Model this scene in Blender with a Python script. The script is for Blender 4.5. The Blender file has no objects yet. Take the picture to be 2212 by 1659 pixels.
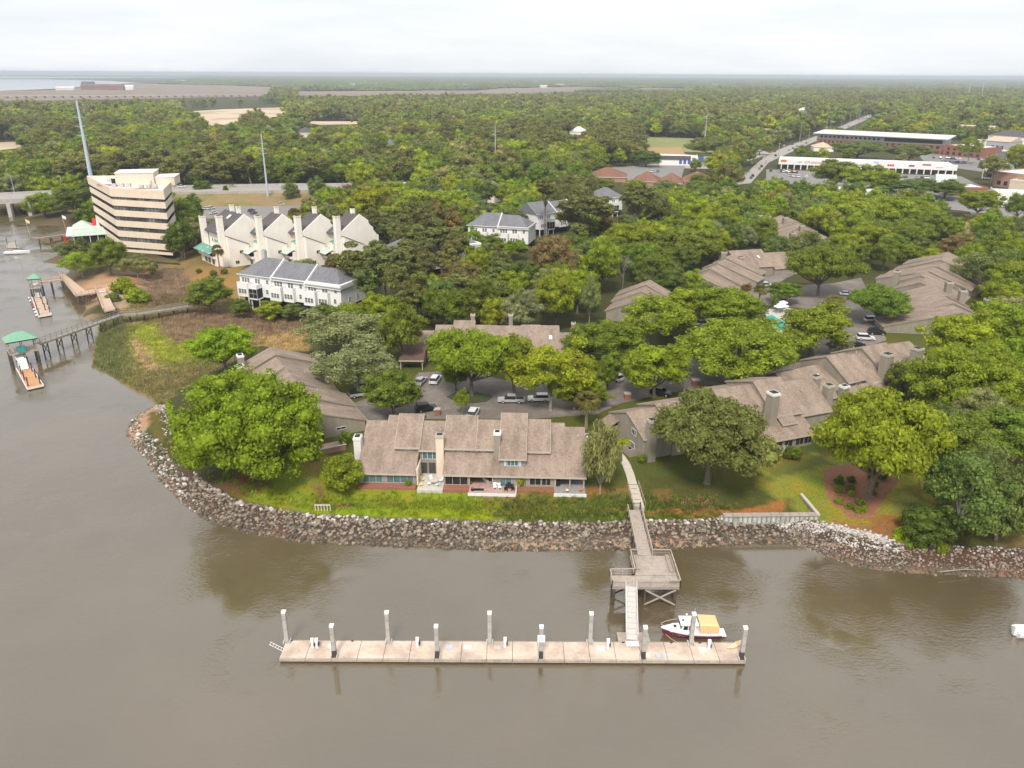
import bpy, bmesh, math, random
import numpy as np
from mathutils import Vector, Matrix
rnd = random.Random(7)
RNG = np.random.default_rng(11)
S = bpy.context.scene
COL = S.collection

# ------------------------------------------------------------------ camera, sky, sun, exposure
FPX, CXP, CYP = 1685.0, 1106.0, 829.5
CAMH = 70.0
PITCH = math.atan((CYP - 160) / FPX)
ROLL = math.radians(0.3)
cam = bpy.data.cameras.new('camera')
cam.sensor_fit = 'HORIZONTAL'
cam.angle = 2 * math.atan(1106 / FPX)
cam.clip_start = 0.5
cam.clip_end = 60000
camo = bpy.data.objects.new('camera', cam)
COL.objects.link(camo)
camo.location = (0, 0, CAMH)
camo.rotation_mode = 'XYZ'
camo.matrix_world = (Matrix.Translation((0, 0, CAMH)) @ Matrix.Rotation(math.pi / 2 - PITCH, 4, 'X') @ Matrix.Rotation(ROLL, 4, 'Z'))
S.camera = camo

SUN_EL, SUN_AZ = math.radians(50), math.radians(190)   # azimuth clockwise from +Y: behind the camera, to the left
w = bpy.data.worlds.new('World'); S.world = w; w.use_nodes = True
nt = w.node_tree; nt.nodes.clear()
out = nt.nodes.new('ShaderNodeOutputWorld'); bg = nt.nodes.new('ShaderNodeBackground')
sky = nt.nodes.new('ShaderNodeTexSky'); sky.sky_type = 'NISHITA'; sky.sun_disc = False
sky.sun_elevation = SUN_EL; sky.sun_rotation = SUN_AZ
sky.altitude = 50; sky.air_density = 1.0; sky.dust_density = 1.5
tc = nt.nodes.new('ShaderNodeTexCoord'); mp = nt.nodes.new('ShaderNodeMapping')
mp.inputs['Scale'].default_value = (1.0, 1.0, 7.0)
n1 = nt.nodes.new('ShaderNodeTexNoise'); n1.inputs['Scale'].default_value = 2.2; n1.inputs['Detail'].default_value = 6; n1.inputs['Roughness'].default_value = .55
cr = nt.nodes.new('ShaderNodeValToRGB')
cr.color_ramp.elements[0].position = .3; cr.color_ramp.elements[0].color = (.82, .82, .82, 1)
cr.color_ramp.elements[1].position = .62; cr.color_ramp.elements[1].color = (.98, .98, .98, 1)
mx = nt.nodes.new('ShaderNodeMix'); mx.data_type = 'RGBA'
cl = nt.nodes.new('ShaderNodeValToRGB'); cl.color_ramp.elements[0].position = .33; cl.color_ramp.elements[0].color = (.655, .69, .735, 1); cl.color_ramp.elements[1].position = .68; cl.color_ramp.elements[1].color = (.745, .755, .775, 1)
n2 = nt.nodes.new('ShaderNodeTexNoise'); n2.inputs['Scale'].default_value = 4.5; n2.inputs['Detail'].default_value = 7; n2.inputs['Roughness'].default_value = .6
cs = nt.nodes.new('ShaderNodeVectorMath'); cs.operation = 'SCALE'; cs.inputs['Scale'].default_value = 10
bg.inputs['Strength'].default_value = 0.1
L = nt.links.new
L(mp.outputs[0], n2.inputs['Vector']); L(n2.outputs[0], cl.inputs[0]); L(cl.outputs[0], cs.inputs[0]); L(cs.outputs[0], mx.inputs[7])
L(tc.outputs['Generated'], mp.inputs['Vector']); L(mp.outputs[0], n1.inputs['Vector']); L(n1.outputs[0], cr.inputs[0])
L(cr.outputs[0], mx.inputs[0]); L(sky.outputs[0], mx.inputs[6]); L(mx.outputs[2], bg.inputs['Color']); L(bg.outputs[0], out.inputs[0])
sun = bpy.data.lights.new('sun', 'SUN'); sun.energy = 2.5; sun.angle = math.radians(14); sun.color = (1, .93, .82)
suno = bpy.data.objects.new('sun', sun); COL.objects.link(suno)
_sd = Vector((math.sin(SUN_AZ) * math.cos(SUN_EL), math.cos(SUN_AZ) * math.cos(SUN_EL), math.sin(SUN_EL)))
suno.rotation_euler = _sd.to_track_quat('Z', 'Y').to_euler(); suno.location = (-60, -60, 140)
S.view_settings.view_transform = 'Standard'; S.view_settings.look = 'None'
S.view_settings.gamma = 1; S.view_settings.use_curve_mapping = False
S.view_settings.exposure = 0.5
S.render.engine = 'CYCLES'
S.cycles.max_bounces = 6; S.cycles.diffuse_bounces = 4; S.cycles.glossy_bounces = 3; S.cycles.transmission_bounces = 2
S.cycles.volume_bounces = 0; S.cycles.transparent_max_bounces = 4
S.cycles.use_denoising = True
S.cycles.use_adaptive_sampling = True; S.cycles.adaptive_threshold = .02

# ------------------------------------------------------------------ helpers: image pixels to world points and back, polygons
def g(px, py, z=3.5):
    """Image pixel -> world point on its camera ray at height z."""
    u = (px - CXP) / FPX; v = (CYP - py) / FPX
    c, s = math.cos(ROLL), math.sin(ROLL)
    u, v = u * c - v * s, u * s + v * c
    dy = math.cos(PITCH) + v * math.sin(PITCH); dz = -math.sin(PITCH) + v * math.cos(PITCH)
    t = (z - CAMH) / dz
    return Vector((u * t, dy * t, z))
def pj(p):
    Y, Z = p[1], p[2] - CAMH
    d = Y * math.cos(PITCH) - Z * math.sin(PITCH)
    v = (Y * math.sin(PITCH) + Z * math.cos(PITCH)) / d; u = p[0] / d
    c, s = math.cos(ROLL), math.sin(ROLL)
    return (CXP + (u * c + v * s) * FPX, CYP - (-u * s + v * c) * FPX, d)
def inpoly(x, y, poly):
    r = False; j = len(poly) - 1
    for i in range(len(poly)):
        xi, yi = poly[i][0], poly[i][1]; xj, yj = poly[j][0], poly[j][1]
        if (yi > y) != (yj > y) and x < (xj - xi) * (y - yi) / (yj - yi) + xi: r = not r
        j = i
    return r
def np_inpoly(X, Y, poly):
    r = np.zeros(X.shape, bool); j = len(poly) - 1
    for i in range(len(poly)):
        xi, yi = poly[i][0], poly[i][1]; xj, yj = poly[j][0], poly[j][1]
        if yi != yj:
            r ^= ((yi > Y) != (yj > Y)) & (X < (xj - xi) * (Y - yi) / (yj - yi) + xi)
        j = i
    return r
def np_sd(X, Y, poly):
    """signed distance to a polygon, positive inside"""
    D = np.full(X.shape, 1e18)
    n = len(poly)
    for i in range(n):
        ax, ay = poly[i][0], poly[i][1]; bx, by = poly[(i + 1) % n][0], poly[(i + 1) % n][1]
        dx, dy = bx - ax, by - ay; l2 = dx * dx + dy * dy + 1e-9
        t = np.clip(((X - ax) * dx + (Y - ay) * dy) / l2, 0, 1)
        D = np.minimum(D, (X - ax - t * dx) ** 2 + (Y - ay - t * dy) ** 2)
    D = np.sqrt(D)
    return np.where(np_inpoly(X, Y, poly), D, -D)

# ------------------------------------------------------------------ materials
MATS = {}
def mat(name, col, rough=.8, var=.12, scale=2.0, col2=None, mix2=(.5, .7), scale2=.35, spec=.3, metal=0, bump=0, bscale=20, stretch=None, coord='Object'):
    if name in MATS: return MATS[name]
    m = bpy.data.materials.new(name); m.use_nodes = True; MATS[name] = m
    t = m.node_tree; b = t.nodes['Principled BSDF']; l = t.links.new
    b.inputs['Roughness'].default_value = rough; b.inputs['Specular IOR Level'].default_value = spec; b.inputs['Metallic'].default_value = metal
    c = t.nodes.new('ShaderNodeTexCoord'); vec = c.outputs[coord]
    if stretch:
        mpn = t.nodes.new('ShaderNodeMapping'); mpn.inputs['Scale'].default_value = stretch; l(vec, mpn.inputs[0]); vec = mpn.outputs[0]
    n = t.nodes.new('ShaderNodeTexNoise'); n.inputs['Scale'].default_value = scale; n.inputs['Detail'].default_value = 5; n.inputs['Roughness'].default_value = .65
    l(vec, n.inputs['Vector'])
    r = t.nodes.new('ShaderNodeMapRange'); r.inputs[1].default_value = .3; r.inputs[2].default_value = .7
    r.inputs[3].default_value = 1 - var; r.inputs[4].default_value = 1 + var
    l(n.outputs[0], r.inputs[0])
    base = None
    if col2:
        n2 = t.nodes.new('ShaderNodeTexNoise'); n2.inputs['Scale'].default_value = scale2; n2.inputs['Detail'].default_value = 4
        l(vec, n2.inputs['Vector'])
        r2 = t.nodes.new('ShaderNodeMapRange'); r2.inputs[1].default_value = mix2[0]; r2.inputs[2].default_value = mix2[1]
        l(n2.outputs[0], r2.inputs[0])
        x2 = t.nodes.new('ShaderNodeMix'); x2.data_type = 'RGBA'
        x2.inputs[6].default_value = (*col, 1); x2.inputs[7].default_value = (*col2, 1)
        l(r2.outputs[0], x2.inputs[0]); base = x2.outputs[2]
    v = t.nodes.new('ShaderNodeVectorMath'); v.operation = 'SCALE'
    if base is not None: l(base, v.inputs[0])
    else: v.inputs[0].default_value = col
    l(r.outputs[0], v.inputs['Scale']); l(v.outputs[0], b.inputs['Base Color'])
    if bump:
        n3 = t.nodes.new('ShaderNodeTexNoise'); n3.inputs['Scale'].default_value = bscale; n3.inputs['Detail'].default_value = 4; l(vec, n3.inputs['Vector'])
        bp = t.nodes.new('ShaderNodeBump'); bp.inputs['Strength'].default_value = bump; bp.inputs['Distance'].default_value = .1
        l(n3.outputs[0], bp.inputs['Height']); l(bp.outputs[0], b.inputs['Normal'])
    return m
def shingle(name, col, col2):
    """asphalt shingles: cell-by-cell tone, streaks running down the slope"""
    if name in MATS: return MATS[name]
    m = bpy.data.materials.new(name); m.use_nodes = True; MATS[name] = m
    t = m.node_tree; b = t.nodes['Principled BSDF']; l = t.links.new
    b.inputs['Roughness'].default_value = .9; b.inputs['Specular IOR Level'].default_value = .15
    c = t.nodes.new('ShaderNodeTexCoord')
    vo = t.nodes.new('ShaderNodeTexVoronoi'); vo.inputs['Scale'].default_value = 3.4; l(c.outputs['Object'], vo.inputs['Vector'])
    sx = t.nodes.new('ShaderNodeSeparateColor'); l(vo.outputs['Color'], sx.inputs[0])
    n = t.nodes.new('ShaderNodeTexNoise'); n.inputs['Scale'].default_value = .45; n.inputs['Detail'].default_value = 7; n.inputs['Roughness'].default_value = .7
    mpn = t.nodes.new('ShaderNodeMapping'); mpn.inputs['Scale'].default_value = (1, .35, .35); l(c.outputs['Object'], mpn.inputs[0]); l(mpn.outputs[0], n.inputs['Vector'])
    r = t.nodes.new('ShaderNodeMapRange'); r.inputs[1].default_value = .38; r.inputs[2].default_value = .68; l(n.outputs[0], r.inputs[0])
    x = t.nodes.new('ShaderNodeMix'); x.data_type = 'RGBA'; x.inputs[6].default_value = (*col, 1); x.inputs[7].default_value = (*col2, 1); l(r.outputs[0], x.inputs[0])
    r2 = t.nodes.new('ShaderNodeMapRange'); r2.inputs[3].default_value = .86; r2.inputs[4].default_value = 1.14; l(sx.outputs[0], r2.inputs[0])
    v = t.nodes.new('ShaderNodeVectorMath'); v.operation = 'SCALE'; l(x.outputs[2], v.inputs[0]); l(r2.outputs[0], v.inputs['Scale']); l(v.outputs[0], b.inputs['Base Color'])
    bp = t.nodes.new('ShaderNodeBump'); bp.inputs['Strength'].default_value = .5; bp.inputs['Distance'].default_value = .05
    l(sx.outputs[1], bp.inputs['Height']); l(bp.outputs[0], b.inputs['Normal'])
    return m
M = {}
M['shingle'] = shingle('brown_shingle', (.33, .255, .202), (.205, .157, .125))
M['shingle_grey'] = shingle('grey_shingle', (.20, .20, .215), (.15, .15, .165))
M['shingle_dark'] = shingle('dark_shingle', (.13, .115, .115), (.10, .09, .09))
M['shingle_rust'] = shingle('rust_shingle', (.25, .13, .09), (.19, .095, .07))
M['shingle_umber'] = shingle('umber_shingle', (.16, .10, .075), (.12, .08, .06))
M['siding'] = mat('taupe_siding', (.30, .265, .215), .85, .10, 1.2, (.25, .225, .185), stretch=(1, 1, .3))
M['trim'] = mat('tan_trim', (.47, .41, .34), .7, .08)
M['white_trim'] = mat('white_trim', (.72, .70, .68), .6, .06)
M['white'] = mat('white_siding', (.80, .79, .78), .6, .04, .8)
M['cream'] = mat('cream_stucco', (.87, .82, .75), .85, .04, .5, (.83, .76, .68), (.45, .75), .18)
M['cream2'] = mat('peach_concrete', (.72, .60, .48), .85, .06, .4)
M['glass'] = mat('dark_glass', (.025, .03, .035), .12, .4, .6, spec=.6)
M['glass_b'] = mat('teal_glass', (.10, .17, .19), .1, .3, .8, spec=.6)
M['glass_w'] = mat('bronze_glass', (.055, .055, .05), .08, .5, .18, (.16, .17, .16), (.5, .56), .12, spec=.7)
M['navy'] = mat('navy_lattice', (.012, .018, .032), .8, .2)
M['conc'] = mat('grey_concrete', (.42, .40, .37), .85, .14, 1.5, (.33, .31, .285), scale2=.8)
M['white_paint'] = mat('white_paint', (.8, .8, .8), .5, .03)
M['dockpanel'] = mat('pinkish_concrete', (.68, .53, .43), .85, .10, 2.2, (.46, .36, .29), (.40, .66), .38)
M['wood'] = mat('weathered_wood', (.42, .355, .30), .85, .16, 2.5, (.34, .285, .24), scale2=.8)
M['woodgrey'] = mat('grey_wood', (.33, .295, .25), .85, .16, 2.5, (.25, .22, .185), scale2=.8)
M['woodtan'] = mat('tan_decking', (.55, .40, .30), .85, .1, 1.5, (.48, .35, .27), scale2=.6)
M['orange_deck'] = mat('orange_decking', (.56, .30, .16), .8, .1, 2)
M['pile'] = mat('tide_stained_pile', (.075, .06, .05), .8, .35, 3, (.16, .13, .105), scale2=1)
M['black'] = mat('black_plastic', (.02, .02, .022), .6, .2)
M['brick'] = mat('red_brick', (.29, .125, .085), .9, .16, 3)
M['brick_p'] = mat('pale_brick', (.42, .25, .19), .9, .12, 3)
M['pavers'] = mat('pink_pavers', (.46, .31, .27), .85, .16, 3, (.38, .26, .22), scale2=1)
M['slate'] = mat('slate_patio', (.30, .29, .29), .8, .2, 2)
M['patio'] = mat('pale_patio', (.52, .48, .43), .85, .12, 1.5)
M['awning'] = mat('green_awning', (.13, .32, .25), .6, .12, 1.5, (.5, .58, .52), (.52, .72), .5)
M['awning_pale'] = mat('pale_green_metal', (.48, .56, .49), .6, .12, .6, (.60, .62, .56), scale2=.5)
M['green_roof'] = mat('green_metal_roof', (.20, .40, .27), .55, .08, 1.5)
M['asphalt'] = mat('brown_asphalt', (.175, .15, .132), .9, .16, .8, (.235, .203, .18), (.45, .62), .12)
M['asphalt_l'] = mat('pale_road', (.36, .33, .30), .9, .1, .3)
M['roadgrey'] = mat('grey_lot', (.24, .225, .215), .9, .12, .3)
M['path'] = mat('pale_concrete_path', (.56, .50, .42), .9, .1, 1.2)
M['steel'] = mat('pale_steel', (.46, .53, .60), .5, .05, spec=.5)
M['bark'] = mat('grey_bark', (.17, .14, .115), .95, .3, 2.5)
M['bark_p'] = mat('pale_bark', (.30, .27, .24), .95, .25, 2.5)
M['palmbark'] = mat('palm_bark', (.26, .20, .15), .95, .25, 4)
M['metalroof'] = mat('pale_metal_roof', (.68, .655, .61), .6, .05, .4)
M['tanroof'] = mat('tan_metal_roof', (.56, .44, .33), .7, .06, .4)
M['flatroof'] = mat('white_flat_roof', (.74, .72, .70), .8, .07, .3)
M['greywall'] = mat('grey_wall', (.40, .40, .42), .8, .06, .4)
M['bluewall'] = mat('blue_siding', (.20, .42, .52), .7, .06, .6)
M['yellow'] = mat('cream_yellow', (.75, .62, .30), .5, .05)
M['red'] = mat('bright_red', (.55, .03, .03), .5, .05)
M['burg'] = mat('burgundy_hull', (.16, .018, .055), .35, .05, spec=.5)
M['canvas'] = mat('tan_canvas', (.78, .52, .26), .8, .05, 2)
M['gel'] = mat('white_gelcoat', (.82, .82, .83), .3, .03, spec=.5)
M['blue'] = mat('blue_fabric', (.05, .12, .40), .6, .1)
M['pale_blue'] = mat('pale_blue_panel', (.45, .55, .68), .5, .08)
M['teal'] = mat('teal_paint', (.04, .30, .30), .5, .1)
M['orange'] = mat('orange_paint', (.62, .17, .04), .6, .1)
M['ac'] = mat('pale_metal', (.50, .49, .47), .5, .1, spec=.5)
M['sandy'] = mat('sand', (.60, .47, .34), .95, .08, .02, (.42, .34, .22), (.5, .6), .012)
M['tanmarsh'] = mat('tan_marsh_grass', (.27, .20, .145), .95, .12, .01, (.22, .175, .12), (.45, .6), .004)
M['field'] = mat('mown_field', (.24, .25, .09), .95, .1, .05)
M['fieldtan'] = mat('straw_field', (.40, .26, .12), .95, .1, .05)
M['drygrass'] = mat('straw_verge', (.27, .19, .09), .95, .15, .15, (.16, .17, .05), scale2=.1)
M['baywater'] = mat('pale_bay_water', (.42, .45, .48), .12, .06, .002, spec=.5)
M['mulch'] = mat('red_mulch', (.27, .125, .07), .95, .3, 2.5)
M['pool'] = mat('pool_water', (.05, .45, .42), .1, .1, spec=.5)

# ------------------------------------------------------------------ mesh building
class MB:
    def __init__(s): s.v = []; s.f = []; s.m = []
    def add(s, V, F, mi=0):
        o = len(s.v); s.v += [tuple(p) for p in V]; s.f += [tuple(i + o for i in q) for q in F]; s.m += [mi] * len(F); return s
    def box(s, x0, y0, z0, x1, y1, z1, mi=0):
        return s.add([(x0, y0, z0), (x1, y0, z0), (x1, y1, z0), (x0, y1, z0), (x0, y0, z1), (x1, y0, z1), (x1, y1, z1), (x0, y1, z1)],
                     [(0, 3, 2, 1), (4, 5, 6, 7), (0, 1, 5, 4), (1, 2, 6, 5), (2, 3, 7, 6), (3, 0, 4, 7)], mi)
    def poly(s, P, mi=0): return s.add(P, [tuple(range(len(P)))], mi)
    def pri(s, P, z0, z1, mi=0):
        """extrude a plan polygon (ccw) between heights"""
        n = len(P); V = [(p[0], p[1], z0) for p in P] + [(p[0], p[1], z1) for p in P]
        F = [tuple(range(n - 1, -1, -1)), tuple(range(n, 2 * n))] + [(i, (i + 1) % n, n + (i + 1) % n, n + i) for i in range(n)]
        return s.add(V, F, mi)
    def prx(s, P, x0, x1, mi=0):
        """extrude a (y,z) profile along x"""
        n = len(P); V = [(x0, p[0], p[1]) for p in P] + [(x1, p[0], p[1]) for p in P]
        F = [tuple(range(n)), tuple(range(2 * n - 1, n - 1, -1))] + [((i + 1) % n, i, n + i, n + (i + 1) % n) for i in range(n)]
        return s.add(V, F, mi)
    def beam(s, p, q, wd, ht, mi=0):
        p = Vector(p); q = Vector(q); d = (q - p).normalized()
        side = d.cross(Vector((0, 0, 1)))
        if side.length < 1e-3: side = Vector((1, 0, 0))
        side.normalize(); up = side.cross(d)
        a = side * wd / 2; b = up * ht / 2
        V = [p - a - b, p + a - b, p + a + b, p - a + b, q - a - b, q + a - b, q + a + b, q - a + b]
        return s.add(V, [(0, 1, 2, 3), (7, 6, 5, 4), (0, 4, 5, 1), (1, 5, 6, 2), (2, 6, 7, 3), (3, 7, 4, 0)], mi)
    def tube(s, p, q, r0, r1, n=6, mi=0):
        p = Vector(p); q = Vector(q); d = (q - p).normalized()
        a = d.cross(Vector((.3, .2, 1)) if abs(d.z) < .9 else Vector((1, 0, 0))).normalized(); b = d.cross(a)
        V = [p + (a * math.cos(6.2832 * i / n) + b * math.sin(6.2832 * i / n)) * r0 for i in range(n)]
        V += [q + (a * math.cos(6.2832 * i / n) + b * math.sin(6.2832 * i / n)) * r1 for i in range(n)]
        return s.add(V, [(i, (i + 1) % n, n + (i + 1) % n, n + i) for i in range(n)] + [tuple(range(n - 1, -1, -1)), tuple(range(n, 2 * n))], mi)
    def loft(s, rings, mi=0, cap=True):
        n = len(rings[0]); V = [p for r in rings for p in r]; F = []
        for k in range(len(rings) - 1):
            F += [(k * n + i, k * n + (i + 1) % n, (k + 1) * n + (i + 1) % n, (k + 1) * n + i) for i in range(n)]
        if cap: F += [tuple(range(n - 1, -1, -1)), tuple((len(rings) - 1) * n + i for i in range(n))]
        return s.add(V, F, mi)
    def mesh(s, name, mats):
        me = bpy.data.meshes.new(name); me.from_pydata(s.v, [], s.f)
        mats = mats if isinstance(mats, (list, tuple)) else [mats]
        for m_ in mats: me.materials.append(m_)
        if len(mats) > 1: me.polygons.foreach_set('material_index', s.m)
        me.update()
        bm = bmesh.new(); bm.from_mesh(me); bmesh.ops.recalc_face_normals(bm, faces=bm.faces); bm.to_mesh(me); bm.free()
        return me
    def build(s, name, mats, parent=None, loc=None, rz=0, **k):
        return link(name, s.mesh(name, mats), parent, loc, rz, **k)
def link(name, me, parent=None, loc=None, rz=0, **k):
    o = bpy.data.objects.new(name, me); COL.objects.link(o)
    if parent is not None: o.parent = parent
    if loc is not None: o.location = loc
    if rz: o.rotation_euler = (0, 0, rz)
    for a, b in k.items(): o[a] = b
    return o
def thing(name, label, cat, loc=(0, 0, 0), rz=0, group=None):
    o = link(name, None, None, loc, rz, label=label, category=cat)
    if group: o['group'] = group
    return o
def tag(o, label, cat, group=None):
    o['label'] = label; o['category'] = cat
    if group: o['group'] = group
    return o
def dup(root, loc=None, rz=None, label=None, parent=None):
    c = root.copy(); COL.objects.link(c); c.parent = parent
    if loc is not None: c.location = loc
    if rz is not None: c.rotation_euler = (0, 0, rz)
    if label: c['label'] = label
    for ch in list(root.children): dup(ch, parent=c)
    return c
def frame(o, x, y, z, rz):
    o.location = (x, y, z); o.rotation_euler = (0, 0, rz)
# ------------------------------------------------------------------ terrain
SHORE_PX = [(-70, 452), (20, 452), (82, 462), (100, 490), (138, 505), (128, 530), (133, 560), (150, 600), (172, 640), (188, 655), (182, 690), (212, 700),
            (203, 730), (200, 757), (196, 794), (226, 806), (250, 820), (282, 842), (322, 862), (337, 876), (305, 892), (286, 910), (277, 935), (290, 960), (319, 988),
            (335, 1020), (359, 1048), (385, 1078), (419, 1101), (450, 1120), (484, 1136), (520, 1145), (560, 1154), (640, 1168), (740, 1174), (850, 1178), (960, 1182), (1090, 1187),
            (1240, 1187), (1380, 1185), (1440, 1183), (1545, 1178), (1625, 1172), (1700, 1172), (1760, 1187), (1790, 1203), (1837, 1218), (1897, 1231), (1960, 1237), (2017, 1240),
            (2110, 1243), (2203, 1247), (2330, 1252)]
SHORE = [g(x, y, 0) for x, y in SHORE_PX]
SHORE = [(p.x, p.y) for p in SHORE] + [(400, 78), (30000, 60), (30000, 40000), (-30000, 40000), (-30000, 420)]
MARSH_PX = [(205, 700), (196, 757), (190, 800), (250, 828), (285, 850), (330, 868), (356, 868), (372, 850), (430, 820), (520, 770), (545, 745), (660, 765), (668, 700), (650, 685), (560, 688), (515, 655),
            (415, 628), (400, 600), (345, 562), (305, 590), (335, 640), (300, 655), (270, 672), (245, 690)]
MARSH = [tuple(g(x, y, .5)[:2]) for x, y in MARSH_PX]
def wob(X, Y, f, s):
    return np.sin(X * f + s) * np.cos(Y * f * 1.3 + s * 2) + .5 * np.sin(X * f * 2.3 + Y * f * 1.9 + s * 3)
def height(X, Y):
    X = np.asarray(X, float); Y = np.asarray(Y, float)
    d = np_sd(X, Y, SHORE)
    h = np.where(d < 0, np.maximum(d * .35, -2.5), np.minimum(d * .52, 2.15) + np.clip((d - 4.2) * .125, 0, 1.35))
    m = np_sd(X, Y, MARSH)
    t = np.clip(1 - m / -7.0, 0, 1); t = np.where(m >= 0, 1, t); t = t * t * (3 - 2 * t)
    hm = np.where(d < 0, h, np.minimum(d * .1, .55) + .12 * wob(X, Y, .21, 1.0) * np.clip(d / 4, 0, 1))
    return h * (1 - t) + hm * t
def h1(x, y): return float(height(np.array([x]), np.array([y]))[0])
def lines(a, b, step, lo, hi, grow=1.35):
    c = list(np.arange(a, b + step * .5, step)); s = step; x = c[-1]
    while x < hi: s *= grow; x += s; c.append(x)
    s = step; x = c[0]; pre = []
    while x > lo: s *= grow; x -= s; pre.append(x)
    return np.array(pre[::-1] + c)
gx = lines(-112, 100, .62, -13000, 13000); gy = lines(86, 250, .62, -900, 19000)
X, Y = np.meshgrid(gx, gy)
Z = height(X, Y)
D = np_sd(X, Y, SHORE)
Z += np.where((D > 1) & (D < 14), .05 * wob(X, Y, .5, 2) + .03 * wob(X, Y, 1.7, 4), 0) * np.clip(D / 4, 0, 1) * np.clip((14 - D) / 3, 0, 1)
nx, ny = len(gx), len(gy)
def grid_mesh(name, X, Y, Z):
    ny, nx = X.shape
    me = bpy.data.meshes.new(name); me.vertices.add(nx * ny)
    me.vertices.foreach_set('co', np.stack([X, Y, Z], -1).astype(np.float32).ravel())
    i = np.arange(nx * ny).reshape(ny, nx)
    q = np.stack([i[:-1, :-1], i[:-1, 1:], i[1:, 1:], i[1:, :-1]], -1).reshape(-1, 4)
    me.loops.add(q.size); me.polygons.add(len(q))
    me.loops.foreach_set('vertex_index', q.ravel().astype(np.int32))
    me.polygons.foreach_set('loop_start', np.arange(len(q), dtype=np.int32) * 4)
    me.polygons.foreach_set('use_smooth', np.ones(len(q), bool))
    me.update(calc_edges=True); me.validate(); return me
me = grid_mesh('ground', X, Y, Z)
# what grows or lies where: albedo of each patch of ground
C = np.zeros(X.shape + (3,)); C[:] = (.060, .070, .026)
def patch(px, col, feather=1.0, z=3.0, amt=1.0, nz=.6):
    P = [tuple(g(x, y, z)[:2]) for x, y in px]
    s = np_sd(X, Y, P) + nz * wob(X, Y, .9, len(px)) * feather
    a = np.clip(s / feather + .5, 0, 1) * amt
    C[:] = C * (1 - a[..., None]) + np.array(col) * a[..., None]
NEARSH = (D < 12)
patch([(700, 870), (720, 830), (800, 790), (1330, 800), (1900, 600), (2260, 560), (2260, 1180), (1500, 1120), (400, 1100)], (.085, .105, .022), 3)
patch([(340, 553), (420, 556), (530, 580), (530, 650), (425, 612), (340, 580)], (.24, .20, .06), 1.5)
patch([(395, 566), (420, 560), (520, 585), (530, 640), (470, 620), (410, 590)], (.26, .14, .065), 1.5, amt=.45)
patch([(470, 1070), (560, 1030), (640, 1000), (700, 985), (800, 1040), (1150, 1058), (1120, 1100), (690, 1128), (600, 1112)], (.20, .25, .022), 1.2, 3.2)
patch([(640, 1000), (760, 985), (770, 1030), (680, 1050)], (.20, .16, .06), 1.5, 3.3, .7)
patch([(420, 1040), (560, 1010), (600, 1040), (520, 1070), (460, 1075)], (.14, .075, .035), 1.2, 3.2, .8)
patch([(684, 1055), (696, 1050), (698, 1085), (684, 1085)], (.17, .10, .05), .5, 3.2)
patch([(680, 1086), (860, 1080), (862, 1084), (682, 1092)], (.18, .11, .05), .35, 3.0)
patch([(1040, 1058), (1376, 1056), (1376, 1100), (1040, 1098)], (.26, .155, .055), 1.0, 3.0, .75)
patch([(1130, 1062), (1190, 1060), (1200, 1082), (1130, 1085)], (.10, .13, .02), 1.0, 3.0, .6)
patch([(1270, 1070), (1365, 1062), (1370, 1094), (1280, 1090)], (.10, .115, .025), .8, 3.0, .7)
patch([(600, 1104), (700, 1101), (1060, 1104), (1100, 1122), (1060, 1134), (700, 1124)], (.20, .29, .01), .6, 2.4)
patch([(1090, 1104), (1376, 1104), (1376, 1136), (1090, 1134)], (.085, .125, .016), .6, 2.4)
patch([(1060, 1102), (1376, 1099), (1376, 1106), (1060, 1109)], (.30, .15, .06), .4, 2.7, .8)
patch([(1060, 1109), (1376, 1107), (1376, 1114), (1060, 1114)], (.06, .06, .024), .4, 2.6, .8)
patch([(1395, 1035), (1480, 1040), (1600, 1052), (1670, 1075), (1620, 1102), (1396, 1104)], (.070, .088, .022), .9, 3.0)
patch([(1410, 1055), (1446, 1060), (1450, 1085), (1412, 1080)], (.23, .125, .045), .6, 3, .7)
patch([(1396, 1098), (1480, 1095), (1600, 1097), (1650, 1090), (1690, 1078), (1700, 1086), (1690, 1104), (1600, 1108), (1396, 1108)], (.36, .15, .05), .5, 2.8, .9)
patch([(1396, 1109), (1560, 1108), (1560, 1128), (1396, 1135)], (.10, .13, .015), .6, 2.4)
patch([(1480, 1110), (1560, 1108), (1556, 1122), (1490, 1122)], (.33, .17, .04), .6, 2.4, .7)
patch([(1640, 1000), (1760, 985), (1960, 1000), (2060, 1050), (1950, 1190), (1830, 1155), (1768, 1120), (1700, 1080), (1640, 1060)], (.22, .235, .034), 1.5, 3.0)
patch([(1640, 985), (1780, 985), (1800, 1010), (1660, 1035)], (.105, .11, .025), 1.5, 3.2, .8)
patch([(1730, 1035), (1780, 1030), (1785, 1075), (1745, 1080)], (.15, .24, .02), 1, 3.2, .6)
patch([(1770, 1120), (1850, 1130), (1930, 1140), (1935, 1185), (1830, 1155), (1775, 1135)], (.28, .155, .06), .8, 2.7, .9)
patch([(1880, 1125), (1945, 1110), (1940, 1150), (1890, 1150)], (.26, .12, .05), .8, 2.7, .8)
patch([(1930, 1060), (2000, 1050), (2000, 1120), (1935, 1115)], (.11, .12, .03), 1, 2.9, .7)
patch([(2130, 1060), (2330, 1050), (2330, 1180), (2140, 1170)], (.22, .15, .06), 1.5, 3, .7)
patch([(2080, 900), (2330, 860), (2330, 1010), (2080, 1000)], (.13, .07, .035), 2, 3.4, .9)
patch([(1960, 890), (2080, 880), (2090, 960), (1980, 980)], (.13, .085, .035), 2, 3.4, .7)
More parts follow.
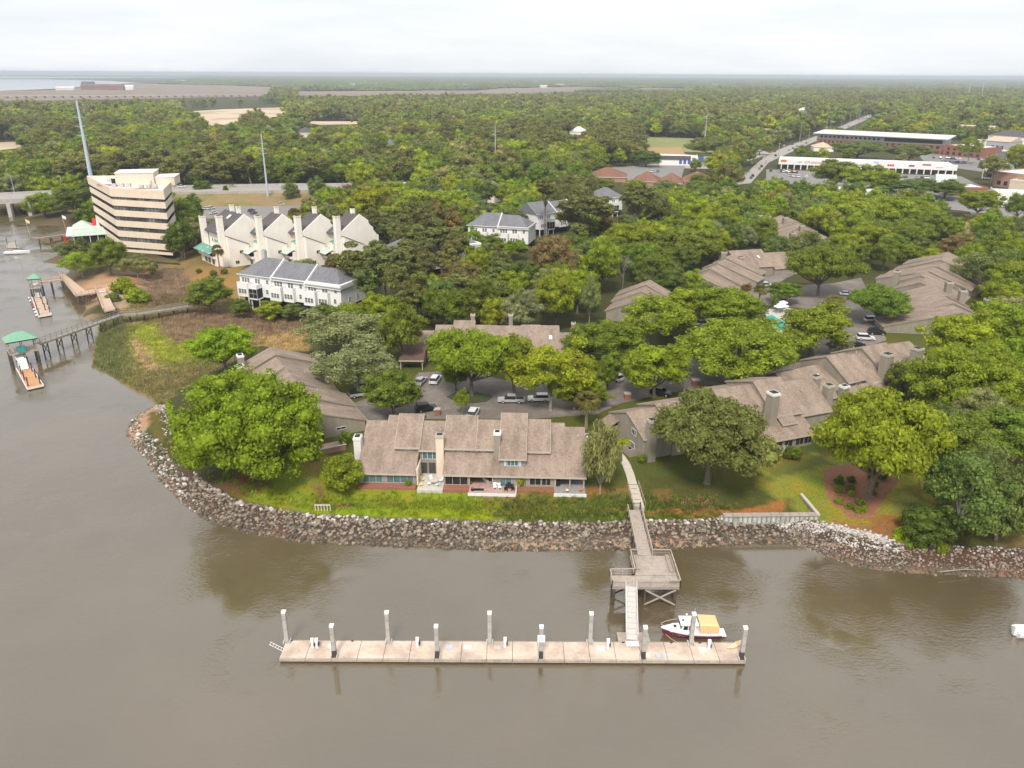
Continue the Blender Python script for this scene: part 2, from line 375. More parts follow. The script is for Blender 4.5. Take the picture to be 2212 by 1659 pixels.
# shore: mud, sand, then the marsh
q_ = np.clip((5.2 - D) / 1.0, 0, 1) * (D > -40) * (X > -62); C[:] = C * (1 - q_[..., None]) + np.array((.075, .06, .047)) * q_[..., None]
s_ = np.clip((1.4 - D) / 1.2, 0, 1) * (D > -40); C[:] = C * (1 - s_[..., None]) + np.array((.20, .15, .105)) * s_[..., None]
patch([(272, 930), (300, 890), (345, 870), (372, 880), (355, 900), (300, 960), (330, 1030), (320, 1020), (285, 985)], (.34, .25, .17), .7, .4)
patch([(980, 1170), (1100, 1172), (1380, 1170), (1560, 1166), (1560, 1185), (980, 1190)], (.36, .27, .19), .5, .3, .8)
patch([(1690, 1165), (1745, 1165), (1700, 1180), (1640, 1182)], (.33, .25, .17), .5, .3, .6)
patch(MARSH_PX, (.20, .17, .08), 2, .5)
patch([(300, 590), (345, 560), (405, 600), (410, 640), (330, 665), (300, 640)], (.20, .145, .10), 2, .5)
patch([(350, 690), (430, 660), (560, 690), (660, 690), (660, 720), (560, 735), (450, 740), (370, 740), (345, 715)], (.20, .145, .095), 2.5, .5)
patch([(560, 725), (660, 715), (660, 765), (560, 745)], (.22, .165, .08), 2, .5)
patch([(290, 720), (350, 700), (345, 740), (430, 745), (430, 775), (340, 775), (300, 760)], (.185, .20, .025), 2, .5)
patch([(225, 700), (265, 700), (270, 830), (205, 790)], (.085, .085, .035), 1.5, .5, .7)
patch([(275, 735), (300, 740), (330, 780), (420, 830), (400, 838), (310, 800)], (.27, .20, .12), 1.5, .5, .6)
patch([(172, 655), (188, 650), (200, 690), (214, 706), (200, 760), (192, 800), (184, 800)], (.26, .20, .14), .8, .2)
patch([(165, 590), (285, 588), (300, 640), (300, 668), (270, 668), (190, 640)], (.38, .27, .17), 1.5, 2)
patch([(230, 620), (270, 618), (275, 650), (240, 645)], (.52, .46, .38), 1.2, 2, .8)
patch([(318, 900), (352, 898), (362, 960), (398, 1012), (380, 1015), (335, 965)], (.10, .10, .025), .8, 1.2)
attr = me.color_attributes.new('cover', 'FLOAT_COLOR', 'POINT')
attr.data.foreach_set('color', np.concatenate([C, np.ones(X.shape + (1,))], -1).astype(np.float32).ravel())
gm = bpy.data.materials.new('ground_cover'); gm.use_nodes = True
t = gm.node_tree; b = t.nodes['Principled BSDF']; l = t.links.new
b.inputs['Roughness'].default_value = .95; b.inputs['Specular IOR Level'].default_value = .15
at = t.nodes.new('ShaderNodeAttribute'); at.attribute_name = 'cover'
geo = t.nodes.new('ShaderNodeNewGeometry')
na = t.nodes.new('ShaderNodeTexNoise'); na.inputs['Scale'].default_value = 2.6; na.inputs['Detail'].default_value = 6; na.inputs['Roughness'].default_value = .75
nb = t.nodes.new('ShaderNodeTexNoise'); nb.inputs['Scale'].default_value = .22; nb.inputs['Detail'].default_value = 5
l(geo.outputs['Position'], na.inputs['Vector']); l(geo.outputs['Position'], nb.inputs['Vector'])
ra = t.nodes.new('ShaderNodeMapRange'); ra.inputs[1].default_value = .3; ra.inputs[2].default_value = .7; ra.inputs[3].default_value = .62; ra.inputs[4].default_value = 1.38
l(na.outputs[0], ra.inputs[0])
hs = t.nodes.new('ShaderNodeMix'); hs.data_type = 'RGBA'; hs.blend_type = 'MULTIPLY'; hs.inputs[7].default_value = (1.35, .95, .8, 1)
rb = t.nodes.new('ShaderNodeMapRange'); rb.inputs[1].default_value = .42; rb.inputs[2].default_value = .68; l(nb.outputs[0], rb.inputs[0]); l(rb.outputs[0], hs.inputs[0])
l(at.outputs['Color'], hs.inputs[6])
vs = t.nodes.new('ShaderNodeVectorMath'); vs.operation = 'SCALE'; l(hs.outputs[2], vs.inputs[0]); l(ra.outputs[0], vs.inputs['Scale']); l(vs.outputs[0], b.inputs['Base Color'])
bp = t.nodes.new('ShaderNodeBump'); bp.inputs['Strength'].default_value = .8; bp.inputs['Distance'].default_value = .25; l(na.outputs[0], bp.inputs['Height']); l(bp.outputs[0], b.inputs['Normal'])
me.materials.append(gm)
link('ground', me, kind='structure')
del X, Y, Z, D, C

# ------------------------------------------------------------------ water
wm = bpy.data.materials.new('muddy_creek_water'); wm.use_nodes = True
t = wm.node_tree; b = t.nodes['Principled BSDF']; l = t.links.new
b.inputs['Roughness'].default_value = .05; b.inputs['IOR'].default_value = 2.1; b.inputs['Specular IOR Level'].default_value = .6
geo = t.nodes.new('ShaderNodeNewGeometry')
n0 = t.nodes.new('ShaderNodeTexNoise'); n0.inputs['Scale'].default_value = .035; n0.inputs['Detail'].default_value = 4; l(geo.outputs['Position'], n0.inputs['Vector'])
r0 = t.nodes.new('ShaderNodeMapRange'); r0.inputs[1].default_value = .35; r0.inputs[2].default_value = .65; l(n0.outputs[0], r0.inputs[0])
x0 = t.nodes.new('ShaderNodeMix'); x0.data_type = 'RGBA'; x0.inputs[6].default_value = (.112, .085, .047, 1); x0.inputs[7].default_value = (.138, .106, .061, 1)
l(r0.outputs[0], x0.inputs[0]); l(x0.outputs[2], b.inputs['Base Color'])
mpw = t.nodes.new('ShaderNodeMapping'); mpw.inputs['Rotation'].default_value = (0, 0, .5); mpw.inputs['Scale'].default_value = (.75, 1.5, 1); l(geo.outputs['Position'], mpw.inputs[0])
w1 = t.nodes.new('ShaderNodeTexNoise'); w1.inputs['Scale'].default_value = 1.5; w1.inputs['Detail'].default_value = 4; w1.inputs['Roughness'].default_value = .6; w1.inputs['Distortion'].default_value = .6; l(mpw.outputs[0], w1.inputs['Vector'])
w2 = t.nodes.new('ShaderNodeTexNoise'); w2.inputs['Scale'].default_value = .11; w2.inputs['Detail'].default_value = 2; l(geo.outputs['Position'], w2.inputs['Vector'])
r2 = t.nodes.new('ShaderNodeMapRange'); r2.inputs[1].default_value = .44; r2.inputs[2].default_value = .62; r2.inputs[3].default_value = .12; r2.inputs[4].default_value = 1.25; l(w2.outputs[0], r2.inputs[0])
mu = t.nodes.new('ShaderNodeMath'); mu.operation = 'MULTIPLY'; l(w1.outputs[0], mu.inputs[0]); l(r2.outputs[0], mu.inputs[1])
bp = t.nodes.new('ShaderNodeBump'); bp.inputs['Strength'].default_value = .26; bp.inputs['Distance'].default_value = .3; l(mu.outputs[0], bp.inputs['Height']); l(bp.outputs[0], b.inputs['Normal'])
MB().poly([(-9000, -800, 0), (9000, -800, 0), (9000, 460, 0), (-9000, 520, 0)]).build('water', wm, kind='structure')

def sheet(name, px, m, z, zg=3.5, kind='structure', **k):
    """a flat sheet at height z, outline cast from image pixels to height zg"""
    P = [tuple(g(x, y, zg)[:2]) for x, y in px]
    return MB().poly([(p[0], p[1], z) for p in P]).build(name, m, kind=kind, **k)
# far ground: marshes, sand, bay
sheet('bay', [(-400, 192), (0, 196), (110, 192), (180, 187), (262, 181), (300, 179), (240, 175), (160, 172.5), (90, 171), (-400, 170)], M['baywater'], 3.9, 3.9)
sheet('bay_beyond', [(-300, 168.6), (75, 169), (250, 168.2), (420, 167.2), (-300, 163.5)], M['baywater'], 4.0, 4.0)
sheet('marsh', [(-300, 220), (120, 217), (560, 208), (620, 200), (640, 190), (500, 184), (300, 180), (255, 183), (180, 189), (110, 195), (-300, 198)], M['tanmarsh'], 3.75, 3.75)
sheet('marsh', [(600, 206), (800, 207), (1000, 203), (1070, 198), (980, 195), (760, 197), (640, 197)], M['tanmarsh'], 3.7, 3.7)
sheet('marsh', [(980, 201), (1100, 203), (1280, 196), (1500, 199), (1500, 191), (1240, 187), (1090, 190)], M['tanmarsh'], 3.72, 3.72)
sheet('sand_flat', [(375, 252), (420, 240), (480, 236), (610, 232), (620, 246), (500, 278), (440, 280)], M['sandy'], 3.6, 3.6)
sheet('sand_flat', [(645, 262), (770, 262), (780, 268), (690, 270)], M['sandy'], 3.61, 3.6)
sheet('sand_flat', [(-60, 310), (30, 306), (60, 318), (-60, 330)], M['sandy'], 3.62, 3.6)
sheet('field', [(1385, 296), (1500, 299), (1560, 330), (1400, 326)], M['field'], 3.6, 3.6)
sheet('field', [(1400, 318), (1470, 318), (1480, 333), (1405, 332)], M['fieldtan'], 3.66, 3.6)
# ------------------------------------------------------------------ trees: leaf material and prototypes
def leafmat(name, translucency=.42, var=.34):
    m = bpy.data.materials.new(name); m.use_nodes = True
    t = m.node_tree; b = t.nodes['Principled BSDF']; l = t.links.new; o = t.nodes['Material Output']
    b.inputs['Roughness'].default_value = .6; b.inputs['Specular IOR Level'].default_value = .25
    a = t.nodes.new('ShaderNodeAttribute'); a.attribute_type = 'INSTANCER'; a.attribute_name = 'tint'
    geo = t.nodes.new('ShaderNodeNewGeometry')
    r = t.nodes.new('ShaderNodeMapRange'); r.inputs[3].default_value = 1 - var; r.inputs[4].default_value = 1 + var; l(geo.outputs['Random Per Island'], r.inputs[0])
    c = t.nodes.new('ShaderNodeTexCoord')
    n = t.nodes.new('ShaderNodeTexNoise'); n.inputs['Scale'].default_value = .33; n.inputs['Detail'].default_value = 3; l(geo.outputs['Position'], n.inputs['Vector'])
    rn = t.nodes.new('ShaderNodeMapRange'); rn.inputs[1].default_value = .3; rn.inputs[2].default_value = .7; rn.inputs[3].default_value = .72; rn.inputs[4].default_value = 1.3; l(n.outputs[0], rn.inputs[0])
    mu = t.nodes.new('ShaderNodeMath'); mu.operation = 'MULTIPLY'; l(r.outputs[0], mu.inputs[0]); l(rn.outputs[0], mu.inputs[1])
    v = t.nodes.new('ShaderNodeVectorMath'); v.operation = 'SCALE'; l(a.outputs['Color'], v.inputs[0]); l(mu.outputs[0], v.inputs['Scale'])
    l(v.outputs[0], b.inputs['Base Color'])
    tr = t.nodes.new('ShaderNodeBsdfTranslucent'); l(v.outputs[0], tr.inputs[0])
    mx = t.nodes.new('ShaderNodeMixShader'); mx.inputs[0].default_value = translucency
    l(b.outputs[0], mx.inputs[1]); l(tr.outputs[0], mx.inputs[2]); l(mx.outputs[0], o.inputs['Surface'])
    return m
LEAF = leafmat('foliage')
def mesh_np(name, V, Q, mats, mi=None):
    me = bpy.data.meshes.new(name); me.vertices.add(len(V)); me.vertices.foreach_set('co', V.astype(np.float32).ravel())
    k = Q.shape[1]; me.loops.add(Q.size); me.polygons.add(len(Q)); me.loops.foreach_set('vertex_index', Q.astype(np.int32).ravel())
    me.polygons.foreach_set('loop_start', np.arange(len(Q), dtype=np.int32) * k)
    for m_ in mats: me.materials.append(m_)
    if mi is not None: me.polygons.foreach_set('material_index', mi.astype(np.int32))
    me.update(calc_edges=True); return me
def unit(n, r): 
    v = r.normal(size=(n, 3)); return v / np.linalg.norm(v, axis=1)[:, None]
_b = bmesh.new(); bmesh.ops.create_icosphere(_b, subdivisions=1, radius=1); ICO_V = np.array([v.co[:] for v in _b.verts]); ICO_F = np.array([[v.index for v in f.verts] for f in _b.faces]); _b.free()
_b = bmesh.new(); bmesh.ops.create_icosphere(_b, subdivisions=2, radius=1); ICO2_V = np.array([v.co[:] for v in _b.verts]); ICO2_F = np.array([[v.index for v in f.verts] for f in _b.faces]); _b.free()
def clumps(R, h0, H, n, r, flat=.25, rc=(.20, .34), lob=.25, top=.0):
    """clump centres and radii for a crown of radius R between heights h0 and H"""
    d = unit(n * 3, r)
    d = d[d[:, 2] > -.75][:n]
    k = len(d)
    rad = r.uniform(.25, 1, k) ** .45
    ph = np.arctan2(d[:, 1], d[:, 0]); s = r.uniform(0, 6.28, 4)
    rad *= 1 + lob * (.6 * np.sin(2 * ph + s[0]) + .5 * np.sin(3 * ph + s[1]) * np.cos(3 * d[:, 2] + s[2]) + .4 * np.sin(5 * ph + s[3]))
    rr = R * r.uniform(rc[0], rc[1], k)
    hz = (H - h0) / 2
    z = d[:, 2].copy(); z = np.where(z < 0, z * (1 - flat), z)
    c = np.stack([d[:, 0] * rad * (R - rr * .7), d[:, 1] * rad * (R - rr * .7), h0 + hz * (1 - top) + z * rad * (hz * (1 + top) - rr * .5)], -1)
    return c, rr
def crown(name, c, rr, per, card, r, core=.72, up=.35, squash=.75, long=1.0, droop=0.0, extra=None, trunk=None):
    """leaf sprays spread over clumps; returns a mesh (trunk faces appended as slot 1 when given)"""
    n = len(c); per_i = np.maximum(6, (per * (rr / rr.mean()) ** 1.5).astype(int)); idx = np.repeat(np.arange(n), per_i); k = len(idx)
    d = unit(k, r); d[:, 2] += up * r.uniform(0, 1, k); d /= np.linalg.norm(d, axis=1)[:, None]
    rad = rr[idx] * r.uniform(.72, 1.12, k)
    p = c[idx] + d * rad[:, None] * np.array([1, 1, squash])
    nn = d * .75 + unit(k, r) * .75 + np.array([0, 0, .25]); nn /= np.linalg.norm(nn, axis=1)[:, None]
    a = np.cross(nn, unit(k, r)); a /= np.linalg.norm(a, axis=1)[:, None] + 1e-9; b_ = np.cross(nn, a)
    if droop: a = a * (1 - droop) + np.array([0, 0, -1]) * droop
    sz = card * r.uniform(.55, 1.35, k)[:, None]
    V = np.stack([p - a * sz * long, p - b_ * sz * .62 + nn * sz * .12, p + a * sz * long, p + b_ * sz * .62 + nn * sz * .12], 1).reshape(-1, 3)
    Q = np.arange(k * 4).reshape(-1, 4)
    Vs = [V]; T = [np.concatenate([Q[:, [0, 1, 2]], Q[:, [0, 2, 3]]])]; o = len(V)
    if core:
        for i in range(n):
            j = ICO_V * (rr[i] * core * r.uniform(.85, 1.1, (len(ICO_V), 1))) * np.array([1, 1, squash]) + c[i]
            Vs.append(j); T.append(ICO_F + o); o += len(j)
    T = np.concatenate(T); mi = np.zeros(len(T), int)
    V = np.concatenate(Vs)
    if trunk is None: return mesh_np(name, V, T, [LEAF])
    tv, tf = trunk
    tri = [];
    for f in tf:
        for q in range(1, len(f) - 1): tri.append((f[0], f[q], f[q + 1]))
    T = np.concatenate([T, np.array(tri) + len(V)]); mi = np.concatenate([mi, np.ones(len(tri), int)]); V = np.concatenate([V, np.array(tv)])
    return mesh_np(name, V, T, [LEAF, M['bark']], mi)
def trunk_mb(c, H, h0, r0, r, n=5, lean=.08, fork=None):
    m = MB(); fk = fork if fork else h0 * .8 + .6
    top = Vector((r.uniform(-lean, lean) * fk, r.uniform(-lean, lean) * fk, fk))
    m.tube((0, 0, -.4), (0, 0, .35), r0 * 1.5, r0 * 1.05, 7); m.tube((0, 0, .35), top, r0 * 1.05, r0 * .75, 7)
    for i in r.choice(len(c), min(n, len(c)), replace=False):
        e = Vector(c[i]); mid = top.lerp(e, .5) + Vector((0, 0, -.04 * H)); 
        m.tube(top, mid, r0 * .55, r0 * .34, 5); m.tube(mid, e, r0 * .34, r0 * .1, 5)
    return m
PROTO = {}      # kind -> list of (crown mesh, trunk mesh, R, H, rough clump count)
def proto(kind, k, R, H, h0, n, per, card, r0, bark='bark', tn=6, **kw):
    L_ = []
    ck = {a: kw.pop(a) for a in ('flat', 'rc', 'lob', 'top') if a in kw}
    for i in range(k):
        r = np.random.default_rng(100 * len(PROTO) + i)
        c, rr = clumps(R, h0, H, n, r, **ck)
        L_.append((crown(kind + '_crown', c, rr, per, card, r, **kw), trunk_mb(c, H, h0, r0, r, tn).mesh(kind + '_trunk', M[bark]), R, H))
    PROTO[kind] = L_
proto('great_oak', 2, 12.5, 17, .8, 230, 170, .27, .65, lob=.2, rc=(.10, .2), flat=.05, squash=.65)
proto('oak', 6, 6, 11, 2.0, 95, 110, .21, .32, 'bark', 8, lob=.3, rc=(.15, .28), squash=.65)
proto('spreading_oak', 2, 9, 11, 2.6, 190, 130, .23, .45, 'bark', 12, lob=.3, rc=(.10, .2), flat=.5, squash=.6)
proto('light_oak', 3, 6, 11, 2.4, 85, 95, .20, .26, 'bark_p', 12, lob=.38, rc=(.11, .23), core=.5, squash=.65)
proto('willow', 2, 5, 11, 1.0, 60, 120, .26, .25, 'bark_p', 8, lob=.2, rc=(.18, .3), core=.5, long=1.9, droop=.45)
proto('pine', 3, 4.2, 18, 8.5, 46, 100, .28, .24, 'bark', 9, lob=.3, rc=(.2, .34), core=.5, long=1.5, squash=.6)
proto('tall_pine', 1, 3.2, 24, 14.5, 30, 90, .28, .26, 'bark', 9, lob=.3, rc=(.22, .36), core=.5, long=1.5, squash=.55)
proto('bush', 2, 2, 2.6, .0, 26, 80, .16, .1, 'bark', 4, lob=.15, rc=(.28, .4), flat=.1)
proto('round_tree', 1, 4.2, 7.2, .4, 60, 120, .2, .2, 'bark', 5, lob=.1, rc=(.2, .3))
def palm(n, seed, Lf=2.0, H=5.5, dead=.4):
    r = random.Random(seed); V = []; F = []; tr = MB()
    tr.tube((0, 0, -.3), (.05, 0, H * .55), .26, .2, 7); tr.tube((.05, 0, H * .55), (0, 0, H), .2, .26, 7)
    for i in range(n):
        az = r.uniform(0, 6.283); el = r.uniform(-.9, 1.35); d = Vector((math.cos(az) * math.cos(el), math.sin(az) * math.cos(el), math.sin(el)))
        s = d.cross(Vector((0, 0, 1))); s = s.normalized() if s.length > .01 else Vector((1, 0, 0)); c0 = Vector((0, 0, H)) + d * Lf * .45
        up = s.cross(d)
        for k in range(9):
            a = (k - 4) * .3; e = (d * math.cos(a) + s * math.sin(a)) * Lf * r.uniform(.5, .68); w_ = s * .055 * math.cos(a) - d * .055 * math.sin(a)
            mid = c0 + e * .6; tip = c0 + e + Vector((0, 0, -.28 * Lf * r.uniform(.6, 1.2)))
            o = len(V); V += [c0[:], (mid - w_)[:], tip[:], (mid + w_)[:]]; F += [(o, o + 1, o + 2), (o, o + 2, o + 3)]
    return mesh_np('palm_crown', np.array(V), np.array(F), [LEAF]), tr.mesh('palm_trunk', M['palmbark'])
PROTO['palm'] = [(*palm(46, 3), 2.0, 6.5), (*palm(40, 5), 2.0, 6.5)]
PROTO['tall_palm'] = [(*palm(40, 9, 1.7, 9.5), 1.7, 10.5)]
def bare(seed):
    r = random.Random(seed); m = MB()
    def br(p, d, L_, w_, k):
        q = p + d * L_; m.tube(p, q, w_, w_ * .65, 4)
        if k:
            for _ in range(3):
                e = (d + Vector((r.uniform(-.8, .8), r.uniform(-.8, .8), r.uniform(-.2, .6)))).normalized(); br(q, e, L_ * r.uniform(.6, .8), w_ * .6, k - 1)
    br(Vector((0, 0, -.2)), Vector((0, 0, 1)), 2.6, .16, 5)
    return m.mesh('bare_limbs', M['bark_p'])
PROTO['bare_tree'] = [(None, bare(4), 4, 9), (None, bare(8), 4, 9)]
# lower-detail crowns (trunk in the same mesh) for the wooded masses behind
LOD = {'mid': [], 'far': [], 'patch': []}
for i in range(7):
    r = np.random.default_rng(900 + i); pine_ = i >= 5
    R, H, h0 = (4.2, 16, 7) if pine_ else (6, 12, 1.0)
    c, rr = clumps(R, h0, H, 48, r, lob=.34, rc=(.16, .36)); tm = trunk_mb(c, H, h0, .28, r, 4)
    LOD['mid'].append(crown('wood_tree', c, rr, 60, .33, r, core=.7 if not pine_ else .5, trunk=(tm.v, tm.f)))
for i in range(5):
    r = np.random.default_rng(950 + i)
    c, rr = clumps(6, .5, 12, 24, r, lob=.36, rc=(.22, .42)); tm = trunk_mb(c, 12, 2, .28, r, 1)
    LOD['far'].append(crown('wood_tree', c, rr, 20, .7, r, core=.8, trunk=(tm.v, tm.f)))
for i in range(4):
    r = np.random.default_rng(980 + i); n = 46
    c = np.stack([r.uniform(-40, 40, n), r.uniform(-40, 40, n), r.uniform(4, 9, n)], -1); rr = r.uniform(6, 10, n)
    LOD['patch'].append(crown('wood_patch', c, rr, 14, 2.2, r, core=.9, trunk=None))
TONE = {'bright': (0.272, 0.339, 0.020), 'yellow': (.335, .390, .022), 'mid': (0.202, 0.266, 0.026), 'deep': (0.151, 0.203, 0.028), 'olive': (.195, .240, .058),
        'grey': (0.313, 0.333, 0.120), 'pine': (0.214, 0.226, 0.060), 'brown': (0.278, 0.215, 0.070), 'palmy': (0.313, 0.272, 0.080), 'rust': (0.278, 0.147, 0.040), 'lime': (0.313, 0.418, 0.020)}
TREES = []     # (root, kind, tone, position)
NTREE = {}
def tree(x, y, z, kind, tone, R, H, label=None, rz=None, group=None, cat=None, name=None):
    lst = PROTO[kind]; i = NTREE.get(kind, 0); NTREE[kind] = i + 1
    cm, tm, R0, H0 = lst[i % len(lst)]
    nm = name or {'pine': 'pine_tree', 'tall_pine': 'pine_tree', 'palm': 'palmetto', 'tall_palm': 'palmetto', 'bush': 'shrub', 'bare_tree': 'bare_tree', 'willow': 'tree', 'light_oak': 'tree', 'round_tree': 'tree'}.get(kind, 'oak_tree')
    o = thing(nm, label or '', cat or {'shrub': 'shrub', 'palmetto': 'palm'}.get(nm, 'tree'), (x, y, z), rnd.uniform(0, 6.28) if rz is None else rz, group)
    s = (R / R0, R / R0, H / H0)
    tc_ = TONE[tone] if isinstance(tone, str) else tone
    j = [rnd.uniform(.9, 1.1), rnd.uniform(.93, 1.07), rnd.uniform(.85, 1.15)]
    if cm is not None:
        c = link('crown', cm, o); c.scale = s; c['tint'] = [tc_[0] * j[0], tc_[1] * j[1], tc_[2] * j[2]]
    if kind != 'bush':
        k = link('trunk', tm, o); k.scale = s
    TREES.append((o, kind, tone, Vector((x, y, z)), R, H))
    return o
def tree_at(bx, by, wpx, top, kind, tone, label=None, z=None, **k):
    """a tree with its foot at image pixel (bx,by), crown width and top also in pixels"""
    p = g(bx, by, 3.5); zz = h1(p.x, p.y) if z is None else z
    p = g(bx, by, zz); d = pj(p)[2]; R = wpx / 2 / FPX * d
    lo, hi = 1.0, 40.0
    for _ in range(30):
        H = (lo + hi) / 2
        if pj((p.x, p.y + R * .25, zz + H))[1] > top: lo = H
        else: hi = H
    return tree(p.x, p.y, zz, kind, tone, R, H, label, **k)
CLEAR = []; SEEN = []; PINEZ = []; WALKS = []
# ------------------------------------------------------------------ building parts
WCACHE = {}
FACE = {'A': 0, 'R': math.pi / 2, 'B': math.pi, 'L': -math.pi / 2}
def window(par, x, y, z, wd, ht, face='A', nv=1, nh=0, fm='white_trim', gm_='glass', t=.07, name='window', proud=.04):
    """a framed window, origin at the middle of its sill; pane is a sub-part"""
    key = (round(wd, 2), round(ht, 2), nv, nh, fm, gm_, t)
    if key not in WCACHE:
        m = MB(); h = wd / 2
        m.box(-h, -.06, 0, h, .03, t).box(-h, -.06, ht - t, h, .03, ht).box(-h, -.06, t, -h + t, .03, ht - t).box(h - t, -.06, t, h, .03, ht - t)
        for i in range(1, nv): 
            q = -h + wd * i / nv; m.box(q - t / 2, -.05, t, q + t / 2, .03, ht - t)
        for i in range(1, nh + 1):
            q = ht * i / (nh + 1); m.box(-h + t, -.045, q - t / 2, h - t, .03, q + t / 2)
        p = MB().box(-h + t, -.02, t, h - t, .02, ht - t)
        WCACHE[key] = (m.mesh(name + '_frame', M[fm]), p.mesh('pane', M[gm_]))
    a, b_ = WCACHE[key]; rz = FACE[face] if isinstance(face, str) else face
    n = (math.sin(rz), -math.cos(rz))
    o = link(name, a, par, (x + n[0] * proud, y + n[1] * proud, z), rz); link('pane', b_, o); return o
def chimney(par, x, y, z0, z1, wx=1.0, wy=1.3, m='siding', cap='trim', name='chimney'):
    o = MB().box(x - wx / 2, y - wy / 2, z0, x + wx / 2, y + wy / 2, z1 - .55).build(name, M[m], par)
    MB().box(x - wx / 2 - .1, y - wy / 2 - .1, z1 - .55, x + wx / 2 + .1, y + wy / 2 + .1, z1 - .2).box(x - wx / 2 - .02, y - wy / 2 - .02, z1 - .2, x + wx / 2 + .02, y + wy / 2 + .02, z1).build('chimney_cap', M[cap], o)
    MB().box(x - wx / 2 + .18, y - wy / 2 + .2, z1, x + wx / 2 - .18, y + wy / 2 - .2, z1 + .05).build('flue', M['black'], o)
    return o
def slab(par, P, x0, x1, th=.2, m='shingle', name='roof', fas='trim', eave=True):
    """roof plane from P[0]=(y,z) eave to P[-1], extruded x0..x1, with a fascia on the eave"""
    prof = [(y, z) for y, z in P] + [(y, z - th) for y, z in reversed(P)]
    o = MB().prx(prof, x0, x1).build(name, M[m], par)
    if fas and eave:
        y, z = P[0]; s = -1 if P[-1][0] > y else 1
        MB().box(x0 - .01, min(y, y + s * .05), z - .3, x1 + .01, max(y, y + s * .05), z + .02).build('fascia', M[fas], o)
    return o
def unit_block(par, x0, x1, A, R_, B, m='siding', rm='shingle', ov=.12, ins=.4, eps=0, base=0, fas='trim'):
    """one house of a row: walls under an uneven gable A(eave) - R(ridge) - B(eave), profile in (y,z)"""
    sa = (R_[1] - A[1]) / (R_[0] - A[0]); sb = (R_[1] - B[1]) / (R_[0] - B[0])
    P = [(A[0] + ins, base), (A[0] + ins, A[1] + sa * ins - .24), (R_[0], R_[1] - .26), (B[0] - ins, B[1] - sb * ins - .24), (B[0] - ins, base)]
    MB().prx(P, x0 + .01, x1 - .01).build('wall', M[m], par)
    slab(par, [(A[0], A[1] + eps), (R_[0], R_[1] + eps)], x0 - ov, x1 + ov, m=rm, fas=fas)
    slab(par, [(B[0], B[1] + eps), (R_[0] + .003, R_[1] + eps)], x0 - ov, x1 + ov, m=rm, fas=fas)
    # barge boards on the gable ends
    if fas:
        for xx in (x0 - ov - .05, x1 + ov):
            MB().prx([(A[0], A[1] + eps + .01), (R_[0], R_[1] + eps + .01), (B[0], B[1] + eps + .01), (B[0], B[1] + eps - .26), (R_[0], R_[1] + eps - .26), (A[0], A[1] + eps - .26)], xx, xx + .05).build('bargeboard', M['siding' if fas == 'trim' else fas], par)
def row(name, label, ox, oy, rz, units, z=3.5, group='taupe townhouse rows', cat='townhouses', **k):
    t_ = thing(name, label, cat, (ox, oy, z), rz, group)
    for i, (x0, x1, A, R_, B) in enumerate(units): unit_block(t_, x0, x1, A, R_, B, eps=.008 * i, **k)
    c, s = math.cos(rz), math.sin(rz)
    xs = [u[0] for u in units] + [u[1] for u in units]; ys = [u[2][0] for u in units] + [u[4][0] for u in units]
    q = [(min(xs), min(ys)), (max(xs), min(ys)), (max(xs), max(ys)), (min(xs), max(ys))]
    CLEAR.append(([(ox + a * c - b_ * s, oy + a * s + b_ * c) for a, b_ in q], 3.2))
    return t_
def vent(par, x, y, z, m='ac'): MB().tube((x, y, z - .2), (x, y, z + .3), .09, .09, 6).build('roof_vent', M[m], par)
def skylight(par, x, y, z, slope, m='white_trim', w_=.8, l_=1.3):
    dz = slope * l_; MB().add([(x, y, z), (x + w_, y, z), (x + w_, y + l_, z + dz), (x, y + l_, z + dz), (x, y, z + .2), (x + w_, y, z + .2), (x + w_, y + l_, z + dz + .2), (x, y + l_, z + dz + .2)],
             [(0, 3, 2, 1), (4, 5, 6, 7), (0, 1, 5, 4), (1, 2, 6, 5), (2, 3, 7, 6), (3, 0, 4, 7)]).build('skylight', M[m], par)

# ------------------------------------------------------------------ the long house on the lawn
H1 = thing('townhouse_row', 'long taupe townhouse row with stepped shingle roofs facing the creek over its own lawn', 'townhouses', (-7.0, 119.35, 3.5), math.radians(-1.9), 'taupe townhouse rows')
X0 = 7.0
def hx(v): return v + X0
def low(x0, x1, y1, eps=0): slab(H1, [(-.55, 2.33 + eps), (y1, 2.6 + .5 * y1 + eps)], hx(x0), hx(x1))
def up(x0, x1, ye, ze, yr, zr, yb=13.2, wy=None, wz=0, lowroof=None):
    sb = .62; zb = zr - sb * (yb - yr); sl = (zr - ze) / (yr - ye)
    wy = ye + .45 if wy is None else wy
    MB().prx([(wy, wz), (wy, ze + sl * (wy - ye) - .24), (yr, zr - .26), (yb - .4, zb + .02), (yb - .4, 0), (wy + 1.5, 0)], hx(x0) + .01, hx(x1) - .01).build('wall', M['siding'], H1)
    slab(H1, [(ye, ze), (yr, zr)], hx(x0) - .1, hx(x1) + .1)
    slab(H1, [(yb, zb), (yr + .003, zr)], hx(x0) - .1, hx(x1) + .1)
    for xx in (hx(x0) - .16, hx(x1) + .1):
        MB().prx([(ye, ze + .01), (yr, zr + .01), (yb, zb + .01), (yb, zb - .26), (yr, zr - .26), (ye, ze - .26)], xx, xx + .06).build('bargeboard', M['trim'], H1)
low(-26.8, -22.95, 10.0, .004)
slab(H1, [(13, 4.9), (10.003, 7.604)], hx(-26.8), hx(-22.95))
low(-22.93, -20.75, 11.2, .01); slab(H1, [(13.5, 5.6), (11.203, 8.21)], hx(-22.93), hx(-20.75))
low(-20.73, -16.5, 4.3, .004)
up(-20.7, -16.4, 3.45, 5.43, 10.4, 8.92, wy=3.95, wz=4.3)
up(-16.38, -12.1, 3.45, 4.95, 9.5, 7.97, wy=4.0)
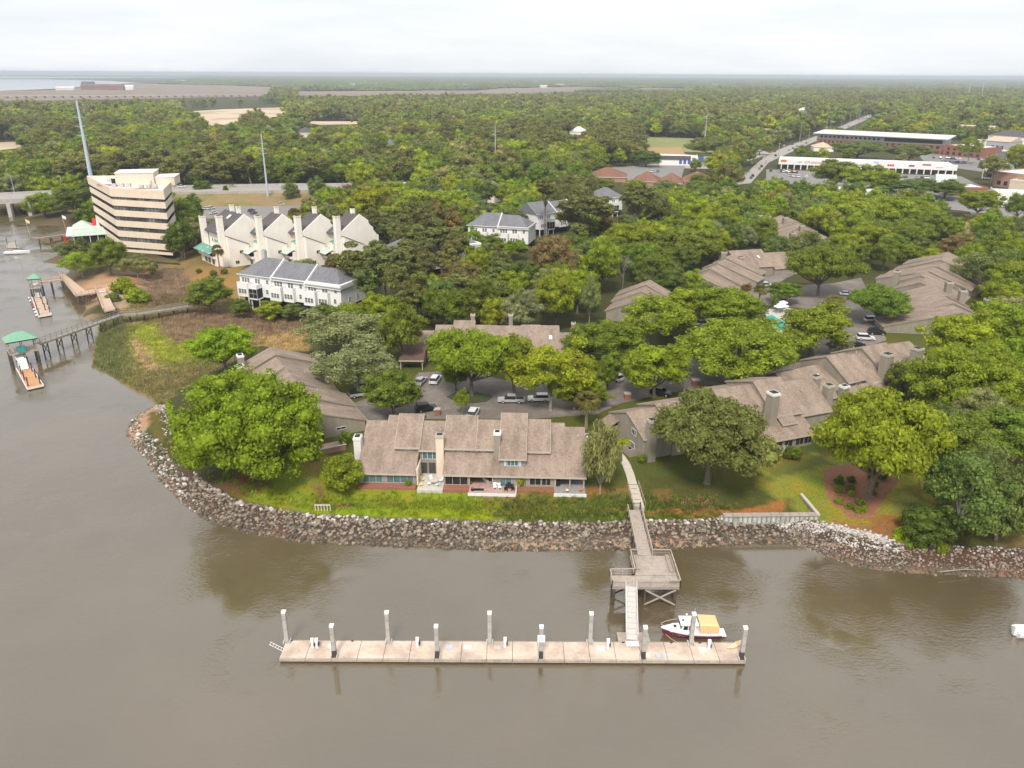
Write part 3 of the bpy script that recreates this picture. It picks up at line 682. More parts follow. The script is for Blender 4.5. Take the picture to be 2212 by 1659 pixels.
up(-12.08, -6.55, 3.45, 5.4, 10.3, 8.83, wy=3.95, wz=4.3)
up(-6.53, -2.15, 3.45, 5.38, 9.5, 8.40, wy=3.95, wz=4.3)
low(-11.9, -2.05, 4.3, .004)
up(-2.12, 2.4, .9, 4.88, 10.2, 9.53, wy=1.4, wz=3.1)
low(-2.03, 2.38, 1.9, .010)
up(2.42, 6.6, 3.4, 5.15, 10.0, 8.45, wy=3.9, wz=4.3)
low(2.4, 6.62, 4.3, .004)
low(6.64, 9.3, 10.2, .016); slab(H1, [(13.2, 5.6), (10.203, 7.716)], hx(6.64), hx(9.3))
low(9.32, 12.9, 9.4, .004); slab(H1, [(13, 4.9), (9.403, 7.304)], hx(9.32), hx(12.9))
# bodies under the plain slopes
def body(x0, x1, y0, yr, zr, yb=12.8, zb=4.8):
    MB().prx([(y0, 0), (y0, 2.33 + .5 * y0), (yr, zr - .25), (yb, zb), (yb, 0)], hx(x0), hx(x1)).build('wall', M['siding'], H1)
body(-26.5, -22.9, 0, 10, 7.6); body(-22.88, -20.72, 0, 11.2, 8.2, 13.2, 5.6); body(6.62, 7.6, 0, 10, 7.6); body(9.34, 12.55, 3.1, 9.4, 7.3); body(7.62, 9.3, 3.1, 10.1, 7.65)
def lowbody(x0, x1, y0, y1=4.0):
    MB().prx([(y0, 0), (y0, 2.33 + .5 * y0), (y1, 2.33 + .5 * y1), (y1, 0)], hx(x0), hx(x1)).build('wall', M['siding'], H1)
lowbody(-20.7, -16.6, 0, 3.94); lowbody(-11.75, -7.3, 0, 3.93); lowbody(-7.28, -3.3, 3.1, 3.92); lowbody(-3.28, -2.14, 0, 3.91); lowbody(-2.1, 2.38, 0.02, 1.39); lowbody(2.44, 6.6, 0, 3.9)
for q in (-7.4, -3.35, 7.5, 10, 12.4): MB().box(hx(q), -.15, 0, hx(q + .17), .15, 2.3).build('porch_post', M['trim'], H1)
for a, b_, n_, gm_ in ((-25.9, -22.4, 3, 'glass_b'), (-21.7, -16.95, 4, 'glass_b')): window(H1, hx((a + b_) / 2), 0, .35, b_ - a, 1.75, nv=n_, gm_=gm_, fm='trim')
window(H1, hx(-9.55), 0, .2, 4.0, 1.95, nv=3, gm_='glass', fm='trim')
window(H1, hx(-1.0), 0.02, .1, 2.1, 2.1, nv=2, gm_='glass_b', fm='trim')
window(H1, hx(4.1), 0, .45, 2.0, 1.65, nv=2, fm='trim'); window(H1, hx(6.0), 0, .45, 1.6, 1.65, nv=2, fm='trim')
window(H1, hx(-5.3), 3.1, .1, 3.6, 2.2, nv=3, fm='trim'); window(H1, hx(9.6), 3.1, 1.1, 3.2, .9, nv=4); 
for q in (-15.75, -14.25, -12.75): window(H1, hx(q), 4.0, .1, 1.35, 2.3, nv=1, fm='siding', gm_='glass_w')
window(H1, hx(-14.6), 4.0, 3.0, 2.7, 1.5, nv=3, gm_='glass_b')
for q in (-19.3, -18.6, -17.9): window(H1, hx(q), 3.95, 4.72, .62, .55, gm_='pale_blue' if q == -18.6 else 'glass_b')
for q, w_ in ((-10.6, .7), (-9.1, 1.3), (-6.8, 1.3), (-5.2, .7)): window(H1, hx(q), 3.95, 4.68, w_, .58, gm_='glass_b')
window(H1, hx(.15), 1.4, 3.35, 2.0, 1.4, nv=3, gm_='glass_b'); 
for q in (-1.35, 1.24): MB().box(hx(q), 1.30, 3.3, hx(q + .38), 1.385, 4.75).build('shutter', M['pale_blue'], H1)
for q in (3.4, 4.05, 4.7, 5.35): window(H1, hx(q), 3.9, 4.55, .58, .52, gm_='white_paint')
chimney(H1, hx(-27.4), 4.6, 0, 7.0, 1.25, 1.6, 'white_trim', 'white_trim'); chimney(H1, hx(-12.7), 3.6, 0, 8.1, 1.35, 1.2, 'cream2', 'trim'); chimney(H1, hx(-2.65), 4.0, 3.0, 8.7, 1.15, 1.3, 'siding', 'white_trim'); chimney(H1, hx(13.3), 6.4, 0, 7.2, .8, 1.2, 'white_trim', 'white_trim')
MB().box(hx(-16.45), -.2, 0, hx(-16.2), 3.98, 3.0).build('court_wall', M['cream2'], H1)
for q, y_ in ((-11, 7.2), (-8.4, 9.6), (-8.3, 4.9), (-7.6, 4.95), (-6.9, 8.6), (.6, 6.4), (3.2, 7.2), (-17, 9.2), (11.6, 7.5)):
    s = 5.43 + .5 * (y_ - 3.45) if -20.7 < q < 2.4 else 2.6 + .5 * y_
    vent(H1, hx(q), y_, s + (.9 if -2 < q < 6 else 0))
CLEAR.append(([(-28, 116), (14.5, 115), (15, 148), (-28, 148)], 2.5))
# terraces in front of it
def terr(name, x0, x1, y0, y1, z1, m, label=None):
    return MB().box(hx(x0), y0, -1.2, hx(x1), y1, z1).build(name, M[m], H1)
terr('terrace', -16.15, -11.77, -2.1, 3.97, .12, 'patio'); terr('terrace', -7.25, .75, -3.0, 3.08, .14, 'pavers'); terr('terrace', 7.4, 12.7, -2.3, 3.05, .10, 'slate')
terr('brick_planter', -26.5, -16.5, -1.35, -.02, .14, 'brick'); terr('brick_planter', -11.75, -7.27, -1.8, -.02, .2, 'brick'); terr('planter_bed', .78, 7.38, -1.5, -.02, .1, 'mulch')
MB().box(hx(-7.3), -3.15, -.2, hx(.85), -3.0, .32).box(hx(.77), -2.98, -.2, hx(.92), -.1, .3).build('terrace_kerb', M['white_trim'], H1)
MB().box(hx(7.3), -2.45, -.4, hx(12.85), -2.3, .2).build('terrace_kerb', M['white_trim'], H1)

# ------------------------------------------------------------------ the other taupe rows
r2d = math.radians
t_ = row('townhouse_row', 'taupe townhouse row half hidden behind the great oak on the point', -55.5, 169.4, math.atan2(-.88, .47),
    [(0, 5.4, (-8, 4.5), (0, 8.0), (11.4, 3.7)), (5.4, 13, (-8, 3.6), (0, 7.4), (9.6, 3.2)), (13, 22, (-8, 3.4), (.4, 7.2), (9.4, 3.0)), (22, 29.5, (-7, 3.0), (1.2, 6.3), (10.6, 2.5)), (29.5, 36.6, (-6, 2.4), (1.2, 5.4), (10.6, 2.2))])
chimney(t_, 9, -8.3, 0, 8.0, 1.6, 1.3, cap='white_trim'); chimney(t_, 2.6, -7.2, 0, 8.2, 1.6, 1.3, cap='white_trim'); window(t_, 36.59, -1.5, 2.9, 1.2, .9, 'R', nv=2); window(t_, 36.59, 5.2, 1.2, 2.0, .6, 'R', nv=2)
window(t_, 36.59, 1.2, 0.1, 1.3, 2.0, 'R', nv=1, fm='siding'); window(t_, 33, 10.2, .5, 4, 1.6, 'B', nv=5); vent(t_, 15, 4, 6.2); vent(t_, 25, 4, 5.7)
# its walled front court
c_ = thing('walled_court', 'small brick walled court below the gable of the townhouse row by the great oak', 'patio', (*g(712, 968, 3.5)[:2], 3.5), math.atan2(-.88, .47) + math.pi / 2)
MB().box(-2.6, -2.2, 0, -2.35, 2.2, 1.1).build('brick_wall', M['brick_p'], c_); MB().box(-2.35, -2.2, 0, 2.6, -1.95, 1.1).build('brick_wall', M['brick_p'], c_); MB().box(2.36, -1.95, 0, 2.6, 2.2, 1.1).build('brick_wall', M['brick_p'], c_)
MB().box(-2.35, -1.95, -.1, 2.36, 2.2, .06).build('paving', M['woodtan'], c_); MB().box(-2.7, -2.3, 1.1, -2.3, 2.3, 1.2).box(-2.3, -2.3, 1.1, 2.7, -1.9, 1.2).build('coping', M['trim'], c_)

t_ = row('townhouse_row', 'taupe townhouse row right of the concrete path, tall chimney stacks above the creek lawn', 24.1, 129.5, math.atan2(.36, .93),
    [(0, 6.2, (-.5, 4.4), (6.3, 7.2), (13.2, 4.3)), (6.2, 12, (-1, 4.4), (6.3, 7.9), (13, 5.2)), (12, 19, (-1.5, 3.9), (6.4, 7.4), (13.4, 5.0)), (19, 27.6, (-2, 5.0), (6.2, 9.0), (14, 6.0)), (27.6, 34, (-2.4, 5.4), (5.2, 10.1), (14, 6.8)), (34, 41.5, (-2.4, 4.6), (4.6, 9.1), (13, 5.6))])
slab(t_, [(-6.3, 2.5), (-1.9, 4.7)], 22.4, 34.5); MB().box(22.7, -5.8, 0, 34.2, -2.0, 2.6).build('wall', M['siding'], t_)
slab(t_, [(-4.0, 4.3), (-1.8, 5.4)], 28.2, 32); MB().box(28.4, -3.6, 2.8, 31.8, -2.05, 4.4).build('dormer', M['siding'], t_); window(t_, 30.1, -3.6, 3.1, 1.8, 1.1, nv=2, fm='siding')
for q in (23.8, 26.2, 28.6, 31.2, 33.2): window(t_, q, -5.8, .5, 1.9, 1.6, nv=2, fm='siding')
chimney(t_, 1.3, -.7, 0, 8.4, 1.6, 1.5); chimney(t_, 26.4, -2.4, 0, 10.8, 1.7, 1.9, cap='white_trim'); chimney(t_, 43.0, 1, 0, 8.8, 1.6, 1.6)
window(t_, .01, 3.3, 3.7, 1.7, 1.2, 'L', nv=3); window(t_, .01, 3.6, .9, 1.9, 1.2, 'L', nv=4); skylight(t_, 33, 2.4, 8.1, .62); vent(t_, 14, 2, 6.8); vent(t_, 37, 2, 8.0); vent(t_, 22, 1.5, 7.4, 'brick')
slab(t_, [(-0.6, 0), (0.6, 0)], 0, .1, name='sill'); 
MB().add([(-2.2, 9, 3.1), (0, 9, 4.3), (0, 12.6, 4.3), (-2.2, 12.6, 3.1), (-2.2, 9, 2.9), (0, 9, 4.1), (0, 12.6, 4.1), (-2.2, 12.6, 2.9)], [(0, 1, 2, 3), (7, 6, 5, 4), (0, 4, 5, 1), (1, 5, 6, 2), (2, 6, 7, 3), (3, 7, 4, 0)]).build('porch_roof', M['shingle'], t_); MB().box(-1.9, 9.3, 0, 0, 12.3, 2.9).build('porch', M['siding'], t_)
e_ = thing('utility_pen', 'low taupe walled pen of air conditioners beside the concrete path', 'enclosure', (*g(1368, 979, 3.5)[:2], 3.5), math.atan2(.36, .93))
MB().box(-1.6, -1.3, 0, -1.45, 1.3, 1.5).build('wall', M['siding'], e_); MB().box(1.45, -1.3, 0, 1.6, 1.3, 1.5).build('wall', M['siding'], e_); MB().box(-1.45, -1.3, 0, 1.45, -1.15, 1.5).build('wall', M['siding'], e_); MB().box(-1.45, 1.15, 0, 1.45, 1.3, 1.5).build('wall', M['siding'], e_)
def ac(x, y, z, label):
    o = thing('air_conditioner', label, 'air conditioner', (x, y, z), 0, 'air conditioners'); MB().tube((0, 0, 0), (0, 0, 1.0), .45, .45, 12).build('casing', M['ac'], o); MB().tube((0, 0, 1.0), (0, 0, 1.06), .36, .34, 12).build('fan_grille', M['black'], o)
p = e_.location; ac(p.x - .7, p.y, 3.5, 'air conditioner at the left inside the taupe pen by the path'); ac(p.x + .6, p.y + .2, 3.5, 'air conditioner at the right inside the taupe pen by the path')
for i, q in enumerate((1683, 1695)):
    p = g(q, 974 - i * 3, 3.5); ac(p.x, p.y, 3.5, ('left' if i == 0 else 'right') + ' of two pale air conditioners by the townhouse wall near the lawn shrub')

t_ = row('townhouse_row', 'taupe townhouse row with two big chimneys in front of the white cars', 66, 160, math.atan2(.47, .88),
    [(-8, 4.6, (-7, 2.8), (3, 6.2), (9, 3.2)), (4.6, 10, (-6, 4.8), (.8, 8.8), (8, 5.6)), (10, 16, (-7.4, 3.8), (.8, 7.9), (8.4, 4.7)), (16, 24, (-7, 4.5), (.9, 9.0), (9, 5.2)), (24, 32.5, (-7, 3.9), (.9, 8.0), (9, 4.5))])
slab(t_, [(-10.5, 2.4), (-6.4, 4.1)], 3, 14); MB().box(3.3, -10, 0, 13.7, -6.5, 2.5).build('wall', M['siding'], t_)
chimney(t_, 15.4, -6.2, 0, 9.9, 2.1, 1.9); chimney(t_, 25.2, -6.4, 0, 9.8, 2.1, 1.9); chimney(t_, -2.8, -3.2, 0, 6.9, 1.7, 1.6); chimney(t_, 1.4, -7.4, 0, 5.4, 1.7, 1.4, cap='white_trim')
window(t_, 8.2, -5.6, 3.2, 1.7, .8, nv=3); window(t_, 12.6, -7.0, 3.1, 2.2, .9, nv=4); skylight(t_, .4, -1.6, 5.0, .36); window(t_, -7.99, 4.2, 3.6, .8, .8, 'L', nv=2)
for q, y_ in ((8, -1.5), (12.5, -3), (17, -1), (20, -2.6), (13.4, .2)): vent(t_, q, y_, 8.4 + y_ * .53)

t_ = row('townhouse_row', 'taupe townhouse row with three chimneys beside the parked white hatchback', 127, 231, math.atan2(-.99, -.12),
    [(-1, 5.5, (-10, 4.0), (0, 7.6), (6, 5.0)), (5.5, 11.5, (-13, 3.2), (0, 7.6), (7, 4.4)), (11.5, 18, (-13.5, 3.0), (-.4, 7.2), (7, 4.0)), (18, 26, (-21, 1.9), (-1, 6.6), (7, 3.6))])
chimney(t_, 1, 4.5, 0, 9.2, 1.9, 1.7); chimney(t_, 9.8, 5, 0, 9.0, 1.9, 1.7); chimney(t_, 18.5, 8.5, 0, 8.8, 1.9, 1.9); vent(t_, 9, 2, 7.2)
t_ = row('townhouse_row', 'taupe townhouse row with zigzag stepped gables right of the spreading oaks', 149.8, 267.2, math.atan2(-.78, -.63),
    [(-8, 1, (-13, 4.2), (-1, 8.8), (11, 4.6)), (1, 8, (-14, 3.4), (0, 8.9), (14, 3.8)), (8, 16, (-15, 2.8), (1, 8.2), (14, 3.4)), (16, 22.5, (-16, 2.6), (0, 7.6), (13, 3.2)), (22.5, 29.5, (-9, 3.6), (-1, 7.4), (8, 4.3)), (29.5, 38, (-6, 4.0), (1, 7.0), (14, 2.8))])
window(t_, 37.99, 3, 3.2, 2.8, 1.6, 'R', nv=3); chimney(t_, 30.5, -7.8, 0, 8.0, 1.9, 1.7); window(t_, 26, -8.6, 2, 2.0, 1.0, 'A', nv=2)
t_ = row('townhouse_row', 'taupe townhouse row with many chimneys, farthest back in the wood', 119.7, 351.8, math.atan2(-.99, .11),
    [(0, 8, (-11, 4.0), (0, 8.5), (5, 6.4)), (8, 16, (-13, 3.6), (0, 8.7), (5, 6.2)), (16, 24, (-14, 3.2), (0, 8.2), (6, 5.6)), (24, 33, (-16, 2.8), (0, 7.6), (7, 4.4)), (33, 44, (-15, 2.6), (0, 7.0), (8, 3.8))])
for q, y_, zz in ((1, -10, 9), (7, -9, 9.6), (13, -4, 10), (27, -3, 9), (38, -12, 8.2)): chimney(t_, q, y_, 0, zz, 1.9, 1.7)
t_ = row('townhouse_row', 'taupe townhouse row with its slanting ridges left of the round oaks', 75.7, 268.5, math.atan2(-.81, -.585),
    [(0, 5, (-4, 6.2), (0, 8.5), (13.2, 4.4)), (5, 12, (-5, 5.4), (0, 8.0), (14.5, 3.6)), (12, 19, (-6, 4.4), (.5, 7.4), (12, 3.2)), (19, 27, (-6, 3.2), (.5, 6.2), (12.5, 2.6))])
chimney(t_, -.6, -2.5, 0, 9.2, 1.7, 1.5); skylight(t_, 1.8, 4, 7.0, -.28)
t_ = row('townhouse_row', 'taupe townhouse row with a valley roof between two slanting taupe rows', 80, 274, math.atan2(.25, .97),
    [(0, 13, (-3, 3.4), (7, 7.4), (14, 4.6)), (13, 28, (-4, 2.6), (5, 6.4), (13, 3.6))])
skylight(t_, 9, 1.5, 5.4, .4); skylight(t_, 23, 1, 4.9, .42); chimney(t_, 1.5, .5, 0, 6.6, 1.9, 1.5)
t_ = row('townhouse_row', 'small taupe roof with a central ridge among the trees left of the pool', 41.9, 233.0, math.atan2(-.94, -.35),
    [(0, 6, (-9, 4.2), (0, 8.4), (9.5, 3.8)), (6, 12, (-9, 3.8), (0, 7.8), (10.5, 3.2)), (12, 19, (-9, 2.8), (0, 6.6), (12, 2.4))])
t_ = row('townhouse_row', 'taupe townhouse row with three thin chimneys behind the big courtyard oaks', -4, 181, 0,
    [(-20.5, -15.4, (3, 3.0), (9, 5.6), (17, 2.8)), (-15.4, -10.8, (0, 3.0), (9.8, 6.9), (17, 3.2)), (-10.8, -5.6, (0, 3.2), (10.5, 7.9), (17, 4.2)), (-5.6, 0, (0, 3.0), (9.8, 6.9), (17, 3.2)), (0, 6.4, (0, 3.0), (9.6, 6.8), (17, 3.2)), (6.4, 11, (0, 3.0), (9.8, 7.0), (17, 3.2)), (11, 15.8, (-1, 2.9), (9.6, 6.9), (17, 3.2)), (15.8, 18.8, (-1, 2.9), (7.8, 5.6), (16, 2.8)), (18.8, 22.6, (-1, 2.8), (7.6, 5.4), (16, 2.6))])
for q, zz in ((-6.1, 9.5), (3.6, 9.5)): chimney(t_, q, 11, 0, zz, 1.05, 1.0)
chimney(t_, 19.6, 9.5, 0, 7.8, 1.0, 1.0); skylight(t_, 13.2, 4.3, 4.9, .37, 'white_paint')
for q in (-16, -12.5, -8, -2.5, 3, 8.5, 13.5, 20.5): window(t_, q, -.6 if q > 11 else .4, .6, 1.6, 1.5, nv=2, fm='trim')
p = g(893, 765, 6.0)
o = thing('carport', 'brown roofed carport left of the courtyard behind the grey oaks', 'carport', (p.x, p.y, 3.5)); slab(o, [(-4.6, 2.5), (4.6, 4.0)], -3, 3, m='shingle_umber'); MB().box(-2.8, -.5, 0, 2.8, 4.4, 2.6).build('wall', M['siding'], o)
for q in (-2.7, 2.5): MB().box(q, -4.3, 0, q + .2, -4.1, 2.5).build('post', M['trim'], o)
# ------------------------------------------------------------------ white houses, cream condominiums, office tower
def two(a, b, z):
    p, q = g(*a, z), g(*b, z); return p, math.atan2(q.y - p.y, q.x - p.x), (q - p).length
def clear_rect(o, x0, x1, y0, y1, grow=3):
    c, s = math.cos(o.rotation_euler.z), math.sin(o.rotation_euler.z); ox, oy = o.location.x, o.location.y
    CLEAR.append(([(ox + a * c - b_ * s, oy + a * s + b_ * c) for a, b_ in ((x0, y0), (x1, y0), (x1, y1), (x0, y1))], grow))
def triple(par, x, y, z, n=3, sp=1.05, w_=.85, h_=1.5, face='A', gm_='glass'):
    for i in range(n):
        d = (i - (n - 1) / 2) * sp
        window(par, x + (d if face in 'AB' else 0), y + (0 if face in 'AB' else d), z, w_, h_, face, nv=2, nh=1, gm_=gm_, t=.06)
def railbox(par, x0, x1, y0, y1, z, h=1.0, m='white', name='balcony_rail'):
    MB().box(x0, y0, z, x1, y0 + .08, z + h).box(x0, y0 + .08, z, x0 + .08, y1, z + h).box(x1 - .08, y0 + .08, z, x1, y1, z + h).build(name, M[m], par)
def white_house(label, p, rz, n, uw=12.6, z=2.2, hipL=True, hipR=True):
    o = thing('white_house_row', label, 'houses', (p.x, p.y, z), rz, 'white townhouse rows'); W_ = n * uw
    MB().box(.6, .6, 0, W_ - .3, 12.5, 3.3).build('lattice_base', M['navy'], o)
    for i in range(n):
        x = i * uw
        MB().box(x + .01, 0, 3.3, x + uw - .01, 13, 10.0).build('wall', M['white'], o)
        # bay with a deck on top, screened porch beside it
        MB().box(x + .4, -2.0, 3.3, x + 4.6, -.005, 6.7).build('bay', M['white'], o); railbox(o, x + .4, x + 4.6, -2.0, 0, 6.7)
        triple(o, x + 2.5, -2.0, 4.3); triple(o, x + 2.4, 0, 7.4, gm_='glass')
        if i == 0:
            MB().box(x + 5.4, -2.6, 2.9, x + 8.6, -.005, 3.3).box(x + 5.4, -2.6, 6.3, x + 8.6, -.005, 6.7).build('porch_frame', M['white'], o)
            window(o, x + 7.0, -2.55, 3.3, 3.2, 3.0, nv=2, nh=1, gm_='black'); MB().box(x + 5.5, -2.4, 3.32, x + 8.5, -.01, 6.28).build('screen', M['black'], o); railbox(o, x + 5.4, x + 8.6, -2.6, 0, 6.7)
        else:
            MB().box(x + 5.2, -1.4, 3.3, x + 8.8, -.005, 6.7).build('bay', M['white'], o); railbox(o, x + 5.2, x + 8.8, -1.4, 0, 6.7); triple(o, x + 7, -1.4, 4.3)
        triple(o, x + 7.0, 0, 7.4, 2); window(o, x + 10.4, 0, 4.4, .9, 1.4, nv=2, nh=1); window(o, x + 10.8, 0, 7.6, .9, 1.3, nv=2, nh=1)
        rx0 = x - (.5 if i == 0 else 0); rx1 = x + uw + (.5 if i == n - 1 else 0)
        hl, hr = (i == 0 and hipL), (i == n - 1 and hipR)
        a0 = rx0 + (6 if hl else 0); a1 = rx1 - (6 if hr else 0); e = .012 * i - .5 * i
        V = [(rx0, -.6, 9.9 + e), (rx1, -.6, 9.9 + e), (rx1, 13.6, 9.9 + e), (rx0, 13.6, 9.9 + e), (a0, 6.5, 14.2 + e), (a1, 6.5, 14.2 + e)]
        MB().add(V, [(0, 1, 5, 4), (1, 2, 5), (2, 3, 4, 5), (3, 0, 4), (0, 3, 2, 1)]).build('roof', M['shingle_grey'], o)
        MB().box(rx0, -.66, 9.72 + e, rx1, -.61, 9.95 + e).build('fascia', M['white'], o)
        if i: MB().prx([(-.7, 9.9 + e + .5), (6.5, 14.2 + e + .75), (13.6, 9.9 + e + .5), (13.6, 9.5 + e), (6.5, 13.4 + e), (-.7, 9.5 + e)], x - .16, x + .16).build('party_wall', M['white'], o)
    MB().box(W_ - .01, 2, 3.3, W_ + .01, 3, 3.4).build('trim_board', M['white'], o)
    for q in (.6, 4.4, 5.5, 8.5): MB().box(q - .15, -1.9, -.6, q + .15, -1.6, 3.3).build('stilt', M['white'], o)
    window(o, W_, 4, 4.4, .9, 1.4, 'R', nv=2, nh=1); window(o, W_, 8, 4.4, .9, 1.4, 'R', nv=2, nh=1); window(o, 0, 4, 4.4, .9, 1.4, 'L', nv=2, nh=1)
    clear_rect(o, 0, W_, -2, 13, 2.5); return o
p, a, L_ = two((525, 657), (768, 693), 2.2)
o = white_house('white townhouse row on stilts over a navy base beside the marsh', p, a, 3); chimney(o, 1.0, 11, 8, 15.2, 1.2, 1.2, 'ac', 'ac')
p, a, L_ = two((1012, 538), (1128, 545), 3); white_house('white house row with grey hip roof above the pines and brown thicket', p, a, 2, z=3)
p = g(1158, 512, 3); o = white_house('white house row turned gable on beside the tall lone pine', p, r2d(38), 3, 11.5, z=3, hipL=False, hipR=False)
MB().prx([(0, 9.9), (6.5, 13.9), (13, 9.9)], -.02, .0).build('gable_wall', M['white'], o); triple(o, -.02, 6.5, 7.2, 2, face='L'); triple(o, -.02, 9.5, 4.2, 2, face='L')
p, a, L_ = two((1300, 472), (1352, 466), 3); white_house('white house with grey hip roof and dark screened porch farthest among the trees', p, a, 1, 13, z=3)
p, a, L_ = two((868, 606), (1000, 586), 3); white_house('white house row mostly hidden behind the dark pines', p, a, 3, 11, z=2.5)

CR_ = thing('condominium_row', 'cream stucco condominiums with four big slanting gables and chimneys behind the marsh', 'condominiums', (0, 0, 0))
RZC = math.atan2(-.75, .66)
for k in range(4):
    p = g(484 + 83 * k, 577, 3.5)
    u = link('house', None, CR_, (p.x, p.y, 3.5), RZC)
    W_ = 17.5 if k == 0 else 9.4
    def bx(name, m_, *a): MB().box(*a).build(name, M[m_], u)
    P = [(1.8, 0), (1.8, 12.6), (10, 18.3), (13.5, 15.7), (13.5, 14.3), (15.4, 13.0), (15.4, 11.2), (17.6, 9.8), (17.6, 0)]
    MB().prx(P, -.45, 0).build('gable_wall', M['cream'], u)
    MB().prx([(2.2, 0), (2.2, 12.4), (10, 17.8), (13.4, 15.4), (17.4, 9.4), (17.4, 0)], -W_, -.46).build('wall', M['cream'], u)
    MB().prx([(.6, 11.5), (10, 18.0), (10, 17.7), (.6, 11.2)], -W_, -.47).build('roof', M['shingle_dark'], u)
    MB().prx([(10.01, 18.0), (17.6, 12.6), (17.6, 12.3), (10.01, 17.7)], -W_, -.47).build('roof', M['shingle_dark'], u)
    chimney(u, -.9, .8, 0, 18.6, 2.1, 1.9, 'cream', 'cream2'); chimney(u, -5.8, 10.4, 15, 20.4, 1.3, 1.3, 'cream', 'cream2' if k < 3 else 'black')
    # lower side block with its raking brown verge
    MB().prx([(1.9, 0), (1.9, 11.2), (9.5, 7.6), (9.5, 0)], .005, 2.2).build('side_block', M['cream'], u); MB().prx([(1.7, 11.45), (9.8, 7.65), (9.8, 7.45), (1.7, 11.25)], .01, 2.4).build('verge', M['shingle_dark'], u)
    window(u, 2.2, 6.4, 4.6, 1.5, 1.2, 'R', nv=2, fm='cream2'); window(u, 2.2, 4.4, 1.0, 1.5, 1.2, 'R', nv=2, fm='cream2')
    # front: loggias with awnings, the low terrace roof
    xa, xb = -W_ + .6, -2.3
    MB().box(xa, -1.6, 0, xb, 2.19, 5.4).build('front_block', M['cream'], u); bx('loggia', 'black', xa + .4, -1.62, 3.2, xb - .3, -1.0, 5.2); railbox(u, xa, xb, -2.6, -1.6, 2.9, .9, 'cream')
    MB().add([(xa - .4, -4.2, 5.0), (xb + .3, -4.2, 5.0), (xb + .3, -.4, 6.6), (xa - .4, -.4, 6.6), (xa - .4, -4.2, 4.85), (xb + .3, -4.2, 4.85), (xb + .3, -.4, 6.45), (xa - .4, -.4, 6.45)], [(0, 1, 2, 3), (7, 6, 5, 4), (0, 4, 5, 1), (1, 5, 6, 2), (2, 6, 7, 3), (3, 7, 4, 0)]).build('terrace_roof', M['awning_pale'] if k else M['awning'], u)
    for zz, w0, m_ in ((8.6, 0, 'awning'), (12.2, 1.2, 'awning' if k % 2 else 'awning_pale')):
        MB().add([(xb - 3.6, -.2 + w0, zz), (xb - .1, -.2 + w0, zz), (xb - .1, 2.2 + w0, zz + 1.0), (xb - 3.6, 2.2 + w0, zz + 1.0), (xb - 3.6, -.2 + w0, zz - .12), (xb - .1, -.2 + w0, zz - .12), (xb - .1, 2.2 + w0, zz + .88), (xb - 3.6, 2.2 + w0, zz + .88)], [(0, 1, 2, 3), (7, 6, 5, 4), (0, 4, 5, 1), (1, 5, 6, 2), (2, 6, 7, 3), (3, 7, 4, 0)]).build('awning', M[m_], u)
        window(u, xb - 1.8, 2.2 if zz < 9 else 2.25, zz - 1.9, 2.6, 1.8, nv=2, fm='cream2')
    window(u, xb - 5.3, 2.2, 7.2, 1.3, 1.3, nv=2, fm='cream2'); window(u, xb - 2.8, -1.6, .3, 2.4, 2.2, nv=2, fm='cream2')
    if k == 0:
        chimney(u, -17.4, .8, 0, 16.5, 2.1, 1.9, 'cream', 'cream2'); chimney(u, -12, 10.4, 15, 20.4, 1.3, 1.3, 'cream', 'cream2'); window(u, -11, 2.2, 7.2, 1.3, 1.3, nv=2, fm='cream2'); window(u, -13.4, 2.2, 7.2, 1.3, 1.3, nv=2, fm='cream2'); skylight(u, -9, 6.6, 15.9, .69, 'white_paint', 1.6, 1.6)
        window(u, -12, -1.6, .3, 2.4, 2.2, nv=2, fm='cream2'); window(u, -9, -1.6, .3, 2.4, 2.2, nv=2, fm='cream2')
    CLEAR.append(([tuple((Vector((p.x, p.y, 0)) + Matrix.Rotation(RZC, 3, 'Z') @ Vector((a, b_, 0)))[:2]) for a, b_ in ((-W_, -5), (3, -5), (3, 19), (-W_, 19))], 2))

OT = thing('office_tower', 'peach concrete office tower with dark ribbon windows by the creek', 'office tower', (0, 0, 3.5))
FP = [(-132.2, 300.8), (-138.5, 323), (-150, 349), (-183, 344), (-156, 308)]; NF = len(FP)
FP = FP[::-1]; ctr = Vector((sum(q[0] for q in FP) / NF, sum(q[1] for q in FP) / NF))
def sc(f): return [tuple(ctr + (Vector(q) - ctr) * f) for q in FP]
def fp(z, f=1.0):
    k = 1 - .0035 * (24.5 - z) / 4   # floors draw in a little towards the ground
    return sc(f * k)
for i in range(6):
    z1 = 24.5 - 4.05 * i; z0 = z1 - (2.9 if i == 0 else 2.3)
    P = fp(z1, 1.006 if i == 0 else 1); MB().pri(P, z0, z1 if i else z1 - .6).build('spandrel', M['cream2'], OT)
    MB().pri(fp(z1, .972), z0 - 1.78, z0).build('ribbon_window', M['glass_w'], OT)
    F_ = fp(z1, .9775)
    mb = MB()
    for a in range(NF):
        A_, B_ = Vector(F_[a]), Vector(F_[(a + 1) % NF]); n_ = max(2, int((B_ - A_).length / 1.6))
        for q in range(n_): c_ = A_.lerp(B_, (q + .5) / n_); mb.box(c_.x - .06, c_.y - .06, z0 - 1.6, c_.x + .06, c_.y + .06, z0 - .02)
    mb.build('mullions', M['black'], OT, kind='stuff')
MB().pri(fp(0, 1), 0, 1.0).build('plinth', M['cream2'], OT)
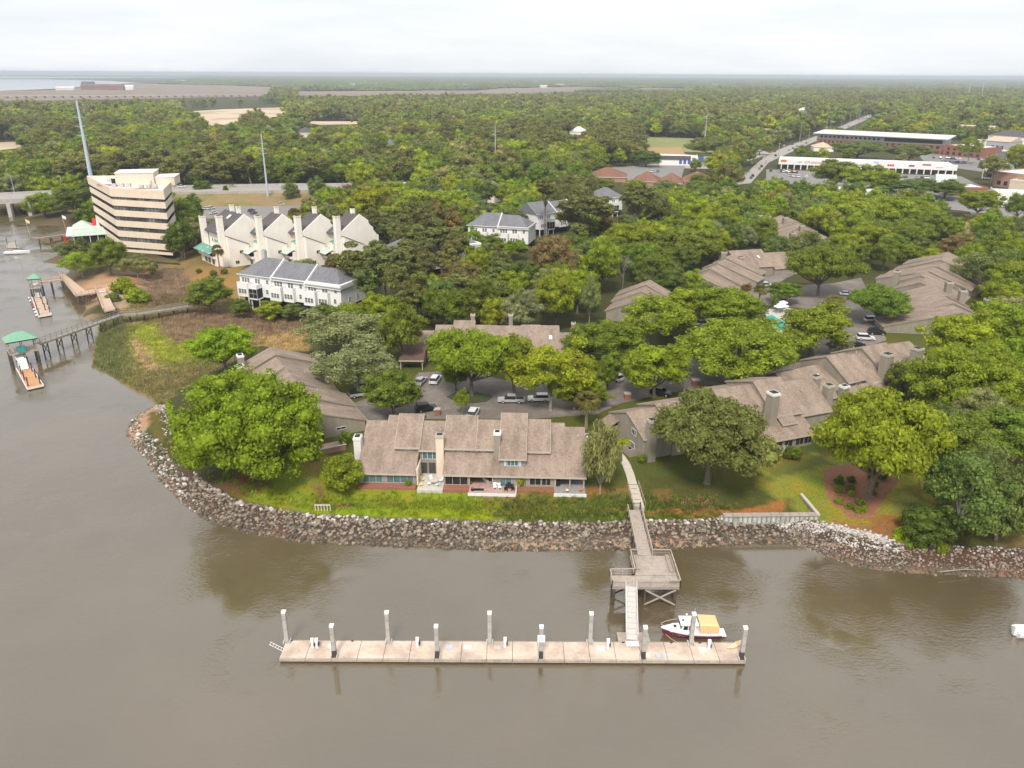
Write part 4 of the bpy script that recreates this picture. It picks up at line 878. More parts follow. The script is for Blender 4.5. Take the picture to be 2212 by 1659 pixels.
# parapet ring, roof, plant rooms
for a in range(NF):
    P, Q_ = fp(24.5, 1.008), fp(24.5, .975); b2 = (a + 1) % NF
    MB().pri([P[a], P[b2], Q_[b2], Q_[a]], 23.9, 25.0 if a not in (3,) else 25.3).build('parapet', M['cream2'], OT)
MB().pri(fp(24.5, .97), 23.95, 24.05).build('roof', M['flatroof'], OT)
MB().pri([(-163, 333), (-160, 322), (-146, 325), (-149, 337)], 24.06, 28.6).build('plant_room', M['cream2'], OT); MB().pri([(-163.3, 333.4), (-160.2, 321.7), (-145.7, 324.7), (-148.7, 337.4)], 28.6, 28.9).build('plant_room_roof', M['flatroof'], OT)
MB().pri([(-146, 332), (-143.6, 321), (-136.6, 322.5), (-139, 334)], 24.06, 27.2).build('plant_room', M['cream2'], OT); MB().pri([(-146.2, 332.2), (-143.7, 320.8), (-136.4, 322.3), (-138.8, 334.2)], 27.2, 27.4).build('plant_room_roof', M['flatroof'], OT)
for i, (x, y) in enumerate(((-158, 316), (-155.5, 317), (-153, 317.5), (-146, 313), (-143.5, 314), (-141, 314), (-166, 330), (-168, 333))):
    MB().box(x - .8, y - .7, 24.06, x + .8, y + .7, 25.4).build('roof_unit', M['ac'], OT)
for q in ((-168, 322, -156, 325), (-166, 318, -158, 320), (-150, 311, -139, 312.5)): MB().beam((q[0], q[1], 24.2), (q[2], q[3], 24.2), .35, .25).build('roof_pipe', M['brick'], OT)
MB().box(-147, 318, 24.06, -144.5, 320, 26.4).build('stair_hood', M['cream2'], OT); MB().box(-161.5, 321.2, 24.06, -160.4, 322.4, 26.6).build('roof_door', M['black'], OT)
CLEAR.append((FP, 2.5))

# ------------------------------------------------------------------ bank restaurant, bridge, poles
p, a, L_ = two((162, 528), (232, 523), 3.0)
o = thing('waterfront_restaurant', 'low waterfront restaurant with pale green roofs and a red striped tent left of the tower', 'restaurant', (p.x, p.y, 3), a)
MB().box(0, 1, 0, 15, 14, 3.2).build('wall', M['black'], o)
for q in (0, 3, 6, 9, 12, 15): MB().box(q - .12, .4, 0, q + .12, .64, 3.3).build('post', M['white_trim'], o)
MB().add([(-.8, 0, 3.4), (15.6, 0, 3.4), (15.6, 7, 5.4), (-.8, 7, 5.4), (-.8, 0, 3.2), (15.6, 0, 3.2), (15.6, 7, 5.2), (-.8, 7, 5.2)], [(0, 1, 2, 3), (7, 6, 5, 4), (0, 4, 5, 1), (1, 5, 6, 2), (2, 6, 7, 3), (3, 7, 4, 0)]).build('roof', M['awning_pale'], o)
MB().add([(-3, 3, 3.2), (-1, 3, 3.2), (2, 17, 4.6), (-3, 17, 4.6), (-3, 3, 3), (-1, 3, 3), (2, 17, 4.4), (-3, 17, 4.4)], [(0, 1, 2, 3), (7, 6, 5, 4), (0, 4, 5, 1), (1, 5, 6, 2), (2, 6, 7, 3), (3, 7, 4, 0)]).build('canopy', M['white_paint'], o)
MB().box(-.8, 7.1, 3.2, 14, 16, 4.9).build('flat_roof', M['flatroof'], o)
MB().add([(-1, 12, 4.9), (7, 12, 4.9), (7, 20, 4.9), (-1, 20, 4.9), (3, 16, 7.4)], [(0, 1, 4), (1, 2, 4), (2, 3, 4), (3, 0, 4), (3, 2, 1, 0)]).build('pyramid_roof', M['awning_pale'], o)
q = MB()
for i in range(5): q.prx([(14 + 0, 5.0), (17, 7.6 - .12 * i * i), (20, 5.0)], 7 + i * 1.6, 7 + (i + 1) * 1.6, i % 2)
q.build('striped_tent', [M['red'], M['white_paint']], o)
MB().box(-4, 4, 0, -3.2, 5.2, 3.0).build('red_sign', M['red'], o)
clear_rect(o, -5, 17, -1, 21, 2)
SEEN.append(([(145, 472), (232, 470), (232, 525), (150, 527)], 330))
# highway bridge
HW_N = [(-60, 438), (145, 428), (385, 418), (600, 415), (760, 413)]; HW_F = [(-60, 423), (145, 413), (385, 404), (600, 400), (760, 399)]
N_ = [g(*q, 8.0) for q in HW_N]; F_ = [g(*q, 8.0) for q in HW_F]
def strip(A_, B_, z0, z1):
    m = MB()
    for i in range(len(A_) - 1): m.add([(A_[i].x, A_[i].y, z0), (A_[i + 1].x, A_[i + 1].y, z0), (B_[i + 1].x, B_[i + 1].y, z0), (B_[i].x, B_[i].y, z0), (A_[i].x, A_[i].y, z1), (A_[i + 1].x, A_[i + 1].y, z1), (B_[i + 1].x, B_[i + 1].y, z1), (B_[i].x, B_[i].y, z1)], [(0, 3, 2, 1), (4, 5, 6, 7), (0, 1, 5, 4), (2, 3, 7, 6)])
    return m
BR = thing('highway_bridge', 'concrete highway bridge with plain parapets crossing the creek at left', 'bridge')
strip(N_, F_, 6.6, 8.0).build('deck', M['conc'], BR)
strip([q.lerp(w_, .05) for q, w_ in zip(N_, F_)], [q.lerp(w_, .95) for q, w_ in zip(N_, F_)], 8.004, 8.02).build('carriageway', M['asphalt_l'], BR)
for A_, B_ in ((N_, F_), (F_, N_)):
    strip(A_, [q.lerp(w_, .025) for q, w_ in zip(A_, B_)], 8.02, 9.0).build('parapet', M['conc'], BR)
for t0 in (.02, .23):
    c_ = N_[0].lerp(N_[1], t0 + .35); d_ = F_[0].lerp(F_[1], t0 + .35)
    MB().box(c_.x - 1, c_.y - 1, -2, c_.x + 1, c_.y + 1, 6.6).build('pier', M['conc'], BR); MB().box(d_.x - 1, d_.y - 1, -2, d_.x + 1, d_.y + 1, 6.6).build('pier', M['conc'], BR)
    MB().beam((c_.x, c_.y, 6), (d_.x, d_.y, 6), 1.6, 1.15).build('cross_head', M['conc'], BR)
em = strip(N_[2:], [g(q[0], q[1] + 26, 3.5) for q in HW_N[2:]], 3.5, 8.0)
E_ = [g(q[0], q[1] + 30, 3.55) for q in HW_N[1:]]; mb = MB()
for i in range(3):
    a0, a1 = N_[i + 1] - Vector((0, 0, .5)), N_[i + 2] - Vector((0, 0, .5)); mb.poly([a0, a1, E_[i + 1], E_[i]])
mb.build('embankment', M['drygrass'], kind='structure')
SEEN.append(([(-20, 405), (148, 400), (148, 440), (-20, 448)], 380)); SEEN.append(([(388, 396), (605, 392), (605, 418), (388, 424)], 470)); SEEN.append(([(410, 420), (600, 415), (600, 452), (440, 445)], 430))
CLEAR.append(([tuple(q[:2]) for q in N_] + [tuple(q[:2]) for q in F_[::-1]], 4))
# transmission poles
def tpole(px, py, H_, r0, label, z=3.5, arms=6, lean=None):
    p = g(px, py, z); o = thing('transmission_pole', label, 'pole', (p.x, p.y, z), 0, 'steel transmission poles')
    MB().tube((0, 0, -1), (0, 0, H_ * .5), r0, r0 * .72, 10).build('lower_shaft', M['steel'], o); MB().tube((0, 0, H_ * .5), (0, 0, H_), r0 * .69, r0 * .36, 10).build('upper_shaft', M['steel'], o)
    for i in range(arms):
        zz = H_ * (.86 - .075 * (i // 2)); s = 1 if i % 2 else -1
        MB().beam((s * .2, 0, zz), (s * 2.6, -.8, zz + .5), .16, .16).build('cross_arm', M['steel'], o)
    return o
tpole(213, 470, 54, 1.2, 'tall tapering pale steel pole right beside the office tower'); tpole(580, 436, 36, .62, 'tapering pale steel pole beyond the cream condominiums'); tpole(1070, 364, 31, .5, 'slim pale steel pole in the middle of the wood', arms=4); tpole(1521, 318, 31, .5, 'slim pale steel pole before the far pine wood', arms=4)
for i, (px, py, H_, z) in enumerate(((33, 425, 11, 8), (137, 417, 9, 8), (263, 412, 9, 8))):
    p = g(px, py, z); o = thing('street_lamp', 'slim highway lamp post, ' + ('leftmost', 'middle', 'rightmost')[i] + ' along the bridge', 'street lamp', (p.x, p.y, z), 0, 'lamps on the bridge'); MB().tube((0, 0, 0), (0, 0, H_), .14, .09, 6).build('post', M['steel'], o); MB().beam((0, 0, H_), (-1.6, -.4, H_ + .2), .2, .14).build('lamp_head', M['steel'], o)
# ------------------------------------------------------------------ the town in the distance
BWC = {}
def block(name, label, cat, a, b, depth, h, wall, roof, style='flat', z=3.6, wins=(), ov=.5, rise=3, grow=4, group=None):
    p, rz, L_ = two(a, b, z); o = thing(name, label, cat, (p.x, p.y, z), rz, group)
    MB().box(0, 0, -.3, L_, depth, h).build('wall', M[wall], o)
    if style == 'flat':
        MB().box(.4, .4, h + .004, L_ - .4, depth - .4, h + .12).build('roof', M[roof], o)
        MB().box(-.1, -.1, h - .4, L_ + .1, .35, h + .7).build('parapet', M[wall if wall != 'white' else 'white'], o); MB().box(-.1, .36, h - .4, .3, depth, h + .7).build('parapet', M[wall], o); MB().box(L_ - .3, .36, h - .4, L_ + .1, depth, h + .7).build('parapet', M[wall], o)
    elif style == 'hip':
        k = min(depth, L_) / 2; V = [(-ov, -ov, h), (L_ + ov, -ov, h), (L_ + ov, depth + ov, h), (-ov, depth + ov, h), (k, depth / 2, h + rise), (max(k + .1, L_ - k), depth / 2, h + rise)]
        MB().add(V, [(0, 1, 5, 4), (1, 2, 5), (2, 3, 4, 5), (3, 0, 4), (3, 2, 1, 0)]).build('roof', M[roof], o); MB().box(-ov, -ov - .05, h - .3, L_ + ov, -ov, h + .02).build('fascia', M['white_trim'], o)
    else:
        V = [(-ov, -ov, h), (L_ + ov, -ov, h), (L_ + ov, depth + ov, h), (-ov, depth + ov, h), (-ov, depth / 2, h + rise), (L_ + ov, depth / 2, h + rise)]
        MB().add(V, [(0, 1, 5, 4), (1, 2, 5), (2, 3, 4, 5), (3, 0, 4), (3, 2, 1, 0)]).build('roof', M[roof], o)
    for (x0, x1, n, zz, w_, hh, gm_) in wins:
        if (w_, hh, gm_) not in BWC: BWC[(w_, hh, gm_)] = MB().box(-w_ / 2, -.12, 0, w_ / 2, .02, hh).mesh('window', M[gm_])
        for i in range(n): link('window', BWC[(w_, hh, gm_)], o, (L_ * (x0 + (x1 - x0) * (i + .5) / n), 0, zz))
    clear_rect(o, 0, L_, 0, depth, grow); return o, L_
# shopping strip
p, rz, L_ = two((1680, 364.5), (2065, 379.5), 3.6)
SM = thing('strip_mall', 'long white strip mall with stepped parapets and coloured shop signs', 'strip mall', (p.x, p.y, 3.6), rz)
MB().box(0, 3, 0, L_, 34, 6.0).build('wall', M['brick'], SM); MB().box(.5, 3.5, 6.004, L_ - .5, 33.5, 6.2).build('roof', M['flatroof'], SM)
segs = [(0, .085, 7.6, 5.0), (.085, .16, 7.0, 4.2), (.16, .265, 7.7, 5.0), (.265, .40, 6.9, 4.0), (.40, .47, 7.2, 4.2), (.47, .515, 8.0, 4.6), (.515, .60, 9.0, 5.0), (.60, .68, 8.0, 4.2), (.68, .745, 7.6, 4.0), (.745, .80, 7.8, 4.2), (.80, .875, 9.0, 5.0), (.875, .94, 7.6, 4.2), (.94, 1, 7.2, 4.0)]
for a_, b_, zt, th in segs: MB().box(a_ * L_ + .05, 0, 3.4, b_ * L_ - .05, 2.98 if zt < 8.5 else 2.6, zt).build('shop_front', M['white'], SM)
for i in range(26): x = L_ * (i + .5) / 26; MB().box(x - .35, .1, 0, x + .35, .8, 3.395).build('column', M['white'], SM)
for i in range(25): x = L_ * (i + 1) / 26; MB().box(x - 1.5, 2.9, .4, x + 1.5, 3.02, 3.2).build('shop_window', M['glass'], SM)
for f, z_, w_, h_, m_ in ((.03, 5.3, 4.2, 1.5, 'orange'), (.125, 5.0, 3.4, 1.0, 'pale_blue'), (.56, 6.6, 3.6, 1.4, 'pale_blue'), (.755, 5.2, 3.6, 1.1, 'purple'), (.835, 6.3, 5.6, 1.0, 'brick'), (.905, 5.0, 4.6, .6, 'ac')):
    if m_ == 'purple': M['purple'] = mat('purple_sign', (.22, .03, .25), .5, .05)
    MB().box(L_ * f - w_ / 2, -.16, z_, L_ * f + w_ / 2, -.005, z_ + h_).build('sign', M[m_], SM)
for i in range(3): MB().tube((L_ * (.628 + .013 * i), -.2, 5.6), (L_ * (.628 + .013 * i), -.01, 5.6), .75, .75, 10).build('sign', M['red'], SM)
def text(body, par, x, y, z, size, m, rz=0, tilt=math.pi / 2, name='lettering'):
    c = bpy.data.curves.new(name, 'FONT'); c.body = body; c.size = size; c.align_x = 'CENTER'; c.align_y = 'CENTER'; c.extrude = .04; c.materials.append(M[m])
    t0 = bpy.data.objects.new('tmp', c); COL.objects.link(t0); me_ = bpy.data.meshes.new_from_object(t0.evaluated_get(bpy.context.evaluated_depsgraph_get())); bpy.data.objects.remove(t0)
    o = link(name, me_, par, (x, y, z)); o.rotation_euler = (tilt, 0, rz); return o
text('CVS pharmacy', SM, L_ * .21, -.1, 5.6, 2.4, 'red')
clear_rect(SM, 0, L_, 0, 36, 4)
o, L_ = block('brick_office', 'long three storey brick and grey office with white roof beyond the strip mall', 'office building', (1762, 318), (2036, 334), 26, 13.2, 'greywall', 'flatroof', 'flat', wins=((.02, .52, 14, 9.6, 2.0, 2.0, 'glass'), (.02, .5, 14, 5.0, 1.8, 2.0, 'glass'), (.55, .98, 12, 9.0, 4.6, 3.2, 'glass_w'), (.55, .98, 9, 4.6, 3.0, 2.6, 'glass'), (.55, .98, 9, .6, 3.0, 2.6, 'glass')))
MB().box(-.05, -.09, 0, L_ * .53, -.005, 8.2).build('brick_facing', M['brick'], o); MB().box(L_ * .53 + .01, -.09, 0, L_ + .05, -.005, 8.0).build('brick_facing', M['brick'], o)
MB().add([(-3, -4, 13.8), (L_ + 3, -4, 13.8), (L_ + 3, 28, 15.6), (-3, 28, 15.6), (-3, -4, 13.2), (L_ + 3, -4, 13.2), (L_ + 3, 28, 15), (-3, 28, 15)], [(0, 1, 2, 3), (7, 6, 5, 4), (0, 4, 5, 1), (1, 5, 6, 2), (2, 6, 7, 3), (3, 7, 4, 0)]).build('canopy_roof', M['metalroof'], o)
block('brick_wing', 'lower red brick wing right of the long office', 'building', (2036, 335), (2122, 343), 26, 8.5, 'brick', 'flatroof', wins=((.05, .95, 6, 5.0, 2.2, 1.8, 'glass'), (.05, .95, 6, 1.0, 2.6, 2.4, 'glass')))
block('shed_roofed_hall', 'big hall with a tan metal roof behind the brick office', 'hall', (2052, 297), (2140, 301), 30, 9, 'greywall', 'tanroof', 'gable', rise=5, wins=((.1, .9, 8, 4, 3, 2, 'glass'),))
block('white_hall', 'tall white hall joined to the tan roofed hall', 'hall', (2142, 292), (2198, 300), 30, 16, 'metalroof', 'flatroof')
block('dark_roof_house', 'building with a wide dark hip roof beside the halls', 'building', (2132, 306), (2205, 312), 26, 7, 'cream', 'shingle_dark', 'hip', rise=6, wins=((.1, .9, 5, 2, 2, 2, 'glass'),))
block('metal_shed', 'grey shed with tan roof below the dark hip roof', 'shed', (2128, 322), (2178, 326), 22, 8, 'greywall', 'tanroof', 'gable', rise=4, wins=((.2, .8, 3, 1, 2.5, 3, 'glass'),))
block('white_barn', 'small white gabled building among the far trees', 'building', (1994, 268), (2024, 269), 20, 9, 'white', 'metalroof', 'gable', rise=6, wins=((.1, .9, 4, 3, 2, 2, 'glass'),))
block('dark_roof_house', 'long dark roofed building behind the far trees', 'building', (2080, 270), (2125, 272), 25, 7, 'greywall', 'shingle_dark', 'gable', rise=7)
block('dark_roof_house', 'dark roofed building cut by the right edge of the picture', 'building', (2186, 272), (2260, 276), 25, 7, 'greywall', 'shingle_dark', 'gable', rise=7)
block('blue_house', 'blue sided building with dark roof and white dormers', 'building', (2145, 362), (2260, 368), 16, 7, 'bluewall', 'shingle_dark', 'gable', rise=5, wins=((.05, .3, 3, 3.4, 1.2, 1.6, 'white_paint'), (.4, .9, 5, 3.4, 1.2, 1.6, 'white_paint')))
block('brick_store', 'pale brick store with a flat white roof at the right edge', 'store', (2138, 400), (2250, 414), 60, 8.5, 'brick_p', 'flatroof', wins=((.1, .9, 6, 1, 2.4, 2.6, 'glass'),))
block('low_store', 'low peach store with flat roof and dark awning below the brick store', 'store', (2178, 409), (2280, 420), 14, 5.5, 'cream2', 'flatroof')
block('flat_roof_shop', 'low white flat roof shop behind the round oaks', 'shop', (1805, 431), (1912, 433), 24, 4.5, 'white', 'flatroof')
block('green_roof_shop', 'small brick shop with a pale green gable roof', 'shop', (2020, 410), (2062, 412), 14, 4.5, 'brick_p', 'awning_pale', 'gable', rise=4.5, wins=((.1, .9, 3, 1, 1.8, 2, 'glass'),))
block('brick_shop', 'low brick shop with white roof right of the green gable', 'shop', (2060, 423), (2130, 424), 18, 4.5, 'brick', 'flatroof', wins=((.1, .9, 5, 1, 2, 2, 'glass'),))
block('tan_roof_house', 'small house with a tan hip roof in front of the brick office', 'house', (1757, 327), (1800, 328), 20, 4, 'cream', 'tanroof', 'hip', rise=4)
block('corner_bank', 'white bank with a dark mansard and blue sign beside the avenue', 'bank', (1424, 356), (1506, 358), 26, 6, 'white', 'flatroof', wins=((.5, .95, 4, 1, 2.2, 3.4, 'blue'),))
o = bpy.data.objects['corner_bank']; MB().box(-.3, -.5, 4.2, 24, -.12, 7.2).build('mansard', M['shingle_dark'], o); MB().box(30, -.7, 3.6, 34, -.2, 6.6).build('sign', M['blue'], o)
block('brick_house', 'brick house with a dark umber hip roof left of the slim pole', 'house', (942, 407), (1008, 409), 15, 4.5, 'brick', 'shingle_dark', 'hip', rise=4.5, wins=((.1, .9, 4, 1.2, 1.2, 1.8, 'white_paint'),))
block('brick_house', 'brick house with a dark hip roof right of the slim pole', 'house', (1066, 404), (1106, 405), 14, 5, 'brick', 'shingle_dark', 'hip', rise=4, wins=((.6, .95, 2, 1.2, 1.4, 2, 'glass'),))
o, L_ = block('house', 'house with grey hip roof and solar panels behind the yellow oaks', 'house', (836, 428), (880, 429), 12, 5, 'brick', 'shingle_grey', 'hip', rise=4)
for i in range(4):
    for j in range(2): MB().add([(1.5 + i * 2.4, .2 + j * 2.2, 5.9 + j * 1.47), (3.6 + i * 2.4, .2 + j * 2.2, 5.9 + j * 1.47), (3.6 + i * 2.4, 2.1 + j * 2.2, 7.2 + j * 1.47), (1.5 + i * 2.4, 2.1 + j * 2.2, 7.2 + j * 1.47)], [(0, 1, 2, 3)]).build('solar_panel', M['pale_blue'], o)
block('house', 'small house with grey hip roof left of the solar panels', 'house', (806, 412), (835, 413), 10, 6, 'brick', 'shingle_grey', 'hip', rise=3)
for i, (a, b_, lab) in enumerate((((1270, 392), (1352, 394), 'rust roofed hall, leftmost of the rust roofs'), ((1366, 402), (1420, 404), 'rust roofed hall with tan gable, second from left'), ((1420, 406), (1472, 408), 'rust roofed hall with tan gable, third from left'), ((1468, 401), (1532, 404), 'rust roofed hall, rightmost of the rust roofs'))):
    block('rust_roof_hall', lab, 'hall', a, b_, 22, 3.2, 'brick_p', 'shingle_rust', 'hip', rise=5.2, group='rust roofed halls by the avenue')
for i, (x, y, w_, c_) in enumerate(((1006, 188, 24, 'white'), (1152, 181, 16, 'white'), (1210, 187, 20, 'metalroof'), (760, 187, 14, 'white'), (1545, 186, 12, 'white'), (390, 178, 22, 'white'), (1895, 232, 30, 'metalroof'), (1640, 215, 8, 'white'), (1175, 190, 14, 'metalroof'))):
    block('far_house', 'tiny pale far building, %s among those strewn along the marsh' % ('fourth from left', 'seventh from left', 'eighth from left', 'second from left', 'ninth from left', 'leftmost', 'rightmost', 'tenth from left', 'sixth from left')[i], 'building', (x - w_ / 2, y), (x + w_ / 2, y), 20, 9, c_, c_, 'gable', rise=5, grow=60, group='far pale buildings along the marsh')
for i, (x, y, w_, h_, c_, lab) in enumerate(((205, 194, 60, 16, 'shingle_rust', 'rusty red building on the far island'), (190, 193, 26, 24, 'shingle_dark', 'dark domed building on the far island'), (250, 195, 34, 16, 'shingle_rust', 'low red building at the right of the far island'), (275, 194, 26, 12, 'white', 'white building at the right end of the far island'), (140, 195, 40, 8, 'metalroof', 'low pale building at the left of the far island'))):
    block('island_building', lab, 'building', (x - w_ / 2, y), (x + w_ / 2, y), 40, h_, c_, c_, 'gable', rise=6, grow=60)
c_ = thing('causeway', 'long low causeway on piles across the far tan marsh', 'causeway'); A_, B_ = g(-100, 213, 3.5), g(640, 209, 3.5)
MB().beam((A_.x, A_.y, 9), (B_.x, B_.y, 9), 14, 2.0).build('deck', M['conc'], c_)
for i in range(40): q = A_.lerp(B_, (i + .5) / 40); MB().box(q.x - 2, q.y - 6, 0, q.x + 2, q.y + 6, 8).build('bent', M['conc'], c_)
SEEN.append(([(-20, 205), (600, 201), (600, 214), (-20, 217)], 1900))
# streets and lots
sheet('avenue', [(1585, 400), (1636, 352), (1664, 331), (1706, 313.5), (1776, 289.5), (1853, 257), (1889, 243), (1897, 243), (1874, 258), (1814, 284), (1757, 307.5), (1706, 330), (1661, 351), (1622, 396)], M['asphalt_l'], 3.62)
sheet('street', [(1260, 384), (1330, 363), (1420, 353), (1640, 322), (1665, 332), (1560, 366), (1420, 362), (1330, 376)], M['asphalt_l'], 3.58)
sheet('car_park', [(1655, 366), (2075, 381), (2150, 415), (2180, 470), (2075, 455), (1900, 440), (1760, 412), (1655, 400)], M['roadgrey'], 3.60)
sheet('car_park', [(1985, 336), (2040, 318), (2250, 300), (2250, 372), (2140, 374), (2000, 354)], M['roadgrey'], 3.59)
sheet('car_park', [(1310, 362), (1480, 358), (1470, 392), (1330, 392)], M['roadgrey'], 3.63)
sheet('car_park', [(440, 448), (520, 440), (690, 440), (640, 475), (440, 480)], M['roadgrey'], 3.57)
sheet('car_park', [(840, 500), (960, 485), (960, 512), (850, 525)], M['roadgrey'], 3.56)
sheet('bare_ground', [(2040, 480), (2110, 474), (2110, 510), (2050, 512)], M['drygrass'], 3.6)
sheet('car_park', [(2090, 430), (2260, 430), (2260, 560), (2050, 520), (2100, 480)], M['roadgrey'], 3.55)
for i, (a, b_, d_, h_, wl_, rf, lab) in enumerate((((1960, 262), (1988, 263), 18, 6, 'white', 'metalroof', 'low white shed left of the white barn'), ((1925, 268), (1950, 270), 16, 6, 'cream2', 'flatroof', 'pale low shop beside the avenue behind the brick office'), ((1895, 276), (1912, 277), 14, 7, 'brick', 'shingle_dark', 'small brick shop with dark roof behind the brick office'), ((2085, 318), (2118, 320), 18, 7, 'cream', 'flatroof', 'pale flat roofed block below the tan hall'), ((2160, 346), (2230, 350), 18, 7, 'white', 'metalroof', 'pale metal roofed block above the blue house'), ((2120, 385), (2142, 387), 16, 6, 'white', 'flatroof', 'small white block left of the pale brick store'), ((2150, 436), (2230, 440), 20, 5, 'cream', 'flatroof', 'long pale flat roofed block at the right edge below the stores'))):
    block('low_building', lab, 'building', a, b_, d_, h_, wl_, rf, wins=((.1, .9, 4, 1.2, 1.8, 2.2, 'glass'),))
for i, (a, b_, h_, rf, lab) in enumerate((((1040, 436), (1068, 438), 6, 'shingle_grey', 'grey roofed house half buried behind the yellow oaks'), ((640, 300), (668, 301), 7, 'shingle_dark', 'dark roofed house far in the wood beyond the second pole'), ((820, 330), (850, 331), 7, 'shingle_grey', 'grey roofed house far in the wood at centre'), ((1230, 300), (1262, 301), 8, 'metalroof', 'pale roofed house far in the wood right of the slim pole'), ((1720, 250), (1750, 251), 9, 'metalroof', 'pale roofed building left of the far avenue'), ((1650, 282), (1676, 283), 8, 'shingle_grey', 'grey roofed house left of the avenue'))):
    block('house', lab, 'house', a, b_, 14, h_, 'cream', rf, 'hip', rise=5); x, y = (a[0] + b_[0]) / 2, a[1]; SEEN.append(([(a[0] - 3, y - 16), (b_[0] + 3, y - 16), (b_[0] + 3, y - 5), (a[0] - 3, y - 5)], g(x, y, 3.6).y - 1))
# ------------------------------------------------------------------ court, paths, pool
sheet('courtyard_drive', [(868, 850), (905, 805), (1000, 800), (1120, 828), (1290, 826), (1340, 800), (1480, 770), (1560, 800), (1700, 790), (1760, 770), (1750, 720), (1800, 690), (1900, 690), (1915, 735), (1840, 760), (1740, 800), (1560, 835), (1450, 848), (1340, 872), (1290, 895), (1150, 905), (900, 905), (760, 920), (740, 880), (800, 858)], M['asphalt'], 3.54)
sheet('courtyard_drive', [(1590, 645), (1640, 640), (1700, 618), (1800, 612), (1860, 600), (1880, 640), (1890, 690), (1800, 690), (1760, 668), (1660, 660)], M['asphalt'], 3.545)
sheet('courtyard_drive', [(1590, 640), (1600, 610), (1690, 560), (1780, 545), (1800, 560), (1700, 600), (1640, 640)], M['asphalt'], 3.55)
P_ = [g(x, y, 3.5) for x, y in ((965, 858), (985, 849), (1030, 849), (1064, 857), (1052, 868), (1020, 872), (985, 868))]
MB().pri([(q.x, q.y) for q in P_[::-1]], 3.3, 3.7).build('planted_island', mat('dark_planting', (.06, .075, .025), .95, .3, 2), kind='structure')
PATH_PX = [(1316, 950), (1322, 966), (1340, 985), (1352, 1002), (1361, 1025), (1367, 1047)]
PW = [g(x, y, 3.5) for x, y in PATH_PX]
for i in range(len(PW) - 1):
    for j in range(2):
        a = PW[i].lerp(PW[i + 1], j / 2 + .012); b_ = PW[i].lerp(PW[i + 1], (j + 1) / 2 - .012); d = (b_ - a).normalized(); n_ = Vector((-d.y, d.x, 0)) * .75
        if i == 0 and j == 0: PATHO = link('footpath', None, kind='structure')
        MB().add([tuple(q) for q in (a - n_, b_ - n_, b_ + n_, a + n_)] + [tuple(q + Vector((0, 0, .12))) for q in (a - n_, b_ - n_, b_ + n_, a + n_)], [(0, 3, 2, 1), (4, 5, 6, 7), (0, 1, 5, 4), (1, 2, 6, 5), (2, 3, 7, 6), (3, 0, 4, 7)]).build('paving_slab', M['path'], PATHO)
CLEAR.append(([tuple(q[:2]) for q in PW], 2.2))
ST = thing('garden_steps', 'pale concrete steps with low handrails running down to the pier gate', 'steps', (0, 0, 0))
s0, s1 = g(1367, 1048, 3.6), g(1381, 1096, 3.3); d = (s1 - s0).normalized(); n_ = Vector((-d.y, d.x, 0)).normalized()
for i in range(12):
    a = s0.lerp(s1, i / 12); b_ = s0.lerp(s1, (i + 1) / 12); z_ = 3.66 - .012 * i - (.05 if i in (3, 6, 9) else 0) - .04 * (i // 3)
    MB().pri([(q.x, q.y) for q in (a - n_ * .85, b_ - n_ * .85, b_ + n_ * .85, a + n_ * .85)], 2.6, z_).build('step', M['path'], ST)
    if i in (2, 5, 8): MB().pri([(q.x, q.y) for q in (a - n_ * .5, a + d * .22 - n_ * .5, a + d * .22 + n_ * .5, a + n_ * .5)], z_, z_ + .03).build('nosing', M['woodgrey'], ST)
for s in (-1, 1):
    MB().beam(s0 + n_ * s * .95 + Vector((0, 0, .85)), s1 + n_ * s * .95 + Vector((0, 0, .9)), .07, .07).build('handrail', M['wood'], ST)
    for i in range(6): q = s0.lerp(s1, i / 5) + n_ * s * .95; MB().tube((q.x, q.y, 2.6), (q.x, q.y, q.z + .9), .04, .04, 5).build('rail_post', M['wood'], ST)
p = g(1672, 703, 3.5); sheet('pool_deck', [(1652, 675), (1672, 660), (1720, 668), (1720, 712), (1670, 722)], M['patio'], 3.56)
sheet('swimming_pool', [(1655, 683), (1668, 681), (1700, 700), (1700, 716), (1675, 712), (1668, 700)], M['pool'], 3.6)
SEEN.append(([(1662, 684), (1680, 684), (1685, 702), (1668, 702)], 300))
for i, (x, y) in enumerate(((1680, 677), (1686, 673), (1692, 676), (1690, 668))):
    q = g(x, y, 3.5); o = thing('parasol', ('leftmost', 'second from left', 'rightmost', 'farthest')[i] + ' of the white parasols beside the pool', 'parasol', (q.x, q.y, 3.56), 0, 'pool parasols'); MB().tube((0, 0, 0), (0, 0, 2.5), .05, .05, 6).build('pole', M['white_paint'], o); MB().tube((0, 0, 2.1), (0, 0, 2.7), 1.5, .05, 8).build('canopy', M['white_paint'], o)
def bollard_wall(px, py, label, w_=1.1, h_=1.3, m='brick'):
    q = g(px, py, 3.5); o = thing('brick_pillar', label, 'pillar', (q.x, q.y, 3.5)); MB().box(-w_ / 2, -w_ / 2, 0, w_ / 2, w_ / 2, h_).build('shaft', M[m], o); MB().box(-w_ / 2 - .08, -w_ / 2 - .08, h_, w_ / 2 + .08, w_ / 2 + .08, h_ + .12).build('coping', M['trim'], o)
bollard_wall(945, 896, 'brick pillar behind the long house, left of the small bright sapling'); bollard_wall(1355, 862, 'brick pillar left of the black car', 1.3); bollard_wall(1502, 832, 'brick pillar under the wide oak right of the black car', 1.6); bollard_wall(1780, 666, 'brick pillar in the far drive beside the spreading oak', 1.6, 1.8)

